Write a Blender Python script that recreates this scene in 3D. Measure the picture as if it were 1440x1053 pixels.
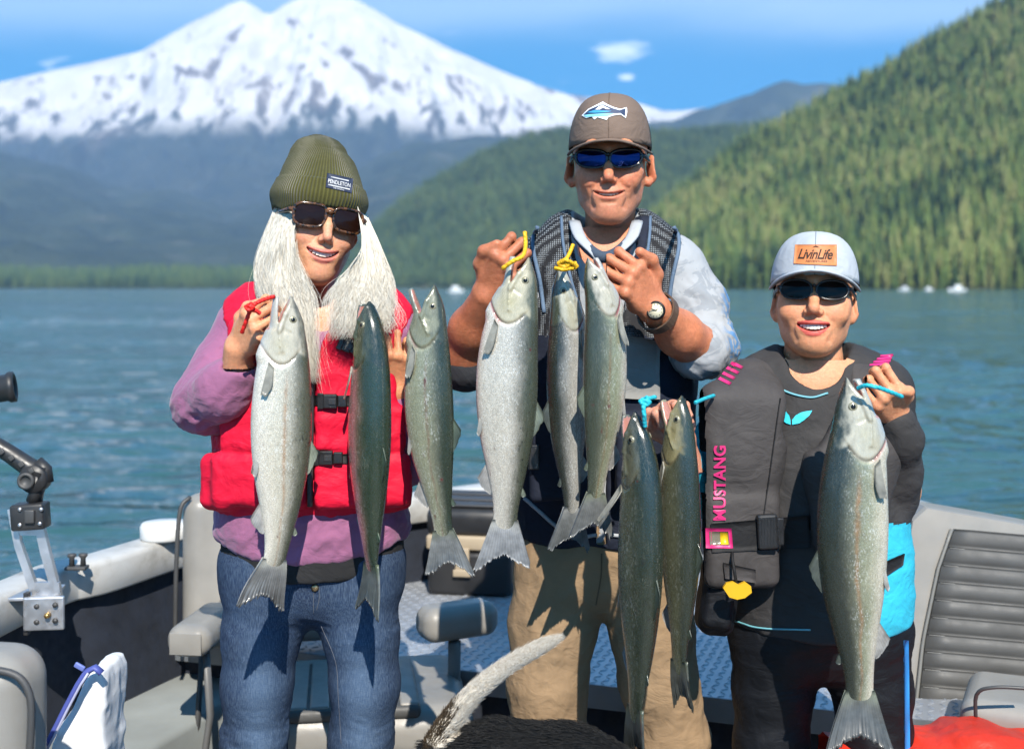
import bpy, bmesh, math, random
import numpy as np
from mathutils import Vector, Matrix
from mathutils.bvhtree import BVHTree

for o in list(bpy.data.objects): bpy.data.objects.remove(o)
SC = bpy.context.scene
COL = SC.collection
R = math.radians
random.seed(7); RNG = np.random.default_rng(11)

# ------------------------------------------------------------------ camera
FPX, CX, HY, CZ = 1750.0, 720.0, 405.0, 1.36     # focal length in pixels of a 1440 frame, horizon row, eye height
def P(px, py, Y):
    return np.array([(px - CX) * Y / FPX, Y, CZ - (py - HY) * Y / FPX])
cam = bpy.data.cameras.new('camera'); camo = bpy.data.objects.new('camera', cam); COL.objects.link(camo)
camo.location = (0, 0, CZ); camo.rotation_euler = (R(90), 0, 0)
cam.sensor_width = 36; cam.lens = 36 * FPX / 1440; cam.shift_y = -(526.5 - HY) / 1440
cam.clip_start = 0.05; cam.clip_end = 60000
cam.dof.use_dof = True; cam.dof.focus_distance = 2.42; cam.dof.aperture_fstop = 3.4
SC.camera = camo

# ------------------------------------------------------------------ light
EL, AZ = R(42), R(9)                             # sun behind the photographer, a little to the right
SUN = Vector((math.sin(AZ) * math.cos(EL), -math.cos(AZ) * math.cos(EL), math.sin(EL)))
sl = bpy.data.lights.new('sun', 'SUN'); sl.energy = 5.0; sl.angle = R(0.5); sl.color = (1, .935, .84)
so = bpy.data.objects.new('sun', sl); COL.objects.link(so); so.rotation_euler = SUN.to_track_quat('Z', 'Y').to_euler()
W = bpy.data.worlds.new('World'); SC.world = W; W.use_nodes = True
nt = W.node_tree; N = nt.nodes; L = nt.links; N.clear()
wout = N.new('ShaderNodeOutputWorld'); wbg = N.new('ShaderNodeBackground'); L.new(wbg.outputs[0], wout.inputs[0])
tc = N.new('ShaderNodeTexCoord')
lift = N.new('ShaderNodeVectorMath'); lift.operation = 'MULTIPLY_ADD'
L.new(tc.outputs['Generated'], lift.inputs[0]); lift.inputs[1].default_value = (1, 1, 1.0); lift.inputs[2].default_value = (0, 0, .30)
sky = N.new('ShaderNodeTexSky'); sky.sky_type = 'NISHITA'; sky.sun_disc = False
sky.sun_elevation = EL; sky.sun_rotation = math.pi - AZ; sky.altitude = 500; sky.air_density = 1.0; sky.dust_density = 0.2; sky.ozone_density = 3.0
L.new(lift.outputs[0], sky.inputs[0])
hs = N.new('ShaderNodeHueSaturation'); hs.inputs['Saturation'].default_value = 1.62; hs.inputs['Value'].default_value = 1.5; hs.inputs['Hue'].default_value = .480
L.new(sky.outputs[0], hs.inputs['Color'])
# thin high cloud, streaked along one direction, over the whole sky
sep = N.new('ShaderNodeSeparateXYZ'); L.new(tc.outputs['Generated'], sep.inputs[0])
def wmath(op, a, b):
    m = N.new('ShaderNodeMath'); m.operation = op
    for i, v in enumerate((a, b)):
        if isinstance(v, (int, float)): m.inputs[i].default_value = v
        elif v is not None: L.new(v, m.inputs[i])
    return m.outputs[0]
den = wmath('ADD', wmath('MAXIMUM', sep.outputs[2], 0.0), .06)
cx = wmath('DIVIDE', sep.outputs[0], den); cy = wmath('DIVIDE', sep.outputs[1], den)
cmb = N.new('ShaderNodeCombineXYZ'); L.new(cx, cmb.inputs[0]); L.new(cy, cmb.inputs[1])
def cloud(scale, mapping, lo, hi, detail=6, rough=.6, dist=.6):
    mp = N.new('ShaderNodeMapping'); L.new(cmb.outputs[0], mp.inputs[0]); mp.inputs['Scale'].default_value = mapping[0]; mp.inputs['Location'].default_value = mapping[1]; mp.inputs['Rotation'].default_value = (0, 0, mapping[2])
    nz = N.new('ShaderNodeTexNoise'); L.new(mp.outputs[0], nz.inputs[0]); nz.inputs['Scale'].default_value = scale; nz.inputs['Detail'].default_value = detail; nz.inputs['Roughness'].default_value = rough; nz.inputs['Distortion'].default_value = dist
    mr = N.new('ShaderNodeMapRange'); mr.interpolation_type = 'SMOOTHSTEP'; L.new(nz.outputs[0], mr.inputs[0]); mr.inputs[1].default_value = lo; mr.inputs[2].default_value = hi
    return mr.outputs[0]
c1 = cloud(.55, ((.22, .55, 1), (1.3, .35, 0), .10), .47, .80, 7, .62, 1.2)
c2 = cloud(3.4, ((.6, 1.0, 1), (4.2, 7.0, 0), 0), .66, .74, 4)
n0 = N.new('ShaderNodeTexNoise'); n0.inputs['Scale'].default_value = .8; n0.inputs['Detail'].default_value = 5; L.new(cmb.outputs[0], n0.inputs[0])
ph = wmath('ADD', wmath('MULTIPLY', wmath('SUBTRACT', cy, 3.42), 2 * math.pi / 2.1), wmath('MULTIPLY', wmath('SUBTRACT', n0.outputs[0], .5), 2.2))
band = wmath('MULTIPLY', wmath('POWER', wmath('ADD', .5, wmath('MULTIPLY', wmath('COSINE', ph, None), .5)), 4.0), wmath('ADD', .36, wmath('MULTIPLY', c1, 1.0)))
def puff(px, py, rx, ry):
    d = Vector(((px - CX) / FPX, 1, (HY - py) / FPX)).normalized(); k = max(d.z, 0) + .06; a = wmath('DIVIDE', wmath('SUBTRACT', cx, d.x / k), rx); b = wmath('DIVIDE', wmath('SUBTRACT', cy, d.y / k), ry)
    n1 = N.new('ShaderNodeTexNoise'); n1.inputs['Scale'].default_value = 14; n1.inputs['Detail'].default_value = 5; L.new(cmb.outputs[0], n1.inputs[0])
    r2 = wmath('ADD', wmath('ADD', wmath('MULTIPLY', a, a), wmath('MULTIPLY', b, b)), wmath('MULTIPLY', wmath('SUBTRACT', n1.outputs[0], .5), 2.4))
    return wmath('MULTIPLY', wmath('MINIMUM', wmath('MAXIMUM', wmath('SUBTRACT', 1.0, r2), 0.0), 1.0), .9)
cl = wmath('MAXIMUM', wmath('MINIMUM', band, .75), wmath('MULTIPLY', c2, .5))
cl = wmath('MAXIMUM', cl, wmath('MAXIMUM', puff(872, 73, .10, .16), puff(880, 110, .035, .07)))
cl = wmath('MAXIMUM', cl, wmath('MULTIPLY', c1, .30))
mixc = N.new('ShaderNodeMix'); mixc.data_type = 'RGBA'; L.new(cl, mixc.inputs[0]); L.new(hs.outputs[0], mixc.inputs[6]); mixc.inputs[7].default_value = (7.8, 8.9, 9.6, 1)
L.new(mixc.outputs[2], wbg.inputs[0]); wbg.inputs[1].default_value = .092

VS = SC.view_settings; VS.view_transform = 'Standard'; VS.look = 'None'; VS.exposure = 1.04; VS.gamma = 1.0; VS.use_curve_mapping = False
CY = SC.cycles; CY.use_denoising = True; CY.use_adaptive_sampling = True; CY.adaptive_threshold = .02; CY.max_bounces = 5; CY.diffuse_bounces = 2; CY.glossy_bounces = 2; CY.transmission_bounces = 4; CY.volume_bounces = 0; CY.transparent_max_bounces = 6
CY.caustics_reflective = False; CY.caustics_refractive = False; CY.sample_clamp_indirect = 6

# ------------------------------------------------------------------ helpers: numbers
def sstep(a, b, x):
    t = np.clip((x - a) / (b - a), 0, 1); return t * t * (3 - 2 * t)
_TAB = np.random.default_rng(5).random((64, 64, 64)).astype(np.float32)
def vnoise(p, freq=1.0, seed=0):
    q = np.asarray(p, np.float64) * freq + seed * 17.31
    i = np.floor(q).astype(np.int64); f = q - i; f = f * f * (3 - 2 * f)
    i &= 63; j = (i + 1) & 63
    x0, y0, z0 = i[..., 0], i[..., 1], i[..., 2]; x1, y1, z1 = j[..., 0], j[..., 1], j[..., 2]
    fx, fy, fz = f[..., 0], f[..., 1], f[..., 2]
    c00 = _TAB[x0, y0, z0] * (1 - fx) + _TAB[x1, y0, z0] * fx; c10 = _TAB[x0, y1, z0] * (1 - fx) + _TAB[x1, y1, z0] * fx
    c01 = _TAB[x0, y0, z1] * (1 - fx) + _TAB[x1, y0, z1] * fx; c11 = _TAB[x0, y1, z1] * (1 - fx) + _TAB[x1, y1, z1] * fx
    return (c00 * (1 - fy) + c10 * fy) * (1 - fz) + (c01 * (1 - fy) + c11 * fy) * fz
def fbm(p, freq=1.0, oct=4, seed=0, gain=.5):
    s = 0; a = 1; t = 0
    for k in range(oct):
        s = s + a * vnoise(p, freq * 2 ** k, seed + k); t += a; a *= gain
    return s / t
def ridged(p, freq=1.0, oct=4, seed=0, gain=.5):
    s = 0; a = 1; t = 0
    for k in range(oct):
        s = s + a * (1 - np.abs(2 * vnoise(p, freq * 2 ** k, seed + k) - 1)); t += a; a *= gain
    return s / t
def pmix(a, b, t):
    t = np.asarray(t)[..., None]; return np.asarray(a) * (1 - t) + np.asarray(b) * t
def interp(x, pts):
    pts = np.array(pts, float); return np.interp(x, pts[:, 0], pts[:, 1])
def sinterp(x, pts):
    """smooth (Catmull-Rom like) interpolation"""
    pts = np.array(pts, float); xs, ys = pts[:, 0], pts[:, 1]
    m = np.gradient(ys, xs); x = np.clip(x, xs[0], xs[-1]); i = np.clip(np.searchsorted(xs, x) - 1, 0, len(xs) - 2)
    h = xs[i + 1] - xs[i]; t = (x - xs[i]) / h
    return (2*t**3-3*t**2+1)*ys[i] + (t**3-2*t**2+t)*h*m[i] + (-2*t**3+3*t**2)*ys[i+1] + (t**3-t**2)*h*m[i+1]
def rot(ax, deg): return np.array(Matrix.Rotation(R(deg), 3, ax))

# ------------------------------------------------------------------ helpers: meshes
def mk(name, V, Fc, mat=None, parent=None, smooth=True, attrs=None, **props):
    V = np.asarray(V, np.float32).reshape(-1, 3); me = bpy.data.meshes.new(name)
    if isinstance(Fc, np.ndarray) and Fc.ndim == 2:
        n, k = Fc.shape; me.vertices.add(len(V)); me.vertices.foreach_set('co', V.ravel())
        me.loops.add(n * k); me.loops.foreach_set('vertex_index', Fc.astype(np.int32).ravel())
        me.polygons.add(n); me.polygons.foreach_set('loop_start', (np.arange(n) * k).astype(np.int32))
        me.update(calc_edges=True)
    else:
        me.from_pydata([tuple(v) for v in V.tolist()], [], [tuple(int(q) for q in f) for f in Fc])
    if smooth: me.polygons.foreach_set('use_smooth', np.ones(len(me.polygons), bool))
    for an, av in (attrs or {}).items():
        av = np.asarray(av, np.float32)
        if av.ndim == 1: a = me.attributes.new(an, 'FLOAT', 'POINT'); a.data.foreach_set('value', av)
        else:
            a = me.attributes.new(an, 'FLOAT_VECTOR', 'POINT'); a.data.foreach_set('vector', av.ravel())
    if mat: me.materials.append(mat)
    o = bpy.data.objects.new(name, me); COL.objects.link(o)
    if parent is not None: o.parent = parent
    for k_, v_ in props.items(): o[k_] = v_
    return o
def empty(name, loc=(0, 0, 0), **props):
    o = bpy.data.objects.new(name, None); COL.objects.link(o); o.location = loc
    for k_, v_ in props.items(): o[k_] = v_
    return o
def join(*parts):
    """[(V,F),...] with equal face size -> one (V,F)"""
    vs, fs, n = [], [], 0
    for v, f in parts:
        vs.append(np.asarray(v, float)); fs.append(np.asarray(f) + n); n += len(v)
    return np.concatenate(vs), np.concatenate(fs)
def box(c, s, rotm=None, bev=0.0):
    """bevelled box as (V, list of faces)"""
    bm = bmesh.new(); bmesh.ops.create_cube(bm, size=1)
    for v in bm.verts: v.co = Vector((v.co.x * s[0], v.co.y * s[1], v.co.z * s[2]))
    if bev: bmesh.ops.bevel(bm, geom=bm.edges[:], offset=bev, segments=3, affect='EDGES', profile=.5)
    V = np.array([v.co[:] for v in bm.verts]); bm.verts.index_update(); Fc = [[v.index for v in f.verts] for f in bm.faces]; bm.free()
    if rotm is not None: V = V @ np.asarray(rotm).T
    return V + np.asarray(c), Fc
def joinl(*parts):
    vs, fs, n = [], [], 0
    for v, f in parts:
        vs.append(np.asarray(v, float)); fs += [[q + n for q in g] for g in f]; n += len(v)
    return np.concatenate(vs), fs
def tube(pts, r, seg=8, cap=True, flat=None):
    """tube along points; r scalar or list -> (V, faces list)"""
    pts = np.asarray(pts, float); n = len(pts); r = np.broadcast_to(np.asarray(r, float), (n,))
    T = np.gradient(pts, axis=0); T /= np.linalg.norm(T, axis=1)[:, None] + 1e-12
    up = np.array([0, 0, 1.]) if abs(T[0][2]) < .9 else np.array([1., 0, 0])
    Nn = np.cross(T[0], up); Nn /= np.linalg.norm(Nn); V = []
    for i in range(n):
        Nn = Nn - T[i] * np.dot(Nn, T[i]); Nn /= np.linalg.norm(Nn); B = np.cross(T[i], Nn)
        for k in range(seg):
            a = 2 * math.pi * k / seg
            V.append(pts[i] + r[i] * (math.cos(a) * Nn + math.sin(a) * B * (flat or 1)))
    Fc = [[i*seg+k, i*seg+(k+1) % seg, (i+1)*seg+(k+1) % seg, (i+1)*seg+k] for i in range(n-1) for k in range(seg)]
    if cap: Fc += [list(range(seg))[::-1], list(range((n-1)*seg, n*seg))]
    return np.array(V), Fc
def bez(pts, n=24):
    """smooth curve through control points"""
    pts = np.asarray(pts, float); t = np.arange(len(pts)); tt = np.linspace(0, len(pts) - 1, n)
    return np.stack([sinterp(tt, np.stack([t, pts[:, k]], 1)) for k in range(3)], 1)
def lathe(prof, seg=24, c=(0, 0, 0), rotm=None):
    prof = np.asarray(prof, float); n = len(prof); V = []
    for r_, z_ in prof:
        for k in range(seg):
            a = 2 * math.pi * k / seg; V.append((r_ * math.cos(a), r_ * math.sin(a), z_))
    V = np.array(V); Fc = [[i*seg+k, i*seg+(k+1) % seg, (i+1)*seg+(k+1) % seg, (i+1)*seg+k] for i in range(n-1) for k in range(seg)]
    Fc += [list(range(seg))[::-1], list(range((n-1)*seg, n*seg))]
    if rotm is not None: V = V @ np.asarray(rotm).T
    return V + np.asarray(c), Fc
def grid_faces(nu, nv, wrap=False):
    i, j = np.meshgrid(np.arange(nu - 1), np.arange(nv if wrap else nv - 1), indexing='ij'); j2 = (j + 1) % nv
    return np.stack([i*nv+j, (i+1)*nv+j, (i+1)*nv+j2, i*nv+j2], -1).reshape(-1, 4)
def slab(pts2, y0, y1, axes=(0, 2, 1)):
    """extrude a closed outline: pts2 in two axes, from y0 to y1 along the third"""
    n = len(pts2); V = np.zeros((2 * n, 3))
    for i, (a, b) in enumerate(pts2):
        V[i, axes[0]] = a; V[i, axes[1]] = b; V[i, axes[2]] = y0
        V[n+i, axes[0]] = a; V[n+i, axes[1]] = b; V[n+i, axes[2]] = y1
    return V, [list(range(n)), list(range(2*n-1, n-1, -1))] + [[i, n+i, n+(i+1) % n, (i+1) % n] for i in range(n)]

# ------------------------------------------------------------------ helpers: signed-distance modelling
class SDF:
    def __init__(s, lo, hi, h):
        s.lo = np.asarray(lo, float); s.h = h; s.n = np.ceil((np.asarray(hi) - s.lo) / h).astype(int) + 1
        s.d = np.full(s.n, .5, np.float32)
        s.ax = [s.lo[k] + h * np.arange(s.n[k]) for k in range(3)]
    def win(s, lo, hi):
        a = np.clip(np.floor((np.asarray(lo) - s.lo) / s.h).astype(int), 0, s.n); b = np.clip(np.ceil((np.asarray(hi) - s.lo) / s.h).astype(int) + 1, 0, s.n)
        sl_ = tuple(slice(a[k], b[k]) for k in range(3))
        return sl_, s.ax[0][sl_[0]][:, None, None], s.ax[1][sl_[1]][None, :, None], s.ax[2][sl_[2]][None, None, :]
    def put(s, fn, lo, hi, k=.01, mode='+'):
        m = k + 3 * s.h; sl_, X, Y, Z = s.win(np.asarray(lo) - m, np.asarray(hi) + m)
        if 0 in s.d[sl_].shape: return s
        b = fn(X, Y, Z).astype(np.float32); a = s.d[sl_]
        if mode == '-': b = -b
        k = max(k, 1e-6); h_ = np.maximum(k - np.abs(a - b), 0) / k
        s.d[sl_] = np.minimum(a, b) - h_ * h_ * k * .25 if mode == '+' else np.maximum(a, b) + h_ * h_ * k * .25
        return s
    def cut(s, fn, k=.008):
        """remove where fn(x,y,z) > 0, over the whole grid"""
        b = np.broadcast_to(fn(s.ax[0][:, None, None], s.ax[1][None, :, None], s.ax[2][None, None, :]), s.d.shape).astype(np.float32)
        h_ = np.maximum(k - np.abs(s.d - b), 0) / k; s.d = np.maximum(s.d, b) + h_ * h_ * k * .25
        return s
    def ell(s, c, r, k=.01, mode='+', M=None):
        c = np.asarray(c, float); r = np.broadcast_to(np.asarray(r, float), (3,)); mr = r.max() if M is not None else r
        def fn(X, Y, Z):
            x, y, z = X - c[0], Y - c[1], Z - c[2]
            if M is not None:
                x, y, z = M[0][0]*x+M[1][0]*y+M[2][0]*z, M[0][1]*x+M[1][1]*y+M[2][1]*z, M[0][2]*x+M[1][2]*y+M[2][2]*z
            k0 = np.sqrt((x/r[0])**2 + (y/r[1])**2 + (z/r[2])**2); k1 = np.sqrt((x/r[0]**2)**2 + (y/r[1]**2)**2 + (z/r[2]**2)**2) + 1e-9
            return k0 * (k0 - 1) / k1
        return s.put(fn, c - mr, c + mr, k, mode)
    def cap(s, a, b, ra, rb=None, k=.01, mode='+', flat=(1, 1, 1)):
        a = np.asarray(a, float); b = np.asarray(b, float); rb = ra if rb is None else rb; q = np.asarray(flat, float)
        A = a / q; Bv = b / q - A; L2 = max((Bv**2).sum(), 1e-12)
        def fn(X, Y, Z):
            x, y, z = X / q[0] - A[0], Y / q[1] - A[1], Z / q[2] - A[2]
            t = np.clip((x*Bv[0] + y*Bv[1] + z*Bv[2]) / L2, 0, 1)
            return (np.sqrt((x-t*Bv[0])**2 + (y-t*Bv[1])**2 + (z-t*Bv[2])**2) - (ra + (rb-ra)*t)) * q.min()
        m = max(ra, rb) * q
        return s.put(fn, np.minimum(a, b) - m, np.maximum(a, b) + m, k, mode)
    def chain(s, pts, rs, k=.01, mode='+', flat=(1, 1, 1)):
        rs = np.broadcast_to(np.asarray(rs, float), (len(pts),))
        for i in range(len(pts) - 1): s.cap(pts[i], pts[i+1], rs[i], rs[i+1], k, mode, flat)
        return s
    def box(s, c, hs_, r=.005, k=.005, mode='+', M=None):
        c = np.asarray(c, float); hs_ = np.asarray(hs_, float)
        def fn(X, Y, Z):
            x, y, z = X - c[0], Y - c[1], Z - c[2]
            if M is not None:
                x, y, z = M[0][0]*x+M[1][0]*y+M[2][0]*z, M[0][1]*x+M[1][1]*y+M[2][1]*z, M[0][2]*x+M[1][2]*y+M[2][2]*z
            x, y, z = np.abs(x)-hs_[0]+r, np.abs(y)-hs_[1]+r, np.abs(z)-hs_[2]+r
            return np.sqrt(np.maximum(x, 0)**2+np.maximum(y, 0)**2+np.maximum(z, 0)**2) + np.minimum(np.maximum(x, np.maximum(y, z)), 0) - r
        m = np.full(3, np.linalg.norm(hs_)) if M is not None else hs_
        return s.put(fn, c - m, c + m, k, mode)
    def mesh(s, smooth=1):
        d = s.d; ins = d < 0; n = np.array(d.shape)
        sm = sum(ins[i:n[0]-1+i, j:n[1]-1+j, k:n[2]-1+k].astype(np.int8) for i in (0, 1) for j in (0, 1) for k in (0, 1))
        act = (sm > 0) & (sm < 8); idx = np.full(act.shape, -1, np.int64); I = np.argwhere(act); idx[act] = np.arange(len(I))
        acc = np.zeros((len(I), 3)); cnt = np.zeros(len(I))
        corners = [(i, j, k) for i in (0, 1) for j in (0, 1) for k in (0, 1)]
        val = {c: d[I[:, 0]+c[0], I[:, 1]+c[1], I[:, 2]+c[2]].astype(float) for c in corners}
        for c in corners:
            for a in range(3):
                if c[a] == 0:
                    e = list(c); e[a] = 1; v0, v1 = val[c], val[tuple(e)]; x = (v0 < 0) != (v1 < 0)
                    t = np.where(x, v0 / np.where(x, v0 - v1, 1), 0); p = np.array(c, float)[None].repeat(len(I), 0); p[:, a] = t
                    acc[x] += p[x]; cnt[x] += 1
        V = (I + acc / cnt[:, None]) * s.h + s.lo
        Fs = []
        for a in range(3):
            b, c = (a+1) % 3, (a+2) % 3
            s0 = [slice(1, None)] * 3; s1 = [slice(1, None)] * 3
            s0 = [slice(1, n[q]-1) for q in range(3)]; s1 = list(s0); s0[a] = slice(0, n[a]-1); s1[a] = slice(1, n[a])
            A, Bq = ins[tuple(s0)], ins[tuple(s1)]
            for flip, mask in ((0, A & ~Bq), (1, ~A & Bq)):
                J = np.argwhere(mask); J = J + np.array([0 if q == a else 1 for q in range(3)])
                if not len(J): continue
                def at(db, dc):
                    K = J.copy(); K[:, b] -= db; K[:, c] -= dc; return idx[K[:, 0], K[:, 1], K[:, 2]]
                q = np.stack([at(1, 1), at(0, 1), at(0, 0), at(1, 0)], 1); Fs.append(q[:, ::-1] if flip else q)
        Fc = np.concatenate(Fs)
        for _ in range(smooth): V = relax(V, Fc, .5)
        return V, Fc
def relax(V, Fc, w=.5):
    S = np.zeros_like(V); C = np.zeros(len(V)); k = Fc.shape[1]
    for a in range(k):
        for b in (1, k - 1):
            np.add.at(S, Fc[:, a], V[Fc[:, (a+b) % k]]); np.add.at(C, Fc[:, a], 1)
    C = np.maximum(C, 1)
    return V * (1 - w) + S / C[:, None] * w
def normals(V, Fc):
    a = V[Fc[:, 2]] - V[Fc[:, 0]]; b = V[Fc[:, -1]] - V[Fc[:, 1]]; n = np.cross(a, b); Nn = np.zeros_like(V)
    for k in range(Fc.shape[1]): np.add.at(Nn, Fc[:, k], n)
    return Nn / (np.linalg.norm(Nn, axis=1)[:, None] + 1e-12)

def wrinkle(V, Fc, amp, freq, sc=(1, 1, 1), seed=0, mask=1.0, M=None, gain=.5, oct=3):
    Nn = normals(V, Fc); q = V if M is None else V @ np.asarray(M)
    w = ridged(q * np.asarray(sc) + (fbm(q, freq * .7, 2, seed + 5)[:, None] - .5) * .06, freq, oct, seed, gain) - .66
    return V + Nn * (w * amp * mask)[:, None]
# ------------------------------------------------------------------ helpers: materials
class Mat:
    def __init__(s, name, color=(.5, .5, .5), rough=.6, metal=0., spec=.5, **kw):
        s.m = bpy.data.materials.new(name); s.m.use_nodes = True; s.nt = s.m.node_tree; s.N = s.nt.nodes; s.L = s.nt.links
        s.b = s.N['Principled BSDF']; s.out = s.N['Material Output']
        s.set(Base_Color=(*color, 1) if not hasattr(color, 'node') else color, Roughness=rough, Metallic=metal, **kw); s.b.inputs['Specular IOR Level'].default_value = spec
        s.bumps = None
    def set(s, **kw):
        for k, v in kw.items():
            i = s.b.inputs[k.replace('_', ' ')]
            if hasattr(v, 'node'): s.L.new(v, i)
            else: i.default_value = v
        return s
    def n(s, typ, ins=None, **kw):
        x = s.N.new('ShaderNode' + typ)
        for k, v in kw.items(): setattr(x, k, v)
        for k, v in (ins or {}).items():
            if hasattr(v, 'node'): s.L.new(v, x.inputs[k])
            else: x.inputs[k].default_value = v
        return x
    def attr(s, name, what='Vector'): return s.n('Attribute', attribute_name=name).outputs[what]
    def obj(s): return s.n('TexCoord').outputs['Object']
    def mp(s, vec, scale=(1, 1, 1), rot_=(0, 0, 0), loc=(0, 0, 0)):
        return s.n('Mapping', {0: vec, 'Scale': scale, 'Rotation': rot_, 'Location': loc}).outputs[0]
    def noise(s, scale, detail=3, vec=None, rough=.55, dist=0, out=0):
        i = {'Scale': scale, 'Detail': detail, 'Roughness': rough, 'Distortion': dist}
        if vec is None: vec = s.obj()
        i['Vector'] = vec
        return s.n('TexNoise', i).outputs[out]
    def math(s, op, a, b=0., c=0., clamp=False):
        return s.n('Math', {0: a, 1: b, 2: c}, operation=op, use_clamp=clamp).outputs[0]
    def ramp(s, fac, stops, interp_='LINEAR'):
        x = s.n('ValToRGB', {0: fac}); r = x.color_ramp; r.interpolation = interp_
        while len(r.elements) < len(stops): r.elements.new(.5)
        for e, (p, c) in zip(r.elements, stops): e.position = p; e.color = (*c, 1) if len(c) == 3 else c
        return x.outputs[0]
    def mix(s, fac, a, b, blend='MIX'):
        return s.n('Mix', {0: fac, 6: (*a, 1) if isinstance(a, tuple) and len(a) == 3 else a, 7: (*b, 1) if isinstance(b, tuple) and len(b) == 3 else b}, data_type='RGBA', blend_type=blend).outputs[2]
    def bump(s, h, strength=.3, dist=.002):
        i = {'Strength': strength, 'Distance': dist, 'Height': h}
        if s.bumps is not None: i['Normal'] = s.bumps
        s.bumps = s.n('Bump', i).outputs[0]; s.L.new(s.bumps, s.b.inputs['Normal']); return s
    def var(s, base, scale=6, amt=.25, detail=4, vec=None):
        """base colour (tuple or socket) varied by noise"""
        f = s.noise(scale, detail, vec); g = s.n('MapRange', {0: f, 1: .3, 2: .7, 3: 1 - amt, 4: 1 + amt}).outputs[0]
        c = s.n('VectorMath', {0: base if hasattr(base, 'node') else base, 1: s.n('CombineXYZ', {0: g, 1: g, 2: g}).outputs[0]}, operation='MULTIPLY').outputs[0]
        s.set(Base_Color=c); return s
def fabric(name, color, rough=.85, weave=900, wst=.25, var=.15, sheen=0., attr=False, vscale=9, bscale=40, bst=.25, bdist=.003):
    m = Mat(name, color if not attr else (.5, .5, .5), rough, spec=.25)
    m.var(m.attr('col') if attr else color, vscale, var)
    m.bump(m.noise(bscale, 4), bst, bdist)
    m.bump(m.noise(16, 3, m.mp(m.obj(), (1, 1, 1.5), (0, .5, 0)), .5, 2.2), .32, .010)
    if wst: m.bump(m.noise(weave, 2), wst, .0006)
    if sheen: m.set(Sheen_Weight=sheen)
    return m.m
def plain(name, color, rough=.5, metal=0., spec=.5, vs=8, va=.1, bs=60, bst=.1, **kw):
    m = Mat(name, color, rough, metal, spec, **kw); m.var(color, vs, va)
    m.set(Roughness=m.n('MapRange', {0: m.noise(vs * 2.3, 4), 1: .3, 2: .7, 3: max(0, rough - .12), 4: min(1, rough + .12)}).outputs[0])
    if bst: m.bump(m.noise(bs, 3), bst, .001)
    return m.m
# ================================================================== far setting
WZ = -0.12                                        # lake level
def tree_mesh(name, seed, h=1.0, wid=.16, layers=15, nb=9, droop=.35, base=.06):
    r = np.random.default_rng(seed); V, Fc = [], []
    for i in range(layers):
        t = i / (layers - 1); z = base + (1 - base) * (t ** .92) * h * .97
        rad = wid * (1 - t) ** .85 * (.8 + .4 * r.random()) + .008
        if t < .12: rad *= .75
        a0 = r.random() * 6.28
        for k in range(nb):
            a = a0 + 6.283 * (k + .5 * r.random()) / nb; rr = rad * (.65 + .6 * r.random()); w = rr * .42 + .006
            d = np.array([math.cos(a), math.sin(a), 0]); s_ = np.array([-d[1], d[0], 0]); b = len(V); dz = rr * droop
            V += [np.array([0, 0, z + .045]), d * rr * .55 + s_ * w + [0, 0, z - dz * .3], d * rr + [0, 0, z - dz], d * rr * .55 - s_ * w + [0, 0, z - dz * .3]]
            Fc += [[b, b+1, b+2, b+3]]
    return np.array(V), np.array(Fc)
def bark_mat():
    m = Mat('bark', (.09, .065, .045), .9); m.var((.09, .065, .045), 3, .3); return m.m
def needle_mat(name, cols):
    m = Mat(name, (.04, .07, .02), .75, spec=.2)
    rnd = m.n('ObjectInfo').outputs['Random']; geo = m.n('NewGeometry').outputs['Position']
    big = m.noise(.0065, 3, geo); f = m.math('ADD', m.math('MULTIPLY', rnd, .95), m.math('MULTIPLY', m.math('SUBTRACT', big, .44), 1.6))
    m.set(Base_Color=m.ramp(f, [(i / (len(cols) - 1), c) for i, c in enumerate(cols)]))
    m.set(Subsurface_Weight=0.0); return m.m
BARK = bark_mat()
NEEDLE = needle_mat('conifer_needles', [(.014, .034, .018), (.040, .078, .028), (.100, .158, .042), (.170, .215, .055), (.245, .255, .090)])
NEEDLE_FAR = needle_mat('far_conifer_needles', [(.026, .056, .028), (.044, .084, .036), (.074, .122, .044), (.110, .155, .052)])
protos = bpy.data.collections.new('tree_kinds')
def proto(i, V, Fc, mat):
    me = bpy.data.meshes.new('conifer_kind'); me.from_pydata(V.tolist(), [], Fc.tolist()); me.materials.append(mat)
    o = bpy.data.objects.new('conifer_kind', me); return o
KINDS = [tree_mesh('k', 1, wid=.13), tree_mesh('k', 2, wid=.17, droop=.5), tree_mesh('k', 3, wid=.11, layers=17, nb=8), tree_mesh('k', 4, wid=.20, layers=12, droop=.15, base=.12)]
PC = {}
for tag_, mat_ in (('near', NEEDLE), ('far', NEEDLE_FAR)):
    c_ = bpy.data.collections.new('tree_kinds_' + tag_); PC[tag_] = c_
    for i, (v_, f_) in enumerate(KINDS):
        c_.objects.link(proto(i, v_, f_, mat_))
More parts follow.
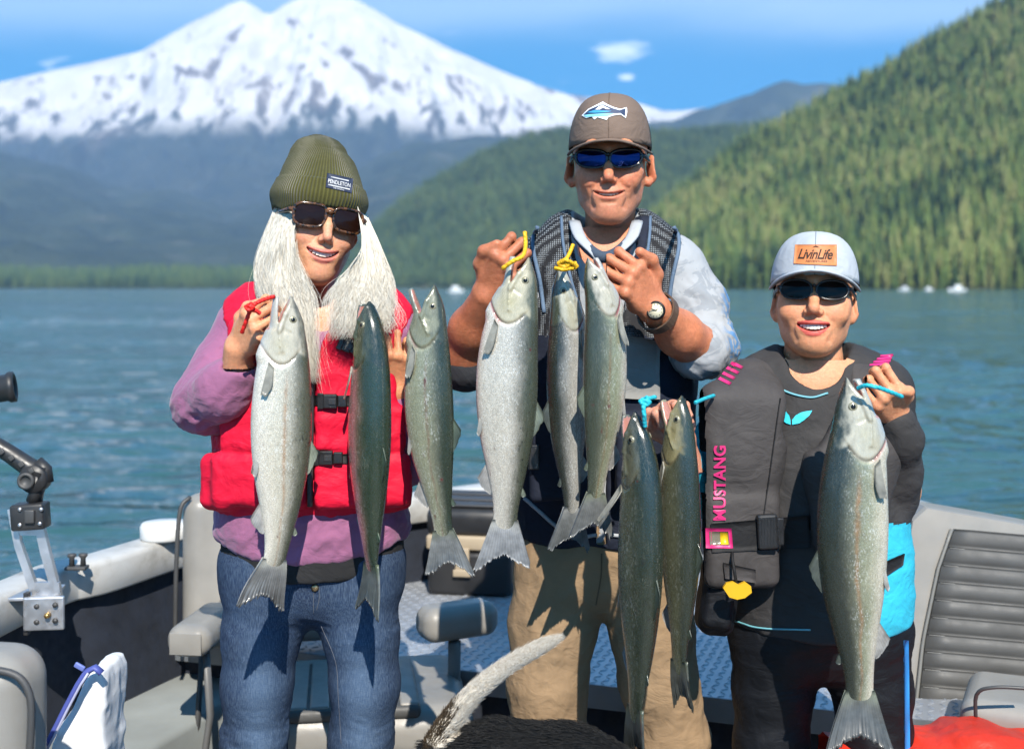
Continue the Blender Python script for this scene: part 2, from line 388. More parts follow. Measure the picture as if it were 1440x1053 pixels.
def forest(name, pts, hts, which, label, seed=0):
    """one wood: a cloud of points, a conifer on every point"""
    r = np.random.default_rng(seed); n = len(pts)
    o = mk(name, pts, [], None, attrs={'ht': hts, 'turn': r.random(n) * 6.28, 'kind_index': r.integers(0, 4, n).astype(float), 'wide': .85 + .5 * r.random(n)}, kind='stuff', label=label, category='forest')
    g = bpy.data.node_groups.new(name, 'GeometryNodeTree')
    g.interface.new_socket('Geometry', in_out='INPUT', socket_type='NodeSocketGeometry'); g.interface.new_socket('Geometry', in_out='OUTPUT', socket_type='NodeSocketGeometry')
    gi, go = g.nodes.new('NodeGroupInput'), g.nodes.new('NodeGroupOutput')
    ci = g.nodes.new('GeometryNodeCollectionInfo'); ci.inputs[0].default_value = PC[which]; ci.inputs['Separate Children'].default_value = True; ci.inputs['Reset Children'].default_value = True
    ip = g.nodes.new('GeometryNodeInstanceOnPoints'); ip.inputs['Pick Instance'].default_value = True
    def at(nm, ty='FLOAT'):
        a = g.nodes.new('GeometryNodeInputNamedAttribute'); a.data_type = ty; a.inputs[0].default_value = nm; return a.outputs[0]
    cr = g.nodes.new('ShaderNodeCombineXYZ'); g.links.new(at('turn'), cr.inputs[2])
    m = g.nodes.new('ShaderNodeMath'); m.operation = 'MULTIPLY'; g.links.new(at('ht'), m.inputs[0]); g.links.new(at('wide'), m.inputs[1])
    cs = g.nodes.new('ShaderNodeCombineXYZ'); g.links.new(m.outputs[0], cs.inputs[0]); g.links.new(m.outputs[0], cs.inputs[1]); g.links.new(at('ht'), cs.inputs[2])
    g.links.new(gi.outputs[0], ip.inputs['Points']); g.links.new(ci.outputs[0], ip.inputs['Instance']); g.links.new(at('kind_index', 'INT'), ip.inputs['Instance Index'])
    g.links.new(cr.outputs[0], ip.inputs['Rotation']); g.links.new(cs.outputs[0], ip.inputs['Scale']); g.links.new(ip.outputs[0], go.inputs[0])
    md = o.modifiers.new('trees', 'NODES'); md.node_group = g
    return o
def slope_mat():
    m = Mat('forest_floor', (.03, .045, .02), .95, spec=.1); m.set(Base_Color=m.ramp(m.noise(.02, 5), [(.3, (.02, .035, .015)), (.55, (.045, .06, .025)), (.75, (.11, .095, .06))])); return m.m
SLOPE = slope_mat()
def hill(name, crest, Ys, Yc, treeh, label, px0, px1, step=4, nrow=60, shape=1.15, bumpy=.05, seed=0, back=.25, mat=None):
    """a hill whose foot is at distance Ys(px) and crest at Yc(px); crest rows come from the photograph"""
    px = np.arange(px0, px1 + .1, step); t = np.concatenate([np.linspace(-.03, 1, nrow), np.linspace(1, 1 + back, 12)[1:]])
    Yf = interp(px, Ys); Yr = interp(px, Yc); Hc = CZ + (HY - sinterp(px, crest)) * Yr / FPX - treeh * .85
    Hc = np.maximum(Hc, 2.0)
    T, A = np.meshgrid(t, np.arange(len(px)), indexing='ij')
    Yd = Yf[A] + (Yr - Yf)[A] * T; X = (px[A] - CX) / FPX * Yd
    prof = np.where(T < 1, np.clip(T, 0, 1) ** shape, 1 - ((T - 1) / back) ** 2 * .5)
    p = np.stack([X, Yd, X * 0], -1)
    Z = Hc[A] * prof + (fbm(p, 1 / 260., 4, seed) - .5) * Hc[A] * bumpy * 4 * np.clip(T, 0, 1) * np.clip(1.15 - T, 0, 1) + np.where(T < 0, T * 60, 0) + WZ
    V = np.stack([X, Yd, Z], -1).reshape(-1, 3); Fc = grid_faces(len(t), len(px))
    o = mk(name, V, Fc[:, ::-1], mat or SLOPE, kind='structure', label=label)
    return (px, t, V.reshape(len(t), len(px), 3)), o
def scatter(gridV, n, seed, tmin=0., tmax=1.1, t=None, keep=None):
    r = np.random.default_rng(seed); nt_, npx, _ = gridV.shape
    lo = np.searchsorted(t, tmin); hi = np.searchsorted(t, tmax) - 1
    cell = np.linalg.norm(np.cross(gridV[1:, :-1] - gridV[:-1, :-1], gridV[:-1, 1:] - gridV[:-1, :-1]), axis=-1).copy()
    cell[:max(lo, 0)] = 0; cell[hi:] = 0
    w = cell.ravel() / cell.sum(); c = r.choice(len(w), n, p=w); i, j = c // (npx - 1), c % (npx - 1); u, v = r.random((2, n))
    a, b, cc, d = gridV[i, j], gridV[i+1, j], gridV[i, j+1], gridV[i+1, j+1]
    return (a * ((1-u)*(1-v))[:, None] + b * (u*(1-v))[:, None] + cc * ((1-u)*v)[:, None] + d * (u*v)[:, None])

# the right-hand hill across the lake, wooded to the top
(pxE, tE, gE), hillE = hill('hill', [(880, 330), (940, 268), (1000, 222), (1060, 178), (1100, 160), (1150, 134), (1200, 104), (1250, 80), (1300, 46), (1350, 22), (1400, -6), (1460, -36), (1560, -70), (1760, -120)],
    [(850, 1500), (1000, 1250), (1440, 1050), (1760, 1000)], [(850, 1750), (1000, 1800), (1250, 1900), (1500, 1950), (1760, 1900)], 34, 'steep wooded hill on the far side of the lake', 880, 1760, seed=3, bumpy=.05)
ptE = scatter(gE, 27000, 4, 0.01, 1.08, tE)
forest('hillside_forest', ptE - [0, 0, 1], RNG.uniform(10, 34, len(ptE)) * (.75 + .5 * RNG.random(len(ptE))), 'near', 'dense green conifer forest covering the steep right-hand hill', 1)
# the long lower ridge in the middle
(pxC, tC, gC), hillC = hill('middle_hill', [(440, 398), (500, 330), (530, 302), (560, 276), (620, 236), (680, 205), (740, 184), (790, 174), (860, 178), (930, 176), (1000, 172), (1080, 164), (1150, 150), (1250, 150)],
    [(440, 2900), (700, 2300), (1000, 1900), (1250, 1800)], [(440, 3100), (600, 3400), (800, 3600), (1250, 3600)], 34, 'long wooded ridge behind the three people', 440, 1250, seed=9, bumpy=.05)
ptC = scatter(gC, 20000, 5, 0.01, 1.06, tC)
forest('ridge_forest', ptC - [0, 0, 1], RNG.uniform(14, 36, len(ptC)), 'far', 'dark green conifer forest on the long middle ridge', 2)
# low wooded shore on the left
(pxF, tF, gF), shoreF = hill('far_shore', [(-320, 378), (0, 372), (100, 376), (200, 372), (330, 374), (450, 380), (560, 396)], [(-320, 2700), (560, 2700)], [(-320, 3300), (560, 3300)], 32, 'low wooded shore at the foot of the mountain', -320, 560, seed=12, nrow=20)
ptF = scatter(gF, 5000, 6, 0.005, 1.1, tF)
forest('shore_forest', ptF - [0, 0, 1], RNG.uniform(20, 40, len(ptF)), 'far', 'low band of trees along the far left shore', 3)

# single conifers along the right-hand waterline
TV = [tree_mesh('k', 20 + i, wid=.12 + .03 * i, layers=16, nb=9) for i in range(3)]
TME = []
for v_, f_ in TV:
    me = bpy.data.meshes.new('crown'); me.from_pydata(v_.tolist(), [], f_.tolist()); me.materials.append(NEEDLE); TME.append(me)
tv_, tf_ = tube([(0, 0, -.03), (0, 0, .5), (0, 0, .95)], [.011, .007, .002], 6)
TRK = bpy.data.meshes.new('trunk'); TRK.from_pydata(tv_.tolist(), [], tf_); TRK.materials.append(BARK)
k_ = 0
for pxx in np.arange(905, 1445, 8.2):
    if not (1015 < pxx < 1085 or pxx > 1205): continue
    Yd = float(interp(pxx, [(850, 1500), (1000, 1250), (1440, 1050)])) + random.uniform(2, 16); ht = random.uniform(15, 30)
    e = empty('conifer_tree', ((pxx + random.uniform(-3, 3) - CX) / FPX * Yd, Yd, WZ + .5), label='dark green conifer standing at the waterline below the wooded hill', category='tree', group='conifers along the far waterline')
    e.scale = (ht, ht, ht); e.rotation_euler = (0, 0, random.uniform(0, 6))
    for nm, me in (('crown', TME[k_ % 3]), ('trunk', TRK)):
        c = bpy.data.objects.new(nm, me); COL.objects.link(c); c.parent = e
    k_ += 1

# the blue ridge far back
def ridge_mat():
    m = Mat('far_forest', (.03, .045, .03), .95, spec=.1); m.set(Base_Color=m.ramp(m.noise(.004, 6), [(.3, (.018, .03, .022)), (.6, (.04, .055, .035)), (.8, (.10, .10, .085))])); m.bump(m.noise(.02, 5), 1, 30); return m.m
RIDGE = ridge_mat()
hill('far_ridge', [(820, 200), (900, 172), (940, 168), (990, 152), (1040, 136), (1075, 122), (1105, 112), (1130, 114), (1170, 119), (1230, 128), (1330, 150), (1500, 170)], [(820, 6500), (1500, 6000)], [(820, 9000), (1500, 9000)], 0, 'far blue ridge between the mountain and the wooded hill', 820, 1500, seed=21, bumpy=.12, mat=RIDGE)
# foothills below the snow
hill('foothills', [(-420, 170), (-100, 205), (0, 215), (80, 232), (160, 262), (240, 268), (330, 290), (420, 262), (500, 240), (560, 210), (640, 196), (720, 190), (800, 210), (900, 230)], [(-420, 3400), (900, 4200)], [(-420, 8200), (900, 8200)], 0, 'blue forested foothills under the snow mountain', -420, 900, seed=31, bumpy=.22, mat=RIDGE, nrow=110)

# the snow mountain
def mountain():
    crest = [(-600, 215), (-300, 170), (-100, 138), (0, 116), (70, 100), (130, 88), (200, 72), (240, 48), (270, 32), (300, 18), (322, 6), (342, 0), (356, 8), (370, 18), (382, 19), (398, 8), (420, -2), (450, -7), (480, -4), (500, 0), (525, 13), (560, 34), (600, 52), (640, 72), (700, 98), (760, 122), (800, 134), (850, 140), (900, 146), (935, 157), (965, 156), (990, 152), (1030, 168), (1200, 200)]
    px = np.arange(-600, 1200.1, 2.0); t = np.concatenate([np.linspace(0, 1, 260), np.linspace(1, 1.2, 8)[1:]])
    Y0, Y1 = 8000., 12500.; A, T = np.meshgrid(np.arange(len(px)), t); Yd = Y0 + (Y1 - Y0) * T
    Hc = CZ + (HY - interp(px, crest)) * Y1 / FPX; X = (px[A] - CX) / FPX * Yd
    p = np.stack([X, Yd, 0 * X], -1)
    prof = np.where(T < 1, .16 + .84 * np.clip(T, 0, 1) ** 1.35, 1 - (T - 1) * 2.2)
    damp = np.clip((1 - T) * 6, 0.0, 1) * np.clip(T * 3, 0, 1)
    warp = np.stack([fbm(p, 1/900., 3, 41), fbm(p, 1/900., 3, 44), 0 * X], -1) * 700
    rid = ridged(p * [1, .35, 1] + warp, 1/820., 6, 50, .52)
    Z = Hc[A] * prof + (rid - .62) * 760 * damp + (fbm(p, 1/120., 3, 61) - .5) * 70 * np.clip((1 - T) * 12, .15, 1)
    # the saddle gully between the two summits and rocky ribs
    V = np.stack([X, Yd, Z], -1); nrm = normals(V.reshape(-1, 3), grid_faces(len(t), len(px))[:, ::-1]).reshape(V.shape)
    sx = CX + X * FPX / Yd; sy = HY - (Z - CZ) * FPX / Yd
    steep = 1 - np.abs(nrm[..., 2])
    # snow lies above a ragged line, rock shows on steep ribs; low down the cover breaks up
    line = 1480 + (fbm(p, 1/1500., 3, 71) - .5) * 500
    n1 = fbm(p * [1, .40, 1] + warp * .25, 1/100., 5, 81, .68)
    cover = (Z - line) / 900 - (n1 - .5) * 3.0 - np.clip(steep - .48, 0, 1) * 2.8 + .25
    hi_ = np.clip((Z - 1900) / 500, 0, 1); cover += hi_ * 1.2
    rib = ridged(p * [1.0, .30, 1] + warp * .8, 1/330., 5, 91, .6); cover -= sstep(.76, .90, rib) * 1.25 * np.clip((Z - 1500) / 500, 0, 1) * (fbm(p, 1/700., 2, 95) > .5)
    nrk = fbm(p * [1, .6, 1], 1/90., 4, 121) - .5
    for (x0, y0, x1, y1, w0) in ((350, 24, 322, 60, 7), (326, 52, 300, 92, 9), (392, 10, 412, 34, 12), (412, 30, 436, 52, 7), (462, -2, 492, 8, 7), (486, 72, 526, 114, 8), (540, 56, 560, 68, 5), (586, 84, 604, 98, 5), (215, 78, 232, 66, 6), (600, 44, 618, 56, 4), (262, 60, 276, 44, 5), (430, 95, 452, 128, 6), (250, 96, 290, 108, 5)):
        ex, ey = x1 - x0, y1 - y0; tq = np.clip(((sx - x0) * ex + (sy - y0) * ey) / (ex * ex + ey * ey), 0, 1); dd = np.hypot(sx - x0 - ex * tq, sy - y0 - ey * tq); cover -= 2.6 * np.exp(-(dd / w0) ** 2) * sstep(-.18, .12, nrk)
    snow = sstep(-.05, .22, cover); snow = np.maximum(snow * sstep(1180, 1500, Z), 0)
    forest_ = sstep(1750, 1250, Z + (fbm(p, 1/400., 4, 99) - .5) * 900)
    m = Mat('mountain_snow_rock', (.8, .8, .8), .8, spec=.2)
    rock = m.ramp(m.noise(.006, 6), [(.3, (.10, .085, .075)), (.7, (.24, .20, .175))])
    wood = m.ramp(m.noise(.004, 5), [(.35, (.02, .032, .022)), (.75, (.05, .06, .04))])
    sn = m.ramp(m.noise(.003, 5), [(.3, (.50, .48, .46)), (.7, (.66, .64, .615))])
    base = m.mix(m.attr('wood', 'Fac'), rock, wood); m.set(Base_Color=m.mix(m.attr('snow', 'Fac'), base, sn)); m.bump(m.noise(.02, 6, rough=.65), .8, 25)
    mk('mountain', V.reshape(-1, 3), grid_faces(len(t), len(px))[:, ::-1], m.m, attrs={'snow': snow.ravel(), 'wood': forest_.ravel()}, kind='structure', label='snow covered twin peaked mountain above the lake')
mountain()

# lake: one sheet to the far shore, rippled
def lake():
    ys = np.concatenate([[-3000, -900, -300, -110, -45, -25], np.linspace(-14, 4, 22)[:-1], 4 * (160 / 4) ** np.linspace(0, 1, 620)[:-1], 160 * (6000 / 160) ** np.linspace(0, 1, 120)])
    us = np.linspace(-1, 1, 420); us = us * (.75 + .25 * us ** 2)
    U, Yd = np.meshgrid(us, ys); X = U * (5 + np.abs(Yd) * .85)
    p = np.stack([X, Yd, 0 * X], -1)
    fade = 1 / (1 + (np.abs(Yd) / 90.) ** 2)
    gustm = .45 + 1.1 * sstep(.35, .65, fbm(p * [.5, 1, 1], 1 / 16., 2, 2)); z = ((fbm(p * [.7, 1.4, 1], 1 / 1.5, 2, 3) - .5) * .15 + (ridged(p * [.7, 1.5, 1], 1 / .8, 2, 8) - .5) * .085 + (ridged(p * [.75, 1.35, 1], 1 / .30, 2, 14) - .5) * .046) * gustm + (vnoise(p * [.35, 1, 1], 1/6., 5) - .5) * .14
    V = np.stack([X, Yd, WZ + z * fade], -1)
    m = Mat('lake_water', (.02, .07, .08), .06, spec=.5, IOR=1.42)
    geo = m.n('NewGeometry').outputs['Position']
    m.set(Base_Color=m.ramp(m.noise(.05, 2, geo), [(.3, (.026, .074, .078)), (.7, (.042, .104, .104))]))
    a = m.noise(1.1, 5, m.mp(geo, (.7, 1.7, 1)), .62, .4); b = m.noise(.16, 5, m.mp(geo, (.5, 1.6, 1)), .6, .3); c = m.noise(.012, 4, m.mp(geo, (.35, 1.4, 1)), .6)
    m.bump(a, .6, .14); m.bump(b, .9, 1.2); m.bump(c, .5, 5.0)
    gust = m.noise(.03, 3, m.mp(geo, (.25, 1.2, 1)))
    m.set(Roughness=m.n('MapRange', {0: gust, 1: .35, 2: .7, 3: .05, 4: .16}).outputs[0])
    mk('lake', V.reshape(-1, 3), grid_faces(len(ys), len(us))[:, ::-1], m.m, kind='structure', label='rippled lake water')
    return
lake()
# lake bed and land under everything so that the ground has no edge
mk('ground', [(-12500, -3800, -6), (12500, -3800, -6), (12500, 13800, -6), (-12500, 13800, -6)], [[0, 1, 2, 3]], SLOPE, kind='structure', label='land around the lake')

# small boats far out on the lake
BW = plain('boat_white', (.75, .76, .76), .4); BG = plain('boat_glass', (.05, .07, .09), .15)
def far_boat(px, Yd, ln, lab, ang=0., cab=True):
    e = empty('distant_boat', ((px - CX) / FPX * Yd, Yd, WZ), label=lab, category='boat', group='boats far out on the lake'); e.rotation_euler = (0, 0, ang)
    n = 9; V = []; 
    for i in range(n):
        t = i / (n - 1); w = .17 * ln * (1 - t ** 3) + .01; zt = .13 * ln * (1 + .35 * t)
        V += [(ln * (t - .5), -w, zt), (ln * (t - .5) * .93, -w * .7, -.05), (ln * (t - .5) * .93, w * .7, -.05), (ln * (t - .5), w, zt)]
    Fc = [[4*i+k, 4*i+4+k, 4*i+5+k, 4*i+1+k] for i in range(n-1) for k in range(3)] + [[4*i+3, 4*i+7, 4*i+4, 4*i] for i in range(n-1)] + [[0, 1, 2, 3]]
    mk('hull', V, Fc, BW, e, False)
    if cab:
        v, f = box((-.04 * ln, 0, .25 * ln), (.34 * ln, .24 * ln, .2 * ln), None, .02 * ln); mk('cabin', v, f, BW, e, False)
        v, f = box((.12 * ln, 0, .28 * ln), (.03 * ln, .2 * ln, .09 * ln)); mk('windscreen', v, f, BG, e, False)
far_boat(641, 420, 6.0, 'small white boat on the lake between the first woman and the man', .5)
far_boat(1272, 640, 6.5, 'small white cabin boat at the far shore, nearest the grey cap', 2.6)
far_boat(1306, 700, 5.5, 'middle one of the three white boats at the far shore', .2)
far_boat(1346, 560, 8.0, 'largest white boat at the far shore, beyond the seat back', 3.0)

# air between here and the mountain
def haze():
    v, f = box((0, 5000, 1800), (26000, 18000, 3620)); v[:, 2] = np.where(v[:, 2] < 0, -8, 3700)
    m = bpy.data.materials.new('haze'); m.use_nodes = True; n_ = m.node_tree.nodes; n_.clear()
    o_ = n_.new('ShaderNodeOutputMaterial'); pv = n_.new('ShaderNodeVolumePrincipled'); m.node_tree.links.new(pv.outputs[0], o_.inputs['Volume'])
    pv.inputs['Color'].default_value = (.36, .60, 1, 1); pv.inputs['Density'].default_value = HAZE; pv.inputs['Anisotropy'].default_value = 0.0
    mk('haze', v, f, m, None, False, kind='stuff', label='thin blue haze in the air over the lake', category='haze')
HAZE = 5.8e-5
haze()
# ================================================================== the boat they stand in
GZ = .68
ALU = plain('painted_aluminium', (.55, .55, .53), .45, vs=5, va=.12, bs=30, bst=.15); DIRTY = Mat('gunwale_paint', (.6, .6, .58), .5); DIRTY.set(Base_Color=DIRTY.ramp(DIRTY.noise(9, 6, rough=.65), [(.30, (.30, .29, .265)), (.48, (.44, .435, .415)), (.75, (.50, .50, .485))])); DIRTY.bump(DIRTY.noise(60, 4), .15, .002); DIRTY = DIRTY.m
NAVYH = plain('navy_hull_liner', (.010, .014, .024), .85, vs=20, va=.3, bs=300, bst=.4); GREYV = plain('grey_vinyl', (.23, .22, .20), .42, vs=7, va=.12, bs=420, bst=.25); DARKV = plain('charcoal_vinyl', (.060, .060, .058), .58, vs=9, va=.15, bs=420, bst=.25)
PIPE = plain('dark_piping', (.05, .05, .05), .5); STEEL = plain('bare_aluminium', (.55, .55, .56), .38, .85, vs=20, va=.15, bs=90, bst=.15); TREAD = plain('tread_plate', (.42, .44, .47), .42, .55, vs=5, va=.15, bs=40, bst=.2); FLOORM = plain('boat_floor', (.16, .165, .17), .7, vs=6, va=.2)
boat = empty('fishing_boat', (0, 0, 0), label='open aluminium fishing boat with pale gunwales that the three people stand in', category='boat')
def gpt(px, py, z=GZ):
    Yd = FPX * (CZ - z) / (py - HY); return np.array([(px - CX) * Yd / FPX, Yd])
outer = np.array([(-1.32, -2.2), (-1.36, 0.), (-1.33, 1.6), gpt(0, 812), gpt(120, 777), gpt(258, 739), gpt(420, 710), gpt(575, 691), (.02, 4.46), (.36, 4.62), (.70, 4.58), (1.02, 4.36), gpt(1280, 699), gpt(1360, 722), gpt(1440, 748), (1.55, 2.6), (1.58, 1.4), (1.58, 0.), (1.52, -2.2)])
Op = bez(np.concatenate([outer, np.zeros((len(outer), 1))], 1), 140)
def inset(C, d):
    T = np.gradient(C[:, :2], axis=0); T /= np.linalg.norm(T, axis=1)[:, None]; nrm = np.stack([T[:, 1], -T[:, 0]], 1); o = C.copy(); o[:, :2] += nrm * d; return o
def loft(sections, name, mat, parent, smooth=False, closed=False):
    S = np.stack(sections, 1); n, k, _ = S.shape; Fc = grid_faces(n, k, closed)
    return mk(name, S.reshape(-1, 3), Fc, mat, parent, smooth)
zz = lambda C, z: np.concatenate([C[:, :2], np.full((len(C), 1), z)], 1)
I1, I2 = inset(Op, .105), inset(Op, .112)
prof = [(Op, GZ - .03), (inset(Op, .006), GZ - .006), (inset(Op, .016), GZ), (inset(Op, .092), GZ), (inset(Op, .101), GZ - .006), (I1, GZ - .015), (I1, GZ - .082), (inset(Op, .100), GZ - .088), (inset(Op, .03), GZ - .088), (Op, GZ - .08)]
loft([zz(c, z) for c, z in prof], 'gunwale', DIRTY, boat, False, True)
loft([zz(inset(Op, .004), GZ - .05), zz(inset(Op, .03), .25), zz(inset(Op, .10), -.12), zz(inset(Op, .40), -.42)][::-1], 'hull', ALU, boat, True)
nS = len(Op); cut_ = int(np.argmin(np.linalg.norm(Op[:, :2] - np.array([.36, 4.62]), axis=1)))
loft([zz(inset(Op, .07), GZ - .085), zz(inset(Op, .10), .3), zz(inset(Op, .14), 0)], 'hull_liner', NAVYH, boat, True)
fl = inset(Op, .06)[:, :2]; mk('floor_panel', np.concatenate([fl, np.zeros((len(fl), 1))], 1), [list(range(len(fl)))], FLOORM, boat, False)
# side ledge on the left, beside the first seat
seg = (Op[:, 1] > .4) & (np.arange(nS) < cut_) & (Op[:, 1] < 3.9); Ls = np.array([(-1.33, .4, 0), (-1.31, 1.6, 0), (-1.25, 2.5, 0), (-1.16, 3.0, 0), (-1.02, 3.42, 0), (-.80, 3.74, 0)])
loft([zz(inset(Ls, .09), .30), zz(inset(Ls, .34), .30), zz(inset(Ls, .345), .28), zz(inset(Ls, .36), .0)], 'side_ledge', plain('ledge_paint', (.23, .245, .235), .6, vs=4, va=.15), boat)
# raised bow deck of tread plate, with lozenges standing proud
DZ = .40; dl, dr = np.array([-1.05, 3.40]), np.array([1.42, 2.56]); dirv = (dr - dl) / np.linalg.norm(dr - dl)
bow = inset(Op, .085)[:, :2]; keep = [(p[0] - dl[0]) * dirv[1] - (p[1] - dl[1]) * dirv[0] < 0 for p in bow]; bow = bow[np.array(keep)]
mk('bow_deck', np.concatenate([bow, np.full((len(bow), 1), DZ)], 1), [list(range(len(bow)))], TREAD, boat, False)
b0, b1 = bow[0], bow[-1]; L3 = lambda p, z, o=0: np.array([p[0] - dirv[1] * -o * 1, p[1] - dirv[0] * o, z])
V = [L3(b0, DZ + .002, .0), L3(b1, DZ + .002, .0), L3(b1, DZ + .002, .006), L3(b0, DZ + .002, .006), L3(b0, DZ - .055, .006), L3(b1, DZ - .055, .006), L3(b1, DZ - .055, -.02), L3(b0, DZ - .055, -.02)]
mk('deck_lip', V, [[0, 3, 2, 1], [3, 4, 5, 2], [4, 7, 6, 5]], plain('deck_lip_metal', (.20, .22, .24), .5, .6), boat, False)
mk('deck_front_shade', [L3(b0, DZ - .055, -.03), L3(b1, DZ - .055, -.03), L3(b1, 0, -.03), L3(b0, 0, -.03)], [[0, 3, 2, 1]], NAVYH, boat, False)  # dark sheet put in for the storage shadow below the deck lip
from mathutils.geometry import intersect_point_line
def inside(p, poly):
    c = False; n = len(poly); j = n - 1
    for i in range(n):
        if (poly[i][1] > p[1]) != (poly[j][1] > p[1]) and p[0] < (poly[j][0]-poly[i][0])*(p[1]-poly[i][1])/(poly[j][1]-poly[i][1]+1e-12)+poly[i][0]: c = not c
        j = i
    return c
LV, LF = [], []; perp = np.array([-dirv[1], dirv[0]])
for i in range(-6, 100):
    for j in range(0, 70):
        c = dl + dirv * i * .026 + perp * (j * .026 + .02)
        if c[1] > 4.4 or not inside(c, bow): continue
        a = R(45 if (i + j) % 2 else -45); d = dirv * math.cos(a) + perp * math.sin(a); s_ = np.array([-d[1], d[0]]); b = len(LV)
        for (u, w, z) in ((-.012, 0, .0), (0, .0038, .0), (.012, 0, .0), (0, -.0038, 0), (-.006, 0, .0022), (.006, 0, .0022)): LV.append([*(c + d * u + s_ * w), DZ + .0004 + z])
        LF += [[b, b+3, b+5, b+4], [b+4, b+5, b+1, b], [b+5, b+2, b+1], [b+5, b+3, b+2]]
o_ = mk('tread_pattern', LV, LF, TREAD, boat, False); o_['kind'] = 'stuff'
# fittings on the gunwale
p_ = gpt(232, 757); v, f = lathe([(.0001, 0), (.062, 0), (.066, .006), (.066, .034), (.060, .044), (.0001, .047)], 30, (p_[0], p_[1], GZ)); mk('gunwale_cap', v, f, plain('white_plastic', (.66, .66, .64), .5), boat)
p_ = gpt(108, 800); c0 = np.array([p_[0], p_[1], GZ]); v, f = joinl(box(c0 + [0, 0, .004], (.05, .034, .008), None, .002), lathe([(.007, 0), (.006, .02), (.011, .026), (.010, .031), (.0001, .032)], 12, c0 + [-.012, 0, .006]), lathe([(.007, 0), (.006, .02), (.011, .026), (.010, .031), (.0001, .032)], 12, c0 + [.014, .004, .006])); mk('cleat', v, f, PLASTIC2 if 'PLASTIC2' in globals() else PIPE, boat)

# ---- seats
def cushion(name, c, s, M, mat, parent, r=.03, h=.006, puff=.0, seed=0, wr=.0):
    G = SDF(np.asarray(c) - np.linalg.norm(s) * .75, np.asarray(c) + np.linalg.norm(s) * .75, h); G.box(c, np.asarray(s) / 2, r, .004, M=M)
    if puff: G.ell(c, np.asarray(s) * [.46, .46, .5] + [0, 0, puff], .03, '+', M)
    v, f = G.mesh(1)
    if wr: v = wrinkle(v, f, wr, 9, (1, 1, 1), seed)
    return mk(name, v, f, mat, parent)
def piping(name, pts, r, parent, mat=PIPE):
    v, f = tube(pts, r, 6); return mk(name, v, f, mat, parent)
def swivel_seat():
    s = empty('boat_seat', (-.42, 3.02, 0), label='grey vinyl swivel seat with armrests behind the woman in the red vest', category='seat', group='seats in the boat'); O = np.array([-.42, 3.02, 0.]); K = lambda *p: np.array(p) - O
    M = rot('Z', 8)
    cushion('seat_cushion', K(-.36, 2.98, .36), (.50, .46, .12), M, GREYV, s, .05, .006, .0, 1, .004)
    cushion('seat_insert', K(-.375, 2.93, .415), (.30, .36, .03), M, DARKV, s, .012, .005)
    for k in range(6): v, f = box(K(-.375, 2.93, .428) + M @ np.array([-.125 + .05 * k, 0, 0]), (.044, .34, .014), M, .006); mk('insert_rib', v, f, GREYV, s)
    cushion('backrest', K(-.62, 3.32, .62), (.50, .10, .40), rot('Z', 14) @ rot('X', -8), GREYV, s, .045, .006)
    v, f = tube(bez([K(-.872, 3.22, .44), K(-.868, 3.215, .62), K(-.862, 3.23, .78), K(-.84, 3.25, .815)], 14), .006, 6); mk('piping', v, f, PIPE, s)
    a = cushion('armrest', K(-.735, 2.98, .545), (.105, .26, .075), rot('Z', -6), GREYV, s, .034, .005)
    a2 = cushion('armrest', K(-.135, 3.06, .545), (.10, .20, .085), rot('Z', -62), GREYV, s, .034, .005); G = None
    v, f = tube([K(-.72, 2.93, .50), K(-.715, 2.95, .35), K(-.74, 2.97, .20), K(-.76, 3.0, .02)], .017, 8, True, .5); mk('armrest_post', v, f, plain('grey_post', (.12, .12, .118), .5), s)
    v, f = tube([K(-.765, 3.08, .50), K(-.78, 3.08, .25), K(-.77, 3.10, .02)], .014, 8, True, .5); mk('armrest_post', v, f, PIPE, s)
    v, f = tube([K(-.14, 3.03, .50), K(-.142, 3.05, .38), K(-.15, 3.08, .26)], .016, 10); mk('armrest_post', v, f, plain('grey_post_b', (.14, .145, .14), .5), s)
    v, f = box(K(-.748, 2.849, .545), (.075, .004, .05), rot('Z', -6), .0015); mk('end_cap', v, f, GREYV, s)
    v, f = lathe([(.19, 0), (.19, .012), (.06, .02), (.045, .06), (.045, .30), (.16, .31), (.16, .325)], 24, K(-.36, 3.0, 0)); mk('pedestal', v, f, STEEL, s)
    v, f = box(K(-.36, 2.80, .27), (.36, .02, .10), M, .006); mk('front_panel', v, f, DARKV, s)
swivel_seat()
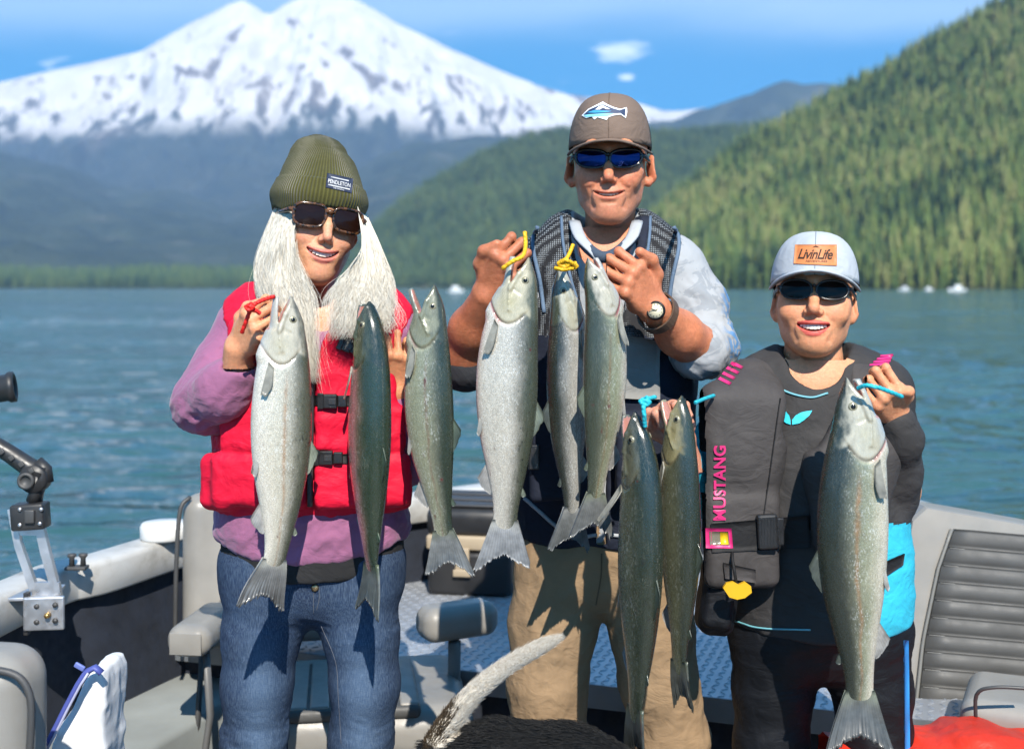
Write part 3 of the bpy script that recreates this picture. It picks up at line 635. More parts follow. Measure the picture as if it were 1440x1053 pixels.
def bench_seat():
    O = np.array([1.2, 2.9, 0.]); s = empty('boat_seat', tuple(O), label='grey seat with charcoal ribbed backrest beside the woman in the grey cap', category='seat', group='seats in the boat'); K = lambda *p: np.array(p) - O
    # backrest shell leaning back, its left edge slanting; ribbed insert of single rolls
    Yb = 2.92
    def Q(px, py, d=0): return P(px, py, Yb + d) - O
    V, Fc = slab([(0, 0)] * 3, 0, 1)
    out = [(1272, 1030), (1266, 900), (1268, 800), (1280, 730), (1300, 712), (1360, 722), (1440, 736), (1520, 752), (1640, 800), (1690, 1040)]
    n = len(out); F_ = np.array([Q(a, b, .10 * (1030 - b) / 300) for a, b in out]); B_ = F_ + [0, .09, 0]; cF = F_.mean(0); rim = (F_ - cF) * .985 + cF + [0, -.012, 0]
    Vv = np.concatenate([rim, F_, B_]); Fq = [list(range(n))[::-1]] + [[i, (i+1) % n, n+(i+1) % n, n+i][::-1] for i in range(n)] + [[n+i, n+(i+1) % n, 2*n+(i+1) % n, 2*n+i][::-1] for i in range(n)] + [list(range(2*n, 3*n))]
    sh = mk('backrest', Vv, Fq, GREYV, s, False)
    L_ = lambda y: np.interp(y, [742, 800, 900, 1010], [1340, 1320, 1299, 1287]); Tp = lambda x: np.interp(x, [1340, 1440, 1640], [742, 752, 790])
    ys = np.linspace(0, 1, 12)
    for k in range(11):
        rows = []; nx_ = 14
        for t in np.linspace(0, 1, 7):
            yy = 744 + (ys[k] * (1 - t) + ys[k+1] * t) * 268; row = []
            for u in np.linspace(0, 1, nx_):
                x0 = L_(yy) + 3; x = x0 + (1655 - x0) * u; y = yy + (x - x0) * .088; row.append(Q(x, y, .10 * (1030 - y) / 300 - .018 - .007 * math.sin(math.pi * min(max(t, .0), 1.)) ** .6 - .004 * (u > .0)))
            rows.append(row)
        R_ = np.array(rows); back_ = R_[::6] * 0; V = R_.reshape(-1, 3); n2 = 7 * nx_; bk = V + [0, .025, 0]; f1 = grid_faces(7, nx_); idx = np.arange(n2).reshape(7, nx_); rm_ = np.concatenate([idx[0, :], idx[1:, -1], idx[-1, -2::-1], idx[-2:0:-1, 0]]); nx2 = np.roll(rm_, -1)
        mk('back_rib', np.concatenate([V, bk]), np.concatenate([f1[:, ::-1], f1 + n2, np.stack([rm_, nx2, nx2 + n2, rm_ + n2], 1)]), DARKV, s)
    THR = plain('grey_thread', (.20, .20, .19), .8)
    for k in range(1, 11):
        y = 744 + ys[k] * 268 + 2.2; v, f = tube([Q(L_(y) + 6 + (1640 - L_(y)) * u, y + (1640 - L_(y)) * u * .088, .10 * (1030 - y) / 300 - .0235) for u in np.linspace(0, 1, 10)], .0012, 4); mk('stitching', v, f, THR, s)
    v, f = tube([Q(L_(y) - 1, y, .10 * (1030 - y) / 300 - .018) for y in np.linspace(744, 1020, 16)], .0045, 6); mk('piping', v, f, plain('grey_piping', (.16, .16, .15), .5), s)
    cushion('armrest', P(1432, 996, 2.66) - O, (.22, .26, .085), rot('Z', -25), GREYV, s, .036, .005); v, f = tube(bez([P(1372, 1012, 2.55) - O, P(1374, 975, 2.53) - O, P(1400, 966, 2.51) - O, P(1450, 968, 2.5) - O], 14), .004, 6); mk('piping', v, f, PIPE, s)
    v, f = tube([P(1432, 1025, 2.66) - O, P(1434, 1180, 2.66) - O], .016, 8); mk('armrest_post', v, f, PIPE, s)
    cushion('seat_cushion', K(1.28, 2.62, .30), (.62, .50, .12), None, GREYV, s, .045, .007); v, f = box(K(1.28, 2.66, .12), (.5, .4, .24), None, .01); mk('seat_box', v, f, GREYV, s, False)
bench_seat()
def near_seat():
    O = np.array([-.95, 1.98, 0.]); s = empty('boat_seat', tuple(O), label='grey vinyl seat corner at the bottom left of the picture', category='seat', group='seats in the boat')
    c = P(-58, 1045, 2.0) - O; cushion('backrest', c + [0, 0, -.04], (.272, .14, .40), rot('Z', -10), GREYV, s, .055, .006)
    v, f = tube(bez([P(40, 1080, 1.925) - O, P(44, 1010, 1.92) - O, P(40, 972, 1.92) - O, P(20, 948, 1.92) - O, P(-30, 938, 1.92) - O], 20), .006, 6); mk('piping', v, f, PIPE, s)
    cushion('seat_cushion', np.array([-.10, -.18, .38]), (.44, .42, .12), None, GREYV, s, .045, .008); v, f = lathe([(.16, 0), (.16, .015), (.045, .03), (.045, .33), (.12, .335)], 20, (-.1, -.15, 0)); mk('pedestal', v, f, STEEL, s)
near_seat()

# ---- things lying in the boat
def bag():
    O = P(104, 1050, 2.32); O[2] = 0; s = empty('cool_bag', tuple(O), label='white soft bag with blue zip standing beside the bottom left seat', category='bag')
    WHB = plain('white_vinyl', (.66, .67, .68), .45, vs=9, va=.08); pts = [(58, 1130), (62, 1056), (72, 1038), (108, 968), (122, 950), (138, 950), (142, 966), (140, 1052), (140, 1130)]
    G = SDF(P(50, 1135, 2.30) - O - [0, .06, 0], P(160, 925, 2.30) - O + [0, .22, 0], .005); poly = [(P(a, b, 2.30) - O) for a, b in pts]; px2 = np.array([(p[0], p[2]) for p in poly])
    def prism(X, Yq, Z):
        d = np.full(np.broadcast(X, Z).shape, 9.); sgn = np.ones_like(d); n_ = len(px2)
        for i in range(n_):
            a, b = px2[i], px2[i-1]; e = b - a; wx, wz = X - a[0], Z - a[1]; t = np.clip((wx * e[0] + wz * e[1]) / (e @ e), 0, 1); d = np.minimum(d, (wx - e[0] * t) ** 2 + (wz - e[1] * t) ** 2)
            c1_, c2_, c3_ = Z >= a[1], Z < b[1], e[0] * wz > e[1] * wx; flip = (c1_ & c2_ & c3_) | (~c1_ & ~c2_ & ~c3_); sgn = np.where(flip, -sgn, sgn)
        d = sgn * np.sqrt(d) + .012; y_ = np.abs(Yq - .07) - .07 + .012; return np.minimum(np.maximum(d, y_), 0) + np.sqrt(np.maximum(d, 0) ** 2 + np.maximum(y_, 0) ** 2) - .012
    G.put(prism, (-.2, -.05, .0), (.2, .2, .9), 0.0); v, f = G.mesh(1); v = wrinkle(v, f, .016, 10, (1, 1, 1), 3, 1.0, rot('Y', 30)); mk('bag_body', v, f, WHB, s)
    v, f = tube([P(a, b, 2.295) - O for a, b in ((63, 1054), (74, 1032), (92, 996), (110, 962), (122, 944), (134, 938), (143, 946))], .010, 8, True, .6); mk('zip_band', v, f, plain('blue_zip', (.06, .08, .30), .6), s)
    v, f = tube([P(a, b, 2.285) - O for a, b in ((66, 1054), (77, 1033), (95, 997), (113, 963), (124, 946))], .0025, 6); mk('zip_teeth', v, f, plain('zip_teeth', (.35, .36, .5), .4), s)
    v, f = box(P(112, 937, 2.29) - O, (.02, .006, .01), rot('Y', 30), .002); mk('zip_pull', v, f, plain('blue_pull', (.12, .16, .42), .4), s)
bag()
def tackle_case():
    O = np.array([-.115, 3.98, DZ]); s = empty('tackle_case', tuple(O), label='black case with beige latch band on the bow deck behind the fish', category='case')
    BK = plain('case_black', (.018, .018, .019), .45); BE = plain('case_beige', (.36, .29, .20), .6); M = rot('Z', -10)
    v, f = box((0, 0, .07), (.27, .22, .14), M, .02); mk('case_body', v, f, BK, s); v, f = box((0, 0, .165), (.275, .225, .045), M, .008); mk('band', v, f, BE, s)
    v, f = box((0, .01, .235), (.28, .235, .095), M @ rot('X', 6), .03); lid = mk('lid', v, f, BK, s)
    for k in range(3): v, f = box(M @ np.array([0, -.07 + .07 * k, .2865 + .006 * (k - 1)]), (.20, .045, .008), M @ rot('X', 6), .003); mk('lid_rib', v, f, plain('case_dark_grey', (.04, .04, .042), .5), lid)
    for x in (-.02,): v, f = box(M @ np.array([x, -.117, .11]), (.045, .012, .085), M, .004); mk('latch', v, f, BE, s)
    v, f = box(M @ np.array([-.02, -.124, .075]), (.055, .008, .022), M, .003); mk('latch_tab', v, f, BE, s)
tackle_case()
def rod_holder():
    Yr = 2.80; O = P(55, 850, Yr); s = empty('rod_holder', tuple(O), label='black rod holder on a bare metal bracket clamped to the left gunwale', category='rod holder'); q = lambda a, b, d=0: P(a, b, Yr + d) - O
    BKP = plain('rod_holder_black', (.022, .022, .023), .45, vs=25, va=.2)
    v, f = box(q(62, 862, -.03), (.055 * 1.6, .012, .075), rot('Z', 8), .004); mk('clamp_plate', v, f, STEEL, s, False)
    v, f = box(q(52, 833, .03), (.10, .12, .008), rot('Z', 8), .002); mk('clamp_top', v, f, STEEL, s, False)
    v, f = box(q(38, 862, -.025), (.010, .02, .095), None, .002); mk('clamp_hook', v, f, BKP, s, False)
    for a, b in ((52, 852), (78, 850), (52, 874), (78, 872)): v, f = lathe([(.0001, 0), (.006, 0), (.006, .004), (.0001, .006)], 8, q(a, b, -.036), rot('X', 90)); mk('bolt', v, f, PIPE, s)
    v, f = lathe([(.0001, 0), (.007, 0), (.006, .012), (.0001, .014)], 8, q(68, 864, -.036), rot('X', 90)); mk('wing_nut', v, f, plain('brass_nut', (.45, .28, .10), .35, .8), s)
    # bracket: tapering plate with a long window, built as two rails and end plates
    for pts, nm in ((([(12, 716), (24, 716), (30, 760), (52, 822), (44, 832), (22, 768)]), 'bracket_rail'), (([(50, 738), (62, 738), (70, 772), (86, 832), (74, 832), (58, 776)]), 'bracket_rail'), (([(18, 738), (62, 738), (64, 752), (26, 752)]), 'bracket_web'), (([(44, 818), (84, 818), (88, 842), (48, 846)]), 'bracket_web')):
        c = [((a - 55) * Yr / FPX, -(b - 850) * Yr / FPX) for a, b in pts]; y0 = 0 if nm == 'bracket_rail' else .0015; V, Fc = slab(c, -.008 + y0, .008 - y0); mk(nm, V, Fc, STEEL, s, False)
    v, f = box(q(43, 725, -.012), (.075, .05, .058), rot('Y', -4), .006); mk('base_block', v, f, BKP, s)
    for a, b in ((28, 716), (58, 716), (28, 738), (56, 736)): v, f = lathe([(.0001, 0), (.005, 0), (.004, .003), (.0001, .003)], 8, q(a, b, -.038), rot('X', 90)); mk('screw', v, f, STEEL, s)
    v, f = box(q(42, 726, -.04), (.022, .012, .030), None, .003); mk('lock_tab', v, f, PIPE, s)
    v, f = joinl(tube([q(48, 705), q(52, 690), q(56, 668)], [.022, .020, .024], 10, True, .8), lathe([(.0001, -.022), (.030, -.022), (.033, -.014), (.033, .014), (.030, .022), (.0001, .022)], 24, q(50, 672), rot('X', 90))); mk('knuckle', v, f, BKP, s)
    v, f = lathe([(.009, -.003), (.019, -.003), (.019, .006), (.013, .008), (.012, .002)], 18, q(37, 676, -.026), rot('X', 90)); mk('gear_ring', v, f, PIPE, s)
    v, f = joinl(tube([q(62, 668), q(40, 656), q(14, 638), q(-20, 618), q(-70, 596)], [.024, .022, .020, .020, .020], 12), tube([q(66, 678), q(64, 660), q(52, 650)], .016, 8)); arm_ = mk('arm', v, f, BKP, s)
    for k in range(4): v, f = box(q(44 - 14 * k, 662 - 9 * k, -.022), (.012, .006, .012), rot('Y', -35), .002); mk('arm_rib', v, f, PIPE, arm_)
    M = rot('Y', 82); v, f = lathe([(.030, -.14), (.030, 0), (.034, .004), (.034, .016), (.028, .018), (.022, .012), (.021, -.06)], 26, q(10, 545, -.04), rot('Z', 14) @ M); mk('rod_tube', v, f, BKP, s)
    v, f = tube([q(-70, 596), q(-78, 570), q(-66, 552, -.04)], .02, 8); mk('tube_mount', v, f, BKP, s)
rod_holder()
def red_cloth():
    G = SDF((.64, 2.28, .30), (1.7, 2.86, .56), .006); rr = np.random.default_rng(3)
    for (a, b, Yc_, rx, rz) in ((1330, 1072, 2.50, .20, .055), (1190, 1074, 2.50, .14, .045), (1250, 1080, 2.46, .16, .05), (1420, 1076, 2.48, .16, .05), (1490, 1070, 2.5, .14, .05), (1375, 1058, 2.50, .07, .05)): G.ell(P(a, b, Yc_), (rx, .12, rz), .03)
    v, f = G.mesh(1); v = wrinkle(v, f, .045, 7, (1, 1, 1.4), 5, 1.0, rot('Y', 25)); mk('rain_jacket', v, f, fabric('red_shell', (.50, .028, .012), .5, weave=300, wst=.1, bscale=15, bst=.5, bdist=.01), label='crumpled orange red jacket lying on the seat behind the big salmon', category='jacket')
red_cloth()
# ================================================================== the nine salmon
def fish_material(name, sparkle=.5, scale=.0036):
    m = Mat(name, (.4, .4, .4), .34, spec=.6)
    st = m.attr('st'); col = m.attr('col'); sil = m.attr('silver', 'Fac'); bod = m.attr('scaly', 'Fac')
    mp = m.mp(st, (1 / scale, 1.25 / scale, 1))
    v1 = m.n('TexVoronoi', {'Vector': mp, 'Scale': 1.0, 'Randomness': .7}, feature='DISTANCE_TO_EDGE').outputs[0]
    v2 = m.n('TexVoronoi', {'Vector': mp, 'Scale': 1.0, 'Randomness': .7}).outputs['Color']
    edge = m.n('MapRange', {0: v1, 1: .02, 2: .22, 3: 1, 4: 0}).outputs[0]
    edge = m.math('MULTIPLY', edge, bod)
    rnd = m.n('SeparateColor', {0: v2}).outputs[0]
    pat = m.noise(28, 4, st); patch = m.n('MapRange', {0: pat, 1: .42, 2: .66}).outputs[0]
    c = m.mix(m.math('MULTIPLY', edge, .55), col, m.mix(.75, col, (.02, .022, .018)))
    g = m.n('MapRange', {0: m.noise(70, 5, st, .65), 1: .3, 2: .7, 3: .86, 4: 1.12}).outputs[0]
    c = m.n('VectorMath', {0: c, 1: m.n('CombineXYZ', {0: g, 1: g, 2: g}).outputs[0]}, operation='MULTIPLY').outputs[0]
    glint = m.math('MULTIPLY', m.math('MULTIPLY', m.math('GREATER_THAN', rnd, .80), patch), m.math('MULTIPLY', sil, sparkle))
    c = m.mix(m.math('MULTIPLY', glint, bod), c, (.80, .82, .80))  # shiny glints of single scales mixed into the base colour
    # thin scratches
    sc = m.noise(60, 2, m.mp(st, (.5, 3, 1), (0, 0, .6)), .5, 1.5); scr = m.n('MapRange', {0: m.math('ABSOLUTE', m.math('SUBTRACT', sc, .5)), 1: .0, 2: .012, 3: .45, 4: 0}).outputs[0]
    c = m.mix(m.math('MULTIPLY', scr, m.n('MapRange', {0: m.noise(9, 2, st), 1: .5, 2: .65}).outputs[0]), c, (.42, .40, .30))
    m.set(Base_Color=c, Metallic=m.math('MULTIPLY', sil, .22), Roughness=m.n('MapRange', {0: rnd, 3: .16, 4: .34}).outputs[0], Coat_Weight=.5, Coat_Roughness=.14)
    m.bump(m.math('MULTIPLY', v1, bod), .55, .0012); m.bump(m.noise(90, 3, st), .25, .0015)
    return m.m
def fin_material():
    m = Mat('fin', (.2, .2, .2), .4, spec=.5); ray = m.attr('ray'); col = m.attr('col')
    w = m.n('TexWave', {'Vector': ray, 'Scale': .314, 'Distortion': .5, 'Detail': 1.0}, wave_type='BANDS', bands_direction='X').outputs[1]
    g_ = m.n('MapRange', {0: m.noise(55, 4), 1: .3, 2: .7, 3: .5, 4: 1.0}).outputs[0]; col = m.n('VectorMath', {0: col, 1: m.n('CombineXYZ', {0: g_, 1: g_, 2: g_}).outputs[0]}, operation='MULTIPLY').outputs[0]
    m.set(Base_Color=m.mix(m.math('MULTIPLY', w, .22), col, m.mix(.75, col, (.012, .014, .018))), Coat_Weight=.3, Subsurface_Weight=.0, Transmission_Weight=0.); m.bump(w, .15, .0010); return m.m
FIN = fin_material()
EYE_IRIS = plain('fish_eye_iris', (.33, .30, .20), .2, .4, bst=0); EYE_PUPIL = plain('fish_eye_pupil', (.006, .006, .006), .08, bst=0)
BLACKW = plain('glossy_black', (.01, .01, .01), .1, bst=0)
def curve_frames(pix, Y, n=200):
    pts = np.array([P(a, b, (c[0] if c else Y)) for a, b, *c in pix]); C = bez(pts, n)
    C[:, 1] = sinterp(np.linspace(0, len(pix) - 1, n), np.stack([np.arange(len(pix)), pts[:, 1]], 1))
    seg = np.linalg.norm(np.diff(C, axis=0), axis=1); S = np.concatenate([[0], np.cumsum(seg)]); Ln = S[-1]
    s = np.linspace(0, Ln, n); C = np.stack([np.interp(s, S, C[:, k]) for k in range(3)], 1)
    return s, C, Ln
def salmon(name, label, pix, Y, side, roll, mat, fat=1.0, wide=1.0, jaw=28, back=(.05, .065, .045), flank=(.42, .43, .40), belly=(.66, .64, .58), split=(.30, .62), stripe=None, head=(.07, .085, .06), cheek=(.50, .50, .42), tail=(.20, .21, .21), pink=0., seed=0, tailspread=1.0, gillred=.5, finroll=0, tailtwist=0, cheekgold=.3):
    """side=+1: the back is towards image right; roll: degrees the back turns towards the camera"""
    fat *= .95; wide *= .94; s_, C, Ln = curve_frames(pix, Y); T = np.gradient(C, axis=0); T /= np.linalg.norm(T, axis=1)[:, None]
    toC = -C + np.array([0, 0, CZ]); toC /= np.linalg.norm(toC, axis=1)[:, None]
    nI = np.cross(T, toC); nI *= side * (-1 if np.mean(nI[:, 0]) < 0 else 1); nI /= np.linalg.norm(nI, axis=1)[:, None]
    rl = np.radians(np.interp(s_ / Ln, [0, .25, .7, 1], [roll, roll, roll, roll + tailtwist])); tc_ = np.cross(nI, T) ; tc_ *= np.sign(np.sum(tc_ * toC, 1))[:, None]
    D = nI * np.cos(rl)[:, None] + tc_ * np.sin(rl)[:, None]; Wd = np.cross(T, D)
    def world(q):
        q = np.asarray(q, float); sc = np.clip(q[:, 0], 0, Ln)
        g = lambda A: np.stack([np.interp(sc, s_, A[:, k]) for k in range(3)], 1)
        return g(C) + g(D) * q[:, 1:2] + g(Wd) * q[:, 2:3] + g(T) * (q[:, 0] - sc)[:, None]
    hd = lambda t: sinterp(t, [(-.02, .002), (0, .012), (.02, .026), (.06, .050), (.12, .068), (.2, .085), (.3, .097), (.44, .102), (.58, .090), (.7, .066), (.78, .049), (.84, .042), (.9, .046)]) * fat
    hv = lambda t: sinterp(t, [(-.02, .002), (0, .010), (.02, .022), (.06, .044), (.12, .070), (.2, .091), (.3, .104), (.44, .108), (.58, .092), (.7, .063), (.78, .046), (.84, .041), (.9, .046)]) * fat
    hw = lambda t: sinterp(t, [(-.02, .002), (0, .012), (.02, .024), (.06, .036), (.12, .047), (.2, .054), (.3, .060), (.44, .062), (.58, .052), (.7, .036), (.78, .024), (.83, .015), (.865, .008), (.9, .0015)]) * wide
    h = .0021; G = SDF((-.05 * Ln, -.22 * Ln, -.075 * Ln * wide), (.92 * Ln, .14 * Ln * fat, .075 * Ln * wide), h)
    def gillS(u): return .212 - 13.0 * (np.asarray(u) / fat + .018) ** 2
    def body(X, Yq, Z):
        t = X / Ln; tt = np.clip(t, -.015, .9); hu = np.where(Yq > 0, hd(tt), hv(tt)) * Ln; w_ = hw(tt) * Ln
        rho = np.sqrt((Yq / hu) ** 2 + (Z / w_) ** 2); u = Yq / Ln; dg = gillS(u) - t
        gm = sstep(.05, .02, u); b = 1 + .04 * gm * np.exp(-np.clip(dg, 0, 1) / .03) * (dg > 0) - .10 * gm * np.exp(-(dg / .005) ** 2)
        # cheek plate and brow relief
        b = b - .05 * np.exp(-((t - .10 - .35 * np.clip(u + .02, -.1, .1)) / .006) ** 2) * (u < .01) * (u > -.06)
        return np.maximum((rho - b) * np.minimum(hu, w_) * .9, np.maximum(X - .895 * Ln, -.012 * Ln - X))
    G.put(body, (-.03 * Ln, -.13 * Ln, -.08 * Ln), (.9 * Ln, .13 * Ln, .08 * Ln), 0)
    # mouth: open the underside of the snout, hang the lower jaw from its hinge
    H = np.array([.112, -.034 * fat, 0]) * Ln
    def mouthcut(X, Yq, Z):
        t = X / Ln; u = Yq / Ln
        line = -.004 - .24 * np.clip(t, -1, .13)
        return np.maximum((u - line) * Ln, (t - .108) * Ln) + 0 * Z
    G.put(mouthcut, (-.05 * Ln, -.2 * Ln, -.1 * Ln), (.125 * Ln, 0, .1 * Ln), .004, '-')
    a = R(jaw); v0 = np.array([-.112, .020]) * Ln; tip = H + np.array([v0[0] * math.cos(a) - v0[1] * -math.sin(a) * 1, v0[0] * math.sin(a) + v0[1] * math.cos(a), 0])
    # rotate so that the tip swings towards the belly
    ang = math.atan2(v0[1], v0[0]) + a; ln0 = np.linalg.norm(v0); tip = H + np.array([math.cos(ang), math.sin(ang), 0]) * ln0
    jn = np.array([math.sin(ang), -math.cos(ang)]); jn = jn if jn[1] > 0 else -jn; ca, sa = math.cos(ang), math.sin(ang)
    def jawf(X, Yq, Z):
        dx, dy = X - H[0], Yq - H[1]; a_ = (dx * ca + dy * sa) / ln0; b_ = dx * jn[0] + dy * jn[1] - .010 * Ln * np.clip(a_, 0, 1) ** 2 + 0 * Z
        hj = (.010 + .027 * np.sqrt(np.clip(1.02 - a_, 0, 1.4))) * Ln * wide; hb = np.where(b_ < 0, .024 * (1 - .45 * np.clip(a_, 0, 1)), .006) * Ln
        return np.maximum((np.sqrt((Z / hj) ** 2 + (b_ / hb) ** 2) - 1) * np.minimum(hb, hj), np.maximum((a_ - 1) * ln0, (-.5 - a_) * ln0))
    G.put(jawf, (-.05 * Ln, -.2 * Ln, -.06 * Ln), (.2 * Ln, .02 * Ln, .06 * Ln), .008)
    for sg in (-1, 1):
        # upper jaw bone (maxilla)
        G.chain([(.008 * Ln, .004 * Ln, sg * .012 * Ln), (.05 * Ln, -.014 * Ln, sg * .033 * Ln * wide), (.102 * Ln, -.030 * Ln * fat, sg * .043 * Ln * wide)], [.006 * Ln, .0065 * Ln, .007 * Ln], .004)
    G.chain([H + [.01 * Ln, -.012 * Ln, 0], np.array([.185, -.074 * fat, 0]) * Ln], [.020 * Ln, .018 * Ln], .014)
    V, Fc = G.mesh(1)
    t = V[:, 0] / Ln; u = V[:, 1] / Ln; w_ = V[:, 2]; tt = np.clip(t, 0, .89)
    hu = np.where(u > 0, hd(tt), hv(tt)); phi = np.arctan2(np.abs(w_) / Ln / hw(tt), u / hu) / math.pi
    pp = np.stack([V[:, 0], phi * .2, np.sign(w_) * .3 + seed], 1)
    nz = fbm(pp, 18, 4, seed) - .5; nz2 = fbm(pp * [1, 2.2, 1], 70, 3, seed + 3) - .5
    ph = phi + nz * .16 + nz2 * .06
    col = pmix(np.broadcast_to(back, V.shape), np.broadcast_to(flank, V.shape), sstep(split[0] - .11, split[0] + .13, ph)); col = pmix(col, belly, sstep(split[1] - .1, split[1] + .14, ph))
    col = col * (.56 + .54 * sstep(split[0] - .05, split[0] + .25, ph))[:, None] * np.array([1.0, .95, .87])
    silver = sstep(split[0] - .1, split[0] + .1, ph) * .9
    if stripe is not None:
        wob = np.exp(-((phi + nz * .10 - .5) / .018) ** 2) * sstep(.22, .3, t) * (.55 + 1.0 * nz2)
        col = pmix(col, stripe, np.clip(wob, 0, .85))
    if pink: col = pmix(col, (.50, .20, .19), pink * np.exp(-((ph - .52) / .10) ** 2) * sstep(.1, .3, t))
    # small dark spots along the back, blood specks
    spk = vnoise(pp * [1, 1.6, 1], 150, seed + 9); col = pmix(col, (.012, .014, .012), np.clip((spk - .82) * 9, 0, .8) * sstep(.5, .25, phi) * sstep(.2, .3, t))
    bl = vnoise(pp, 60, seed + 13); col = pmix(col, (.12, .012, .012), np.clip((bl - .93) * 25, 0, .9))
    hnoise = fbm(pp, 30, 3, seed + 7) - .5
    # head: darker crown, silver-gold cheek, mottled
    hm = sstep(.006, -.006, t - np.where(u > .03, .17 + .6 * (u - .03), gillS(u)) - hnoise * .01); hn = fbm(pp, 55, 4, seed + 5) - .5
    hc = pmix(np.broadcast_to(head, V.shape), np.broadcast_to(cheek, V.shape), sstep(.26, .50, phi + hn * .35 + .08)); hc = pmix(hc, (.46, .44, .20), cheekgold * np.exp(-(((t - .145) / .03) ** 2 + ((u + .02) / .03) ** 2)) * (.6 + hn)); hc = hc * np.array([.72, .66, .57]); hc = pmix(hc, np.asarray(cheek) * .62 + .03, sstep(.70, .90, phi + hn * .25))
    col = pmix(col, hc, hm); silver = silver * (1 - hm) + hm * .35 * sstep(.3, .55, phi)
    gs = sstep(.05, .02, u) * np.exp(-((t - gillS(u)) / .0045) ** 2); col = pmix(col, (.055, .012, .012), gs * (.25 + gillred * sstep(-.01, -.06, u)))
    gs2 = np.exp(-((t - gillS(u) - .006) / .007) ** 2) * sstep(-.025 * fat, -.055 * fat, u) * gillred; col = pmix(col, (.22, .015, .022), np.clip(gs2, 0, .9)); silver = silver * (1 - gs2)
    # inside of the mouth and jaws
    nrm = normals(V, Fc); jx = (V[:, 0] - H[0]) * math.cos(ang) + (V[:, 1] - H[1]) * math.sin(ang)
    inner = ((t < .112) & (t > .004) & (u < -.002 - .24 * t) & (nrm[:, 1] < -.35) & (np.abs(w_) < .030 * Ln) & ((V[:, 0] - H[0]) * jn[0] + (V[:, 1] - H[1]) * jn[1] > .008 * Ln)) | ((jx > 0) & (jx < ln0 * .93) & (nrm[:, 0] * jn[0] + nrm[:, 1] * jn[1] > .45) & (t < .115) & (np.abs(w_) < .026 * Ln) & (u < -.012)) | ((t > .085) & (t < .118) & (nrm[:, 0] < -.5) & (np.abs(w_) < .035 * Ln))
    inner &= (np.abs(w_) < .8 * hw(tt) * Ln)
    col[inner] = col[inner] * .15 + np.array([.46, .19, .15]) * .85
    lip = (t < .03) & ~inner & (u > -.01); col[lip] *= .75
    scaly = sstep(.002, .022, t - np.where(u > .03, .17, gillS(u))) * sstep(.9, .86, t)
    root = mk(name, world(V), Fc, mat, attrs={'col': col, 'silver': silver, 'scaly': scaly, 'st': np.stack([V[:, 0] + seed, phi * .26 + np.sign(w_) * 2, 0 * t], 1)}, label=label, category='fish', group='freshly caught salmon')
    # eyes
    for sg in (-1, 1):
        e0 = np.array([.066, .012 * fat, sg * (hw(.066) * .93)]) * Ln; r_ = .0128 * Ln; n_ = np.array([-.05, .12, sg]); n_ /= np.linalg.norm(n_)
        prof = [(0.0001, -.004), (1.0, -.25), (1.0, .05), (.8, .3), (.55, .40), (.52, .38)]; q = Vector((0, 0, 1)).rotation_difference(Vector(n_)).to_matrix()
        v, f = lathe([(a_ * r_, b_ * r_) for a_, b_ in prof], 18, e0, np.array(q)); eo = mk('eye', world(v), f, EYE_IRIS, root)
        v, f = lathe([(.0001, .1 * r_), (.56 * r_, .36 * r_), (.45 * r_, .47 * r_), (.2 * r_, .53 * r_), (.0001, .54 * r_)], 16, e0, np.array(q)); mk('pupil', world(v), f, EYE_PUPIL, eo)
    # fins
    def fin(nm, ra, rb, la, lb, da, db, col_, shape=None, nr=9, na=14, nb=9, th=.0013, curl=0., edge=.04, sd=0):
        A, B_ = np.meshgrid(np.linspace(0, 1, na), np.linspace(0, 1, nb), indexing='ij'); rr = np.random.default_rng(seed * 31 + sd)
        rootp = np.asarray(ra)[None, None] * (1 - A)[..., None] + np.asarray(rb)[None, None] * A[..., None]
        dr = np.asarray(da, float)[None, None] * (1 - A)[..., None] + np.asarray(db, float)[None, None] * A[..., None]
        lnn = ((la * (1 - A) + lb * A) * (1 - .22 * np.abs(2 * A - .75) ** 3) if shape is None else interp(A, shape)) * (1 + edge * np.repeat(rr.normal(size=(na, 1)), nb, 1) * B_)
        p0 = rootp + dr * (lnn * B_)[..., None]; p0[..., 2] += curl * B_ ** 2 * Ln
        du = np.gradient(p0, axis=0); dv = np.gradient(p0, axis=1); nn = np.cross(du, dv); nn /= np.linalg.norm(nn, axis=-1)[..., None] + 1e-9
        thk = th * (1.0 - .75 * B_)[..., None]
        V2 = np.concatenate([(p0 * Ln + nn * thk).reshape(-1, 3), (p0 * Ln - nn * thk).reshape(-1, 3)]); f1 = grid_faces(na, nb); M_ = na * nb
        idx = np.arange(M_).reshape(na, nb); rim = np.concatenate([idx[0, :], idx[1:, -1], idx[-1, -2::-1], idx[-2:0:-1, 0]]); nx = np.roll(rim, -1)
        Fq = np.concatenate([f1, f1[:, ::-1] + M_, np.stack([rim, rim + M_, nx + M_, nx], 1)])
        ray = np.tile(np.stack([A.ravel() * nr, B_.ravel() * .8, 0 * A.ravel()], 1), (2, 1)); cc = pmix(np.broadcast_to(np.asarray(col_) * 1.25, (M_, 3)), np.asarray(col_) * .65, B_.ravel()); cc = np.tile(pmix(np.broadcast_to((np.asarray(flank) * .62 + np.asarray(back) * .2) if nm == 'tail_fin' else cc, (M_, 3)), cc, sstep(.0, .35, B_.ravel())), (2, 1))
        return mk(nm, world(V2), Fq, FIN, root, attrs={'ray': ray, 'col': cc})
    tailspread *= .85; asym = ((seed * 37) % 7 - 3) * .004; tcurl = ((seed * 53) % 9 - 4) * .012; ts = tailspread; TW = .043 * fat
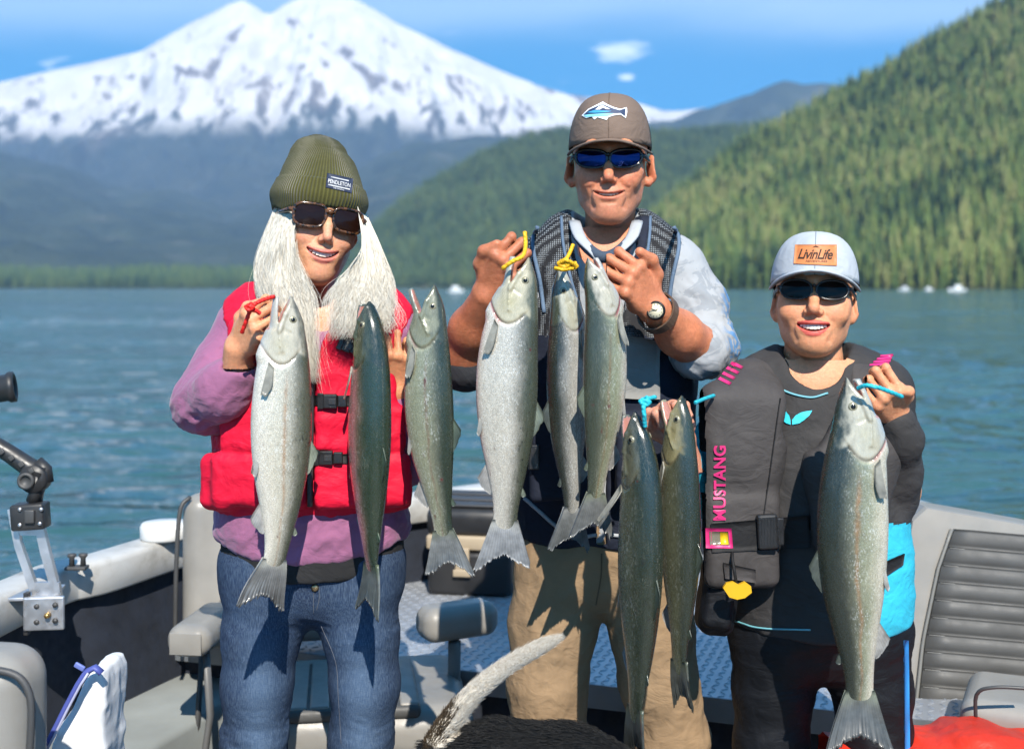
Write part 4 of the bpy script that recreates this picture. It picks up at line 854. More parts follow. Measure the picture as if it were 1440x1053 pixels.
    fin('tail_fin', (.845, TW, 0), (.845, -TW, 0), 0, 0, (.90, .36 * ts, 0), (.90, -.36 * ts, 0), tail, [(0, .172 + asym), (.06, .180 + asym), (.14, .168), (.3, .142), (.5, .124), (.7, .142), (.86, .168), (.94, .180 - asym), (1, .172 - asym)], 16, 61, 14, .0040, tcurl, .035, 1)
    fin('dorsal_fin', (.45, hd(.45) * .93, 0), (.56, hd(.56) * .93, 0), .066, .03, (.86, .50, 0), (.95, .2, 0), tuple(np.asarray(back) * 1.4 + .03), None, 8, 12, 8, .0016, .004, .03, 2)
    fin('adipose_fin', (.735, hd(.735) * .92, 0), (.755, hd(.755) * .92, 0), .035, .02, (.85, .45, 0), (.95, .2, 0), tuple(np.asarray(back) * 1.3 + .02), None, 2, 6, 6, .002, 0, 0, 3)
    fin('anal_fin', (.66, -hv(.66) * .93, 0), (.75, -hv(.75) * .93, 0), .066, .028, (.86, -.50, 0), (.95, -.25, 0), (.34, .33, .31), None, 9, 12, 8, .0016, .004, .03, 4)
    for sg in (-1, 1):
        fin('pelvic_fin', (.50, -hv(.5) * .86, sg * hw(.5) * .36), (.525, -hv(.525) * .80, sg * hw(.525) * .52), .075, .05, (.97, -.16, sg * .06), (.98, -.06, sg * .10), (.40, .39, .35), None, 7, 10, 8, .0016, 0, .03, 5)
        fin('pectoral_fin', (.205, -.060 * fat, sg * hw(.2) * .80), (.222, -.044 * fat, sg * hw(.22) * .96), .115, .085, (.96, -.22, sg * (.10 + finroll)), (.98, -.04, sg * (.12 + finroll)), (.30, .29, .24), None, 8, 10, 9, .0018, sg * .006, .03, 6)
    return root
FM1 = fish_material('salmon_skin_silver', .35); FM2 = fish_material('salmon_skin_dark', .15, .0046); FM3 = fish_material('salmon_skin_bright', .45, .0034)
salmon('salmon', 'pale silver salmon with curled tail held by the red cord', [(408, 420), (402, 480), (398, 560), (396, 640), (394, 700), (390, 760), (382, 800), (362, 848)], 2.25, 1, -8, FM1, fat=.98, wide=1.05, jaw=20, back=(.16, .18, .13), flank=(.58, .57, .50), belly=(.74, .72, .66), split=(.34, .64), stripe=(.42, .22, .10), head=(.14, .16, .15), cheek=(.60, .60, .54), tail=(.16, .16, .155), seed=1, gillred=.2, tailtwist=-28, tailspread=.95)
salmon('salmon', 'slim dark green salmon seen from its back, hanging before the red life vest', [(519, 428), (522, 500), (520, 600), (520, 700), (522, 790), (523, 858)], 2.27, 1, 62, FM2, fat=.95, wide=1.06, jaw=20, back=(.030, .058, .030), flank=(.10, .13, .07), belly=(.48, .34, .31), split=(.36, .54), head=(.020, .036, .026), cheek=(.08, .10, .07), tail=(.10, .11, .10), pink=.9, seed=2, gillred=.2, tailspread=.75)
salmon('salmon', 'grey green salmon with gaping mouth, between the first woman and the man', [(610, 404), (604, 480), (604, 560), (609, 640), (617, 700), (624, 750), (632, 806)], 2.27, 1, 14, FM1, fat=.86, wide=1.0, jaw=42, back=(.040, .062, .038), flank=(.27, .29, .21), belly=(.50, .50, .40), split=(.36, .74), stripe=(.20, .11, .07), head=(.045, .062, .05), cheek=(.24, .27, .21), tail=(.18, .185, .18), seed=3, gillred=.4)
salmon('salmon', 'broad bright silver salmon, biggest of the three hung from yellow cord', [(742, 366), (726, 430), (716, 500), (713, 600), (712, 680), (710, 740), (708, 798)], 2.28, 1, 4, FM1, fat=1.0, wide=1.05, jaw=22, back=(.10, .12, .085), flank=(.56, .55, .51), belly=(.72, .70, .65), split=(.32, .70), head=(.10, .125, .10), cheek=(.55, .55, .45), tail=(.27, .275, .28), seed=4, gillred=.7, cheekgold=.6)
salmon('salmon', 'narrow glittering salmon with dark back, middle one on the yellow cord', [(786, 384), (795, 450), (797, 540), (799, 620), (803, 680), (804, 722), (800, 772)], 2.36, -1, 24, FM3, fat=.78, wide=.95, jaw=10, back=(.030, .040, .032), flank=(.42, .43, .42), belly=(.66, .65, .60), split=(.34, .70), head=(.05, .07, .055), cheek=(.48, .52, .48), tail=(.15, .16, .16), seed=5, gillred=.9)
salmon('salmon', 'olive green salmon gripped at the gills by the man with the watch', [(828, 366), (846, 430), (850, 500), (848, 580), (843, 640), (838, 690), (832, 752)], 2.29, -1, 22, FM1, fat=.82, wide=.95, jaw=14, back=(.075, .095, .060), flank=(.28, .31, .22), belly=(.60, .60, .54), split=(.40, .70), stripe=(.22, .13, .05), head=(.05, .07, .045), cheek=(.56, .57, .53), tail=(.15, .155, .15), seed=6, gillred=.9, finroll=.1)
salmon('salmon', 'long dark green salmon in front of the man\'s trousers, nearer the man', [(893, 584), (901, 650), (902, 740), (900, 830), (898, 930), (893, 1000), (887, 1068)], 2.22, 1, 58, FM2, fat=.90, wide=.92, jaw=26, back=(.030, .046, .028), flank=(.09, .105, .065), belly=(.26, .24, .19), split=(.34, .66), head=(.014, .026, .019), cheek=(.12, .13, .10), tail=(.05, .055, .05), seed=7, gillred=.2, tailspread=.45, finroll=.5)
salmon('salmon', 'dark mottled salmon with open jaws beside the second woman\'s vest', [(958, 560), (957, 640), (957, 740), (957, 840), (955, 920), (955, 995)], 2.24, 1, 44, FM2, fat=.78, wide=.86, jaw=44, back=(.032, .046, .028), flank=(.115, .125, .08), belly=(.36, .33, .22), split=(.32, .68), head=(.028, .044, .03), cheek=(.30, .28, .16), tail=(.10, .105, .09), seed=8, gillred=.2, tailspread=.25)
salmon('salmon', 'large speckled green and silver salmon held by the second woman', [(1192, 536), (1203, 600), (1198, 700), (1198, 800), (1205, 900), (1209, 970), (1206, 1050)], 2.18, -1, 17, FM3, fat=.97, wide=1.05, jaw=10, back=(.034, .046, .034), flank=(.33, .36, .27), belly=(.68, .66, .58), split=(.43, .66), stripe=(.42, .20, .08), head=(.035, .05, .04), cheek=(.55, .57, .52), tail=(.10, .105, .10), seed=9, gillred=.6)
# ================================================================== people: shared builders
def skin_material(name, rough=.5):
    m = Mat(name, (.5, .3, .2), rough, spec=.35); c = m.attr('col')
    g = m.n('MapRange', {0: m.noise(160, 4, m.attr('rest')), 1: .3, 2: .7, 3: .88, 4: 1.12}).outputs[0]
    r_ = m.n('MapRange', {0: m.noise(45, 3, m.attr('rest')), 1: .4, 2: .7, 3: 0, 4: .22}).outputs[0]
    cc = m.n('VectorMath', {0: c, 1: m.n('CombineXYZ', {0: g, 1: g, 2: g}).outputs[0]}, operation='MULTIPLY').outputs[0]
    cc = m.mix(r_, cc, m.mix(.5, cc, (.50, .13, .075)))
    m.set(Base_Color=cc, Subsurface_Weight=.30, Subsurface_Scale=.016, Subsurface_Radius=(1, .4, .25))
    m.bump(m.noise(420, 3, m.attr('rest')), .30, .0014); m.bump(m.noise(95, 4, m.attr('rest')), .20, .0030); m.bump(m.noise(60, 3, m.mp(m.attr('rest'), (.7, .7, 2.2)), .6, 1.0), .18, .004)
    return m.m
TEETH = plain('teeth', (.66, .61, .53), .25, bst=0, va=.03); GUM = plain('mouth_inside', (.12, .02, .018), .4, bst=0)
def dent(V, Nn, line, width, depth, front=True):
    """press a crease along a polyline given in local x,z"""
    line = np.asarray(line, float); best = np.full(len(V), 9.); p = V[:, [0, 2]]; prof = np.zeros(len(V))
    for a, b in zip(line[:-1], line[1:]):
        ab = b - a; t = np.clip(((p - a) @ ab) / (ab @ ab), 0, 1); best = np.minimum(best, np.linalg.norm(p - a - t[:, None] * ab, axis=1))
    w = np.exp(-(best / width) ** 2) * (Nn[:, 1] < .1 if front else 1)
    return V - Nn * (w * depth)[:, None], w
def build_head(c):
    """a head in its own frame: x to the picture's right, y away from the camera, z up, eyes at z = 0"""
    h = .0020; G = SDF((-.12, -.135, -.26), (.12, .135, .145), h); f = c.get
    jw = f('jaw', 1.0); ch = f('chin', -.103); fw = f('facew', 1.0); nl = f('nose', 1.0)
    G.ell((0, .018, .035), (.075, .097, .085), 0)
    G.ell((0, -.020, .050), (.062, .072, .060), .03)
    G.ell((0, -.030, -.030), (.062 * fw, .060, .074), .035); G.ell((0, -.040, -.070), (.040 * jw, .044, .046), .03)
    for s in (-1, 1):
        G.chain([(s * .055 * fw, .012, -.030), (s * .041 * jw, .002, -.068), (s * .018 * jw, -.062, ch)], [.014, .014, .014], .03)
        G.ell((s * .044 * fw, -.058, -.022), (.022, .024, .019), .022)
        G.ell((s * .038 * fw, -.067, -.042), (.017 * f('cheek', 1.), .018, .016), .018)
        G.chain([(s * .050, -.064, .020), (s * .030, -.086, .025), (0, -.091, .022)], np.array([.010, .011, .010]) * f('browr', 1.), .014)
    G.ell((0, -.076, ch + .002), (.021, .017, .017), .022)
    G.ell((0, -.070, -.070), (.036, .026, .028), .020)
    for s in (-1, 1):
        G.ell((s * .031, -.100, .001), (.018, .015, .012), .012, '-'); G.ell((s * .031, -.074, .000), (.0135,) * 3, .002)
        G.chain([(s * .018, -.086, .004), (s * .031, -.0895, .007), (s * .045, -.080, .002)], .0028, .004)
    G.chain([(0, -.086, .012), (0, -.099, -.014), (0, -.1085 - .003 * nl, -.036)], [.0070, .0078, .0098 * nl], .011)
    for s in (-1, 1):
        G.ell((s * .0105 * nl, -.099, -.041), (.0074 * nl, .0095, .0070), .006)
        G.ell((s * .0065 * nl, -.106, -.0485), (.0036, .0055, .0028), .003, '-')
    # mouth: lips along a smile, opening between them
    mw = f('mouth', .027); lift = f('smile', .009); mz = f('mouthz', -.071); op = f('open', .004); lipr = f('lip', .0045)
    xs = np.linspace(-1, 1, 13); my = -.0965 + .017 * xs ** 2; mc = np.stack([xs * mw, my, mz + lift * xs ** 2], 1)
    sh = 1 - .75 * np.abs(xs) ** 2.2
    G.chain(mc + np.stack([0 * xs, 0 * xs, (op + lipr * .6) * sh], 1), lipr * (.35 + .65 * sh), .004)
    G.chain(mc + np.stack([0 * xs, .001 + 0 * xs, -(op + lipr * .8) * sh], 1), lipr * (.35 + .85 * sh), .005)
    G.chain(mc + np.stack([0 * xs, -.004 + 0 * xs, 0 * xs], 1), np.maximum(op * sh, .0012), .0025, '-', flat=(1, 3.2, 1))
    # ears
    eo = f('earout', .0)
    for s in (-1, 1):
        M = rot('Z', s * (24 + 400 * eo)) @ rot('X', -12)
        G.ell((s * (.077 + eo), .020, -.008), (.0080, .019, .030), .006, '+', M); G.ell((s * (.084 + eo * 1.2), .012, -.004), (.006, .011, .019), .004, '-', M)
        G.ell((s * (.073 + eo * .6), .010, -.036), (.008, .010, .010), .006)
    # neck
    nr = f('neck', .052)
    G.chain([(0, .034, -.06), (0, .038, -.12), f('neckend', (0, .045, -.25))], [nr * .95, nr, nr * 1.15], .014)
    for s in (-1, 1): G.chain([(s * .036, .020, -.09), (s * .014, .000, -.21)], [.012, .010], .016)
    V, Fc = G.mesh(1); Nn = normals(V, Fc)
    fold = f('fold', 1.0)
    for s in (-1, 1):
        V, _ = dent(V, Nn, [(s * .016, -.038), (s * .027, -.052), (s * (mw + .008), mz + lift + .004), (s * (mw + .009), mz - .006), (s * (mw + .002), mz - .022)], .0052, .0030 * fold)
        V, _ = dent(V, Nn, [(s * (mw + .001), mz + lift + .001), (s * (mw + .003), mz + lift - .002)], .003, .0012)
        if fold > 1.1:
            V, _ = dent(V, Nn, [(s * .046, -.046), (s * .049, -.064), (s * .042, -.084)], .0050, .0014)
            for dz in (0, -.006, .006): V, _ = dent(V, Nn, [(s * .050, -.012 + dz), (s * .062, -.014 + dz * 2.2)], .0018, .0009)
    V, _ = dent(V, Nn, [(-.012, ch + .020), (.012, ch + .020)], .004, .0016)
    for zz in (-.135, -.155): V, _ = dent(V, Nn, [(-.03, zz + .008), (0, zz), (.03, zz + .006)], .0025, .0012 * fold)
    x, y, z = V.T; front = (Nn[:, 1] < .25)
    col = np.broadcast_to(np.asarray(c['skin'], float), V.shape).copy()
    red = np.asarray(c.get('flush', (.62, .24, .16)))
    def spot(cx_, cz_, rx, rz, a, tint):
        w = np.exp(-((x - cx_) / rx) ** 2 - ((z - cz_) / rz) ** 2) * a * front; return pmix(col, tint, w)
    for s in (-1, 1): col = spot(s * .040, -.038, .022, .020, .45, red)
    col = spot(0, -.038, .016, .016, .5, red); col = spot(0, ch, .02, .014, .3, red)
    ears = np.abs(x) > .074; col[ears] = col[ears] * .6 + red * .4
    # lips
    u = np.clip(x / mw, -1.1, 1.1); cz0 = mz + lift * u ** 2; shv = np.clip(1 - .75 * np.abs(u) ** 2.2, .1, 1); up = z - cz0
    lm = (np.abs(x) < mw * 1.02) & (up < (op + lipr * 1.55) * shv + .0006) & (up > -(op + lipr * 2.2) * shv - .0006) & (y < -.07)
    col[lm] = col[lm] * .25 + np.asarray(c['lips']) * .75
    ins = lm & (np.abs(up) < op * shv * .92) & (Nn[:, 1] > -.75) if op > .002 else lm & (np.abs(up) < .0012)
    col[ins] = (.08, .015, .012)
    eye = ((np.abs(np.abs(x) - .031) < .0125) & (np.abs(z) < .007) & (y < -.080)); col[eye] = (.6, .58, .55)
    br = np.exp(-((np.abs(x) - .032) / .018) ** 4 - ((z - .022 - .004 * np.cos((np.abs(x) - .032) * 80)) / .0045) ** 2) * (y < -.05); col = pmix(col, c.get('brow', (.10, .07, .05)), br * .75)
    if 'stubble' in c:
        st = sstep(-.035, -.07, z) * sstep(-.17, -.12, z) * (.6 + .4 * vnoise(V, 400)); col = pmix(col, c['stubble'], st * .22 * ~lm)
    if 'hair' in c:
        hl = sstep(.010, .020, z + np.clip(y, -1, .03) * .9 - .0 + (vnoise(V, 300) - .5) * .01) * (y > -.062) + sstep(.03, .045, y) * sstep(-.10, -.07, z)
        col = pmix(col, np.asarray(c['hair'])[None] * (.6 + .8 * vnoise(V * [1, 1, .3], 700))[:, None], np.clip(hl, 0, 1) * .9 * (np.abs(x) < .072) )
    # teeth, one by one, standing just behind the lips
    T = []
    if op > .002:
        tw = mw * .82; n = 8
        for i in range(n):
            a = (i + .5) / n * 2 - 1; xc = a * tw; w_ = tw / n; hz = max((op * 1.75) * (1 - .55 * abs(a) ** 2), .002)
            zc = mz + lift * (xc / mw) ** 2 + (op * (1 - .75 * abs(xc / mw) ** 2.2)) - hz * .5 + .0012; yc = -.0925 + .021 * (xc / mw) ** 2
            v, g = box((xc, yc, zc), (w_ * 2.06, .004, hz), rot('Z', math.degrees(math.atan(.042 * xc / mw ** 2))), .0006); T.append((v, g))
    return V, Fc, col, T
def face_at(eye_px, eye_py, Y, roll=0, yaw=0, pitch=0, scale=1.0):
    """rigid placement of a head: roll clockwise in the picture, yaw turns the nose to the picture's right, pitch lifts the chin"""
    M = rot('Y', roll) @ rot('Z', yaw) @ rot('X', -pitch); t = P(eye_px, eye_py, Y) - M @ np.array([0, -.09, 0]) * scale
    return lambda V: (np.asarray(V) * scale) @ M.T + t
def hand_into(G, wrist, axes, side, curls, thumb, scale=1.0, spread=1.0):
    """axes: columns = across (towards the thumb), along the fingers, out of the palm. curls: degrees per joint for index..little"""
    A = np.asarray(axes, float); A = A / np.linalg.norm(A, axis=0)[None]; W_ = lambda p: np.asarray(wrist) + A @ (np.asarray(p, float) * scale)
    fb = [(.028, .086), (.0095, .090), (-.0095, .086), (-.027, .077)]; fl = [(.044, .026, .022), (.048, .030, .023), (.044, .028, .022), (.035, .021, .020)]
    # palm
    for (bx, by), wx in zip(fb, (.016, .006, -.006, -.016)):
        G.cap(W_((wx, .004, 0)), W_((bx, by - .004, -.002)), .0135 * scale, .0105 * scale, .012 * scale)
    G.ell(W_((.020, .035, .012)), .017 * scale, .014 * scale); G.ell(W_((-.022, .035, .010)), .014 * scale, .014 * scale)
    tips = []
    for i in range(4):
        p = np.array([fb[i][0], fb[i][1], 0.]); ang = 0.; r_ = (.0088, .0090, .0085, .0076)[i]
        G.ell(W_(p + [0, -.002, -.003]), .0112 * scale, .006 * scale)
        fan = (.10, .03, -.03, -.11)[i] * spread
        for j in range(3):
            ang += R(curls[i][j]); q_ = p + np.array([fan * math.cos(ang), math.cos(ang), math.sin(ang)]) * fl[i][j]
            G.cap(W_(p), W_(q_), r_ * scale * (1 - .07 * j), r_ * scale * (1 - .07 * (j + 1)), .0035 * scale)
            if j < 2: G.ell(W_(q_ + np.array([0, -math.sin(ang) * .001, -.0012])), r_ * scale * .98, .003)
            p = q_
        tips.append(W_(p))
    tb = [np.array(q) for q in ((.018, .018, .008),)] + [np.array(q) for q in thumb]
    G.chain([W_(q) for q in tb], np.array([.0155, .0120, .0102, .0086][:len(tb)]) * scale, .008 * scale)
    return W_
def person(name, pieces, mat, label, **kw):
    """pieces: [(V,F,col)] of skin -> one mesh"""
    V, Fc = join(*[(v, f) for v, f, c in pieces]); col = np.concatenate([np.broadcast_to(c, (len(v), 3)) for v, f, c in pieces])
    return mk(name, V, Fc, mat, attrs={'col': col, 'rest': V}, label=label, category='person', **kw)
class Surf:
    """project flat outlines on to a built surface along sight lines"""
    def __init__(s, *objs):
        V, Fc, n = [], [], 0
        for o in objs:
            me = o.data; co = np.empty(len(me.vertices) * 3, np.float32); me.vertices.foreach_get('co', co); co = co.reshape(-1, 3)
            V += [tuple(v) for v in co.tolist()]; Fc += [[q + n for q in p.vertices] for p in me.polygons]; n = len(V)
        s.t = BVHTree.FromPolygons(V, Fc)
    def hit(s, px, py, off=.001):
        d = Vector(P(px, py, 1.0) - np.array([0, 0, CZ])).normalized(); l, n, i, t = s.t.ray_cast(Vector((0, 0, CZ)), d)
        if l is None: return None
        if n.dot(d) > 0: n = -n
        return np.array(l + n * off)
    def press(s, pix, off=.001, fallback=None):
        out = []; last = fallback
        for a, b in pix:
            h = s.hit(a, b, off)
            if h is None: h = P(a, b, last[1]) if last is not None else P(a, b, 2.4)
            out.append(h); last = h
        return np.array(out)
def patch_grid(corners, nu=12, nv=6):
    """pixel grid over a quadrilateral tl,tr,br,bl"""
    tl, tr, br, bl = [np.array(c, float) for c in corners]; out = []
    for j in range(nv):
        for i in range(nu):
            u, v = i / (nu - 1), j / (nv - 1); out.append((tl * (1 - u) + tr * u) * (1 - v) + (bl * (1 - u) + br * u) * v)
    return np.array(out)
def stick(name, surf, corners, mat, parent, nu=12, nv=6, thick=.002, off=.0, smooth=True):
    """a thin piece (patch, strap, label) lying on a surface"""
    g = patch_grid(corners, nu, nv); top = surf.press(g, off + thick); bot = surf.press(g, off - .002); n = nu * nv
    if np.ptp(top[:, 1]) > .12: return None
    f1 = grid_faces(nv, nu); idx = np.arange(n).reshape(nv, nu); rim = np.concatenate([idx[0, :], idx[1:, -1], idx[-1, -2::-1], idx[-2:0:-1, 0]]); nx = np.roll(rim, -1)
    return mk(name, np.concatenate([top, bot]), np.concatenate([f1[:, ::-1], f1 + n, np.stack([rim, nx, nx + n, rim + n], 1)]), mat, parent, smooth)
def stick_poly(name, surf, pix, mat, parent, off=.0015):
    """a flat printed shape on a surface; outline in pixels, filled"""
    bm = bmesh.new(); vs = [bm.verts.new((a, b, 0)) for a, b in pix]; bm.faces.new(vs)
    bmesh.ops.triangulate(bm, faces=bm.faces[:]); bmesh.ops.subdivide_edges(bm, edges=[e for e in bm.edges if e.calc_length() > 5], cuts=2, use_grid_fill=True)
    bmesh.ops.triangulate(bm, faces=bm.faces[:]); bm.verts.index_update()
    V = surf.press([(v.co.x, v.co.y) for v in bm.verts], off); Fc = [[v.index for v in f.verts] for f in bm.faces]; bm.free()
    return mk(name, V, Fc, mat, parent, False)
def text2d(body, shear=0., bold=0., space=1.0):
    cu = bpy.data.curves.new('t', 'FONT'); cu.body = body; cu.shear = shear; cu.offset = bold; cu.space_character = space; cu.resolution_u = 3; cu.align_x = 'LEFT'
    o = bpy.data.objects.new('t', cu); COL.objects.link(o); dg = bpy.context.evaluated_depsgraph_get(); me = o.evaluated_get(dg).to_mesh()
    V = np.array([v.co[:] for v in me.vertices]); Fc = [list(p.vertices) for p in me.polygons]
    o.evaluated_get(dg).to_mesh_clear(); bpy.data.objects.remove(o); bpy.data.curves.remove(cu)
    lo, hi = V[:, :2].min(0), V[:, :2].max(0); return (V[:, :2] - lo) / (hi - lo), Fc
def stick_text(name, surf, body, corners, mat, parent, off=.002, **kw):
    uv, Fc = text2d(body, **kw); tl, tr, br, bl = [np.array(c, float) for c in corners]; u, v = uv[:, :1], 1 - uv[:, 1:]
    pix = (tl * (1 - u) + tr * u) * (1 - v) + (bl * (1 - u) + br * u) * v
    return mk(name, surf.press(pix, off), Fc, mat, parent, False)
def strands(roots, dirs, n_seg, length, r0, mat, name, parent, grav=(0, 0, -1), gstep=.5, wav=.0, seed=0, clump=None):
    """many fine tapering hairs as three-sided prisms"""
    r = np.random.default_rng(seed); n = len(roots); p = np.asarray(roots, float).copy(); d = np.asarray(dirs, float).copy(); L_ = np.broadcast_to(length, (n,)) / n_seg
    P_ = [p.copy()]; g = np.asarray(grav, float)
    for k in range(n_seg):
        d = d + g * gstep / n_seg + r.normal(size=(n, 3)) * wav; d /= np.linalg.norm(d, axis=1)[:, None]; p = p + d * L_[:, None]; P_.append(p.copy())
    return hair_mesh(np.stack(P_, 1), r0, mat, name, parent)
def hair_mesh(Q, r0, mat, name, parent):
    n, k, _ = Q.shape; T = np.gradient(Q, axis=1); T /= np.linalg.norm(T, axis=2)[..., None] + 1e-9
    up = np.array([0.3, -.9, .3]); A = np.cross(T, up); A /= np.linalg.norm(A, axis=2)[..., None] + 1e-9; B = np.cross(T, A)
    w = (np.asarray(r0).reshape(-1, 1) if np.ndim(r0) else r0) * (1 - .75 * np.linspace(0, 1, k) ** 2)[None]
    w = np.broadcast_to(w, (n, k)); V = np.stack([Q + (A * math.cos(a) + B * math.sin(a)) * w[..., None] for a in (0, 2.094, 4.189)], 2)
    b = (np.arange(n) * k * 3)[:, None, None] + (np.arange(k - 1) * 3)[None, :, None] + np.arange(3)[None, None]
    b2 = (np.arange(n) * k * 3)[:, None, None] + (np.arange(k - 1) * 3)[None, :, None] + ((np.arange(3) + 1) % 3)[None, None]
    Fc = np.stack([b, b2, b2 + 3, b + 3], -1).reshape(-1, 4)
    return mk(name, V.reshape(-1, 3), Fc, mat, parent)
def glasses(tr, parent, outline, cx_, wrap, lensmat, framemat, fr=.0022, y0=-.104, z0=0., bridge=.0, temple=.072, tw=.0045, lens_t=.0015, browbar=0):
    """sunglasses in head coordinates; outline: right-hand lens polygon (x,z) about its centre"""
    e = mk('sunglasses', tr(np.zeros((3, 3))), [[0, 1, 2]], framemat, parent) if False else None
    o2 = np.asarray(outline, float); parts = []; lens = []
    surfy = lambda x: y0 + wrap * x ** 2
    for s in (-1, 1):
        x = s * (cx_ + o2[:, 0]); z = z0 + o2[:, 1]; n = len(x); cxx = s * cx_
        ring = np.stack([x, surfy(x), z], 1); Vl = [ring]; mid = []
        for q in (.66, .33): xx = cxx + (x - cxx) * q; mid.append(np.stack([xx, surfy(xx) - .0028 * (1 - q * q), z0 + (z - z0) * q], 1))
        c0 = np.array([[cxx, surfy(cxx) - .0028, z0]]); V = np.concatenate([ring] + mid + [c0]); idx = np.arange(n); nx = (idx + 1) % n
        Fc = [[i, j, n + j, n + i] for i, j in zip(idx, nx)] + [[n+i, n+j, 2*n+j, 2*n+i] for i, j in zip(idx, nx)] + [[2*n+i, 2*n+j, 3*n] for i, j in zip(idx, nx)]
        lens.append((V, Fc)); parts.append(tube(np.concatenate([ring, ring[:2]]) , fr, 8, False))
        xe = s * (cx_ + o2[:, 0].max()); hx = np.array([xe, surfy(xe), z0 + tw])
        parts.append(tube([hx + [-s * .004, -.001, 0], hx + [s * .004, .006, 0], (s * temple, -.02, z0 + .004), (s * (temple + .002), .015, z0 + .002)], [tw * .8, tw * .9, tw * .7, tw * .6], 8))
    xi = cx_ + o2[:, 0].min(); parts.append(tube([(-xi, surfy(xi), z0 + bridge), (0, y0 - .0025, z0 + bridge + .002), (xi, surfy(xi), z0 + bridge)], fr * 1.25, 8))
    if browbar: parts.append(tube([(-xi - .006, surfy(xi), z0 + browbar), (0, y0 - .002, z0 + browbar + .001), (xi + .006, surfy(xi), z0 + browbar)], fr, 8))
    v, f = joinl(*parts); g = mk('sunglasses', tr(v), f, framemat, parent)
    for v, f in lens: mk('lens', tr(v), f, lensmat, g)
    return g
def rrect(hw_, hh, p=3.2, n=28, taper=0., droop=0.):
    a = np.linspace(0, 2 * math.pi, n, endpoint=False); c, s = np.cos(a), np.sin(a); x = np.sign(c) * np.abs(c) ** (2 / p) * hw_; z = np.sign(s) * np.abs(s) ** (2 / p) * hh
    return np.stack([x * (1 - taper * (z < 0) * np.abs(z) / hh), z * (1 - .0 * x) + droop * (x / hw_)], 1)
def ball_cap(tr, parent, front, rear, brimm, R_=(.085, .108, .098), cz=.028, cy=.012, brim_len=.066, brim_drop=.016, brim_w=.078, name='cap', brim_tilt=-.12, seam=None):
    """crown of six panels with a curved brim"""
    nu, nv = 72, 16; U = np.linspace(0, 2 * math.pi, nu, endpoint=False); Tt = np.linspace(0, 1, nv); V = []
    for t in Tt:
        el = t * math.pi / 2
        for u in U:
            s_, c_ = math.sin(u), -math.cos(u); rr = math.cos(el) ** .62
            x = R_[0] * s_ * rr; y = R_[1] * c_ * rr * (1.0 if c_ > 0 else .97); z = R_[2] * math.sin(el) ** 1.05
            if c_ < -.2: y -= .006 * math.sin(math.pi * min(t * 1.1, 1)) * (-c_)
            z += (-.012 * max(0, c_)) * (1 - t)
            V.append((x, y + cy, z + cz))
    V = np.array(V); Fc = grid_faces(nv, nu, True)[:, ::-1]
    ctr = (Fc % nu).mean(1); ang = U[(Fc[:, 0] % nu)]; isf = (np.cos(ang) > .12)
    inner = V * 1; inner = (V - [0, cy, cz]) * .965 + [0, cy, cz - .0]
    def shell(mask):
        Fm = Fc[mask]; V2 = np.concatenate([V, inner]); Fq = np.concatenate([Fm, Fm[:, ::-1] + len(V)])
        e = {}
        for q in Fm:
            for i in range(4): e[(q[i], q[(i+1) % 4])] = 1
        rim = np.array([(a, b) for (a, b) in e if (b, a) not in e and a != b]); 
        Fq = np.concatenate([Fq, np.stack([rim[:, 1], rim[:, 0], rim[:, 0] + len(V), rim[:, 1] + len(V)], 1)])
        us = np.unique(Fq); rm = np.full(len(V2), -1); rm[us] = np.arange(len(us)); return V2[us], rm[Fq]
    v, f = shell(isf); root = mk(name, tr(v), f, front, parent)
    v, f = shell(~isf); mk('rear_panel', tr(v), f, rear, root)
    # brim
    na, nb = 41, 10; A = np.linspace(-1, 1, na); B_ = np.linspace(0, 1, nb); top = []
    for b in B_:
        for a in A:
            th = a * R(72); xi = R_[0] * math.sin(th) * .985; yi = -R_[1] * math.cos(th) * .97 + cy + .004
            ln_ = brim_len * (1 - abs(a) ** 3.2) ** .8; x = xi * (1 + .06 * b); y = yi - ln_ * b
            z = cz + .002 - brim_drop * 2.2 * (x / brim_w) ** 2 + brim_tilt * ln_ * b + .004 * (1 - a * a)
            top.append((x, y, z))
    top = np.array(top); M_ = na * nb; V2 = np.concatenate([top + [0, 0, .0016], top - [0, 0, .0016]]); f1 = grid_faces(nb, na); idx = np.arange(M_).reshape(nb, na)
    rim = np.concatenate([idx[0, :], idx[1:, -1], idx[-1, -2::-1], idx[-2:0:-1, 0]]); nx = np.roll(rim, -1)
    br = mk('brim', tr(V2), np.concatenate([f1, f1[:, ::-1] + M_, np.stack([rim, rim + M_, nx + M_, nx], 1)]), brimm, root)
    # rolled edge, seams and button
    v, f = tube(top[(nb - 1) * na:], .0026, 6); mk('brim_edge', tr(v), f, brimm, br)
    for a in (0,): 
        ring = np.array([V[j * nu + int(round(a / (2 * math.pi) * nu)) % nu] for j in range(nv)]); v, f = tube(ring, .0011, 5); mk('seam', tr(v), f, seam or brimm, root)
    v, f = lathe([(.0001, -.004), (.008, -.003), (.007, .002), (.0001, .0045)], 14, (0, cy, cz + R_[2] + .001)); mk('button', tr(v), f, brimm, root)
    return root, br
SKIN = skin_material('skin')
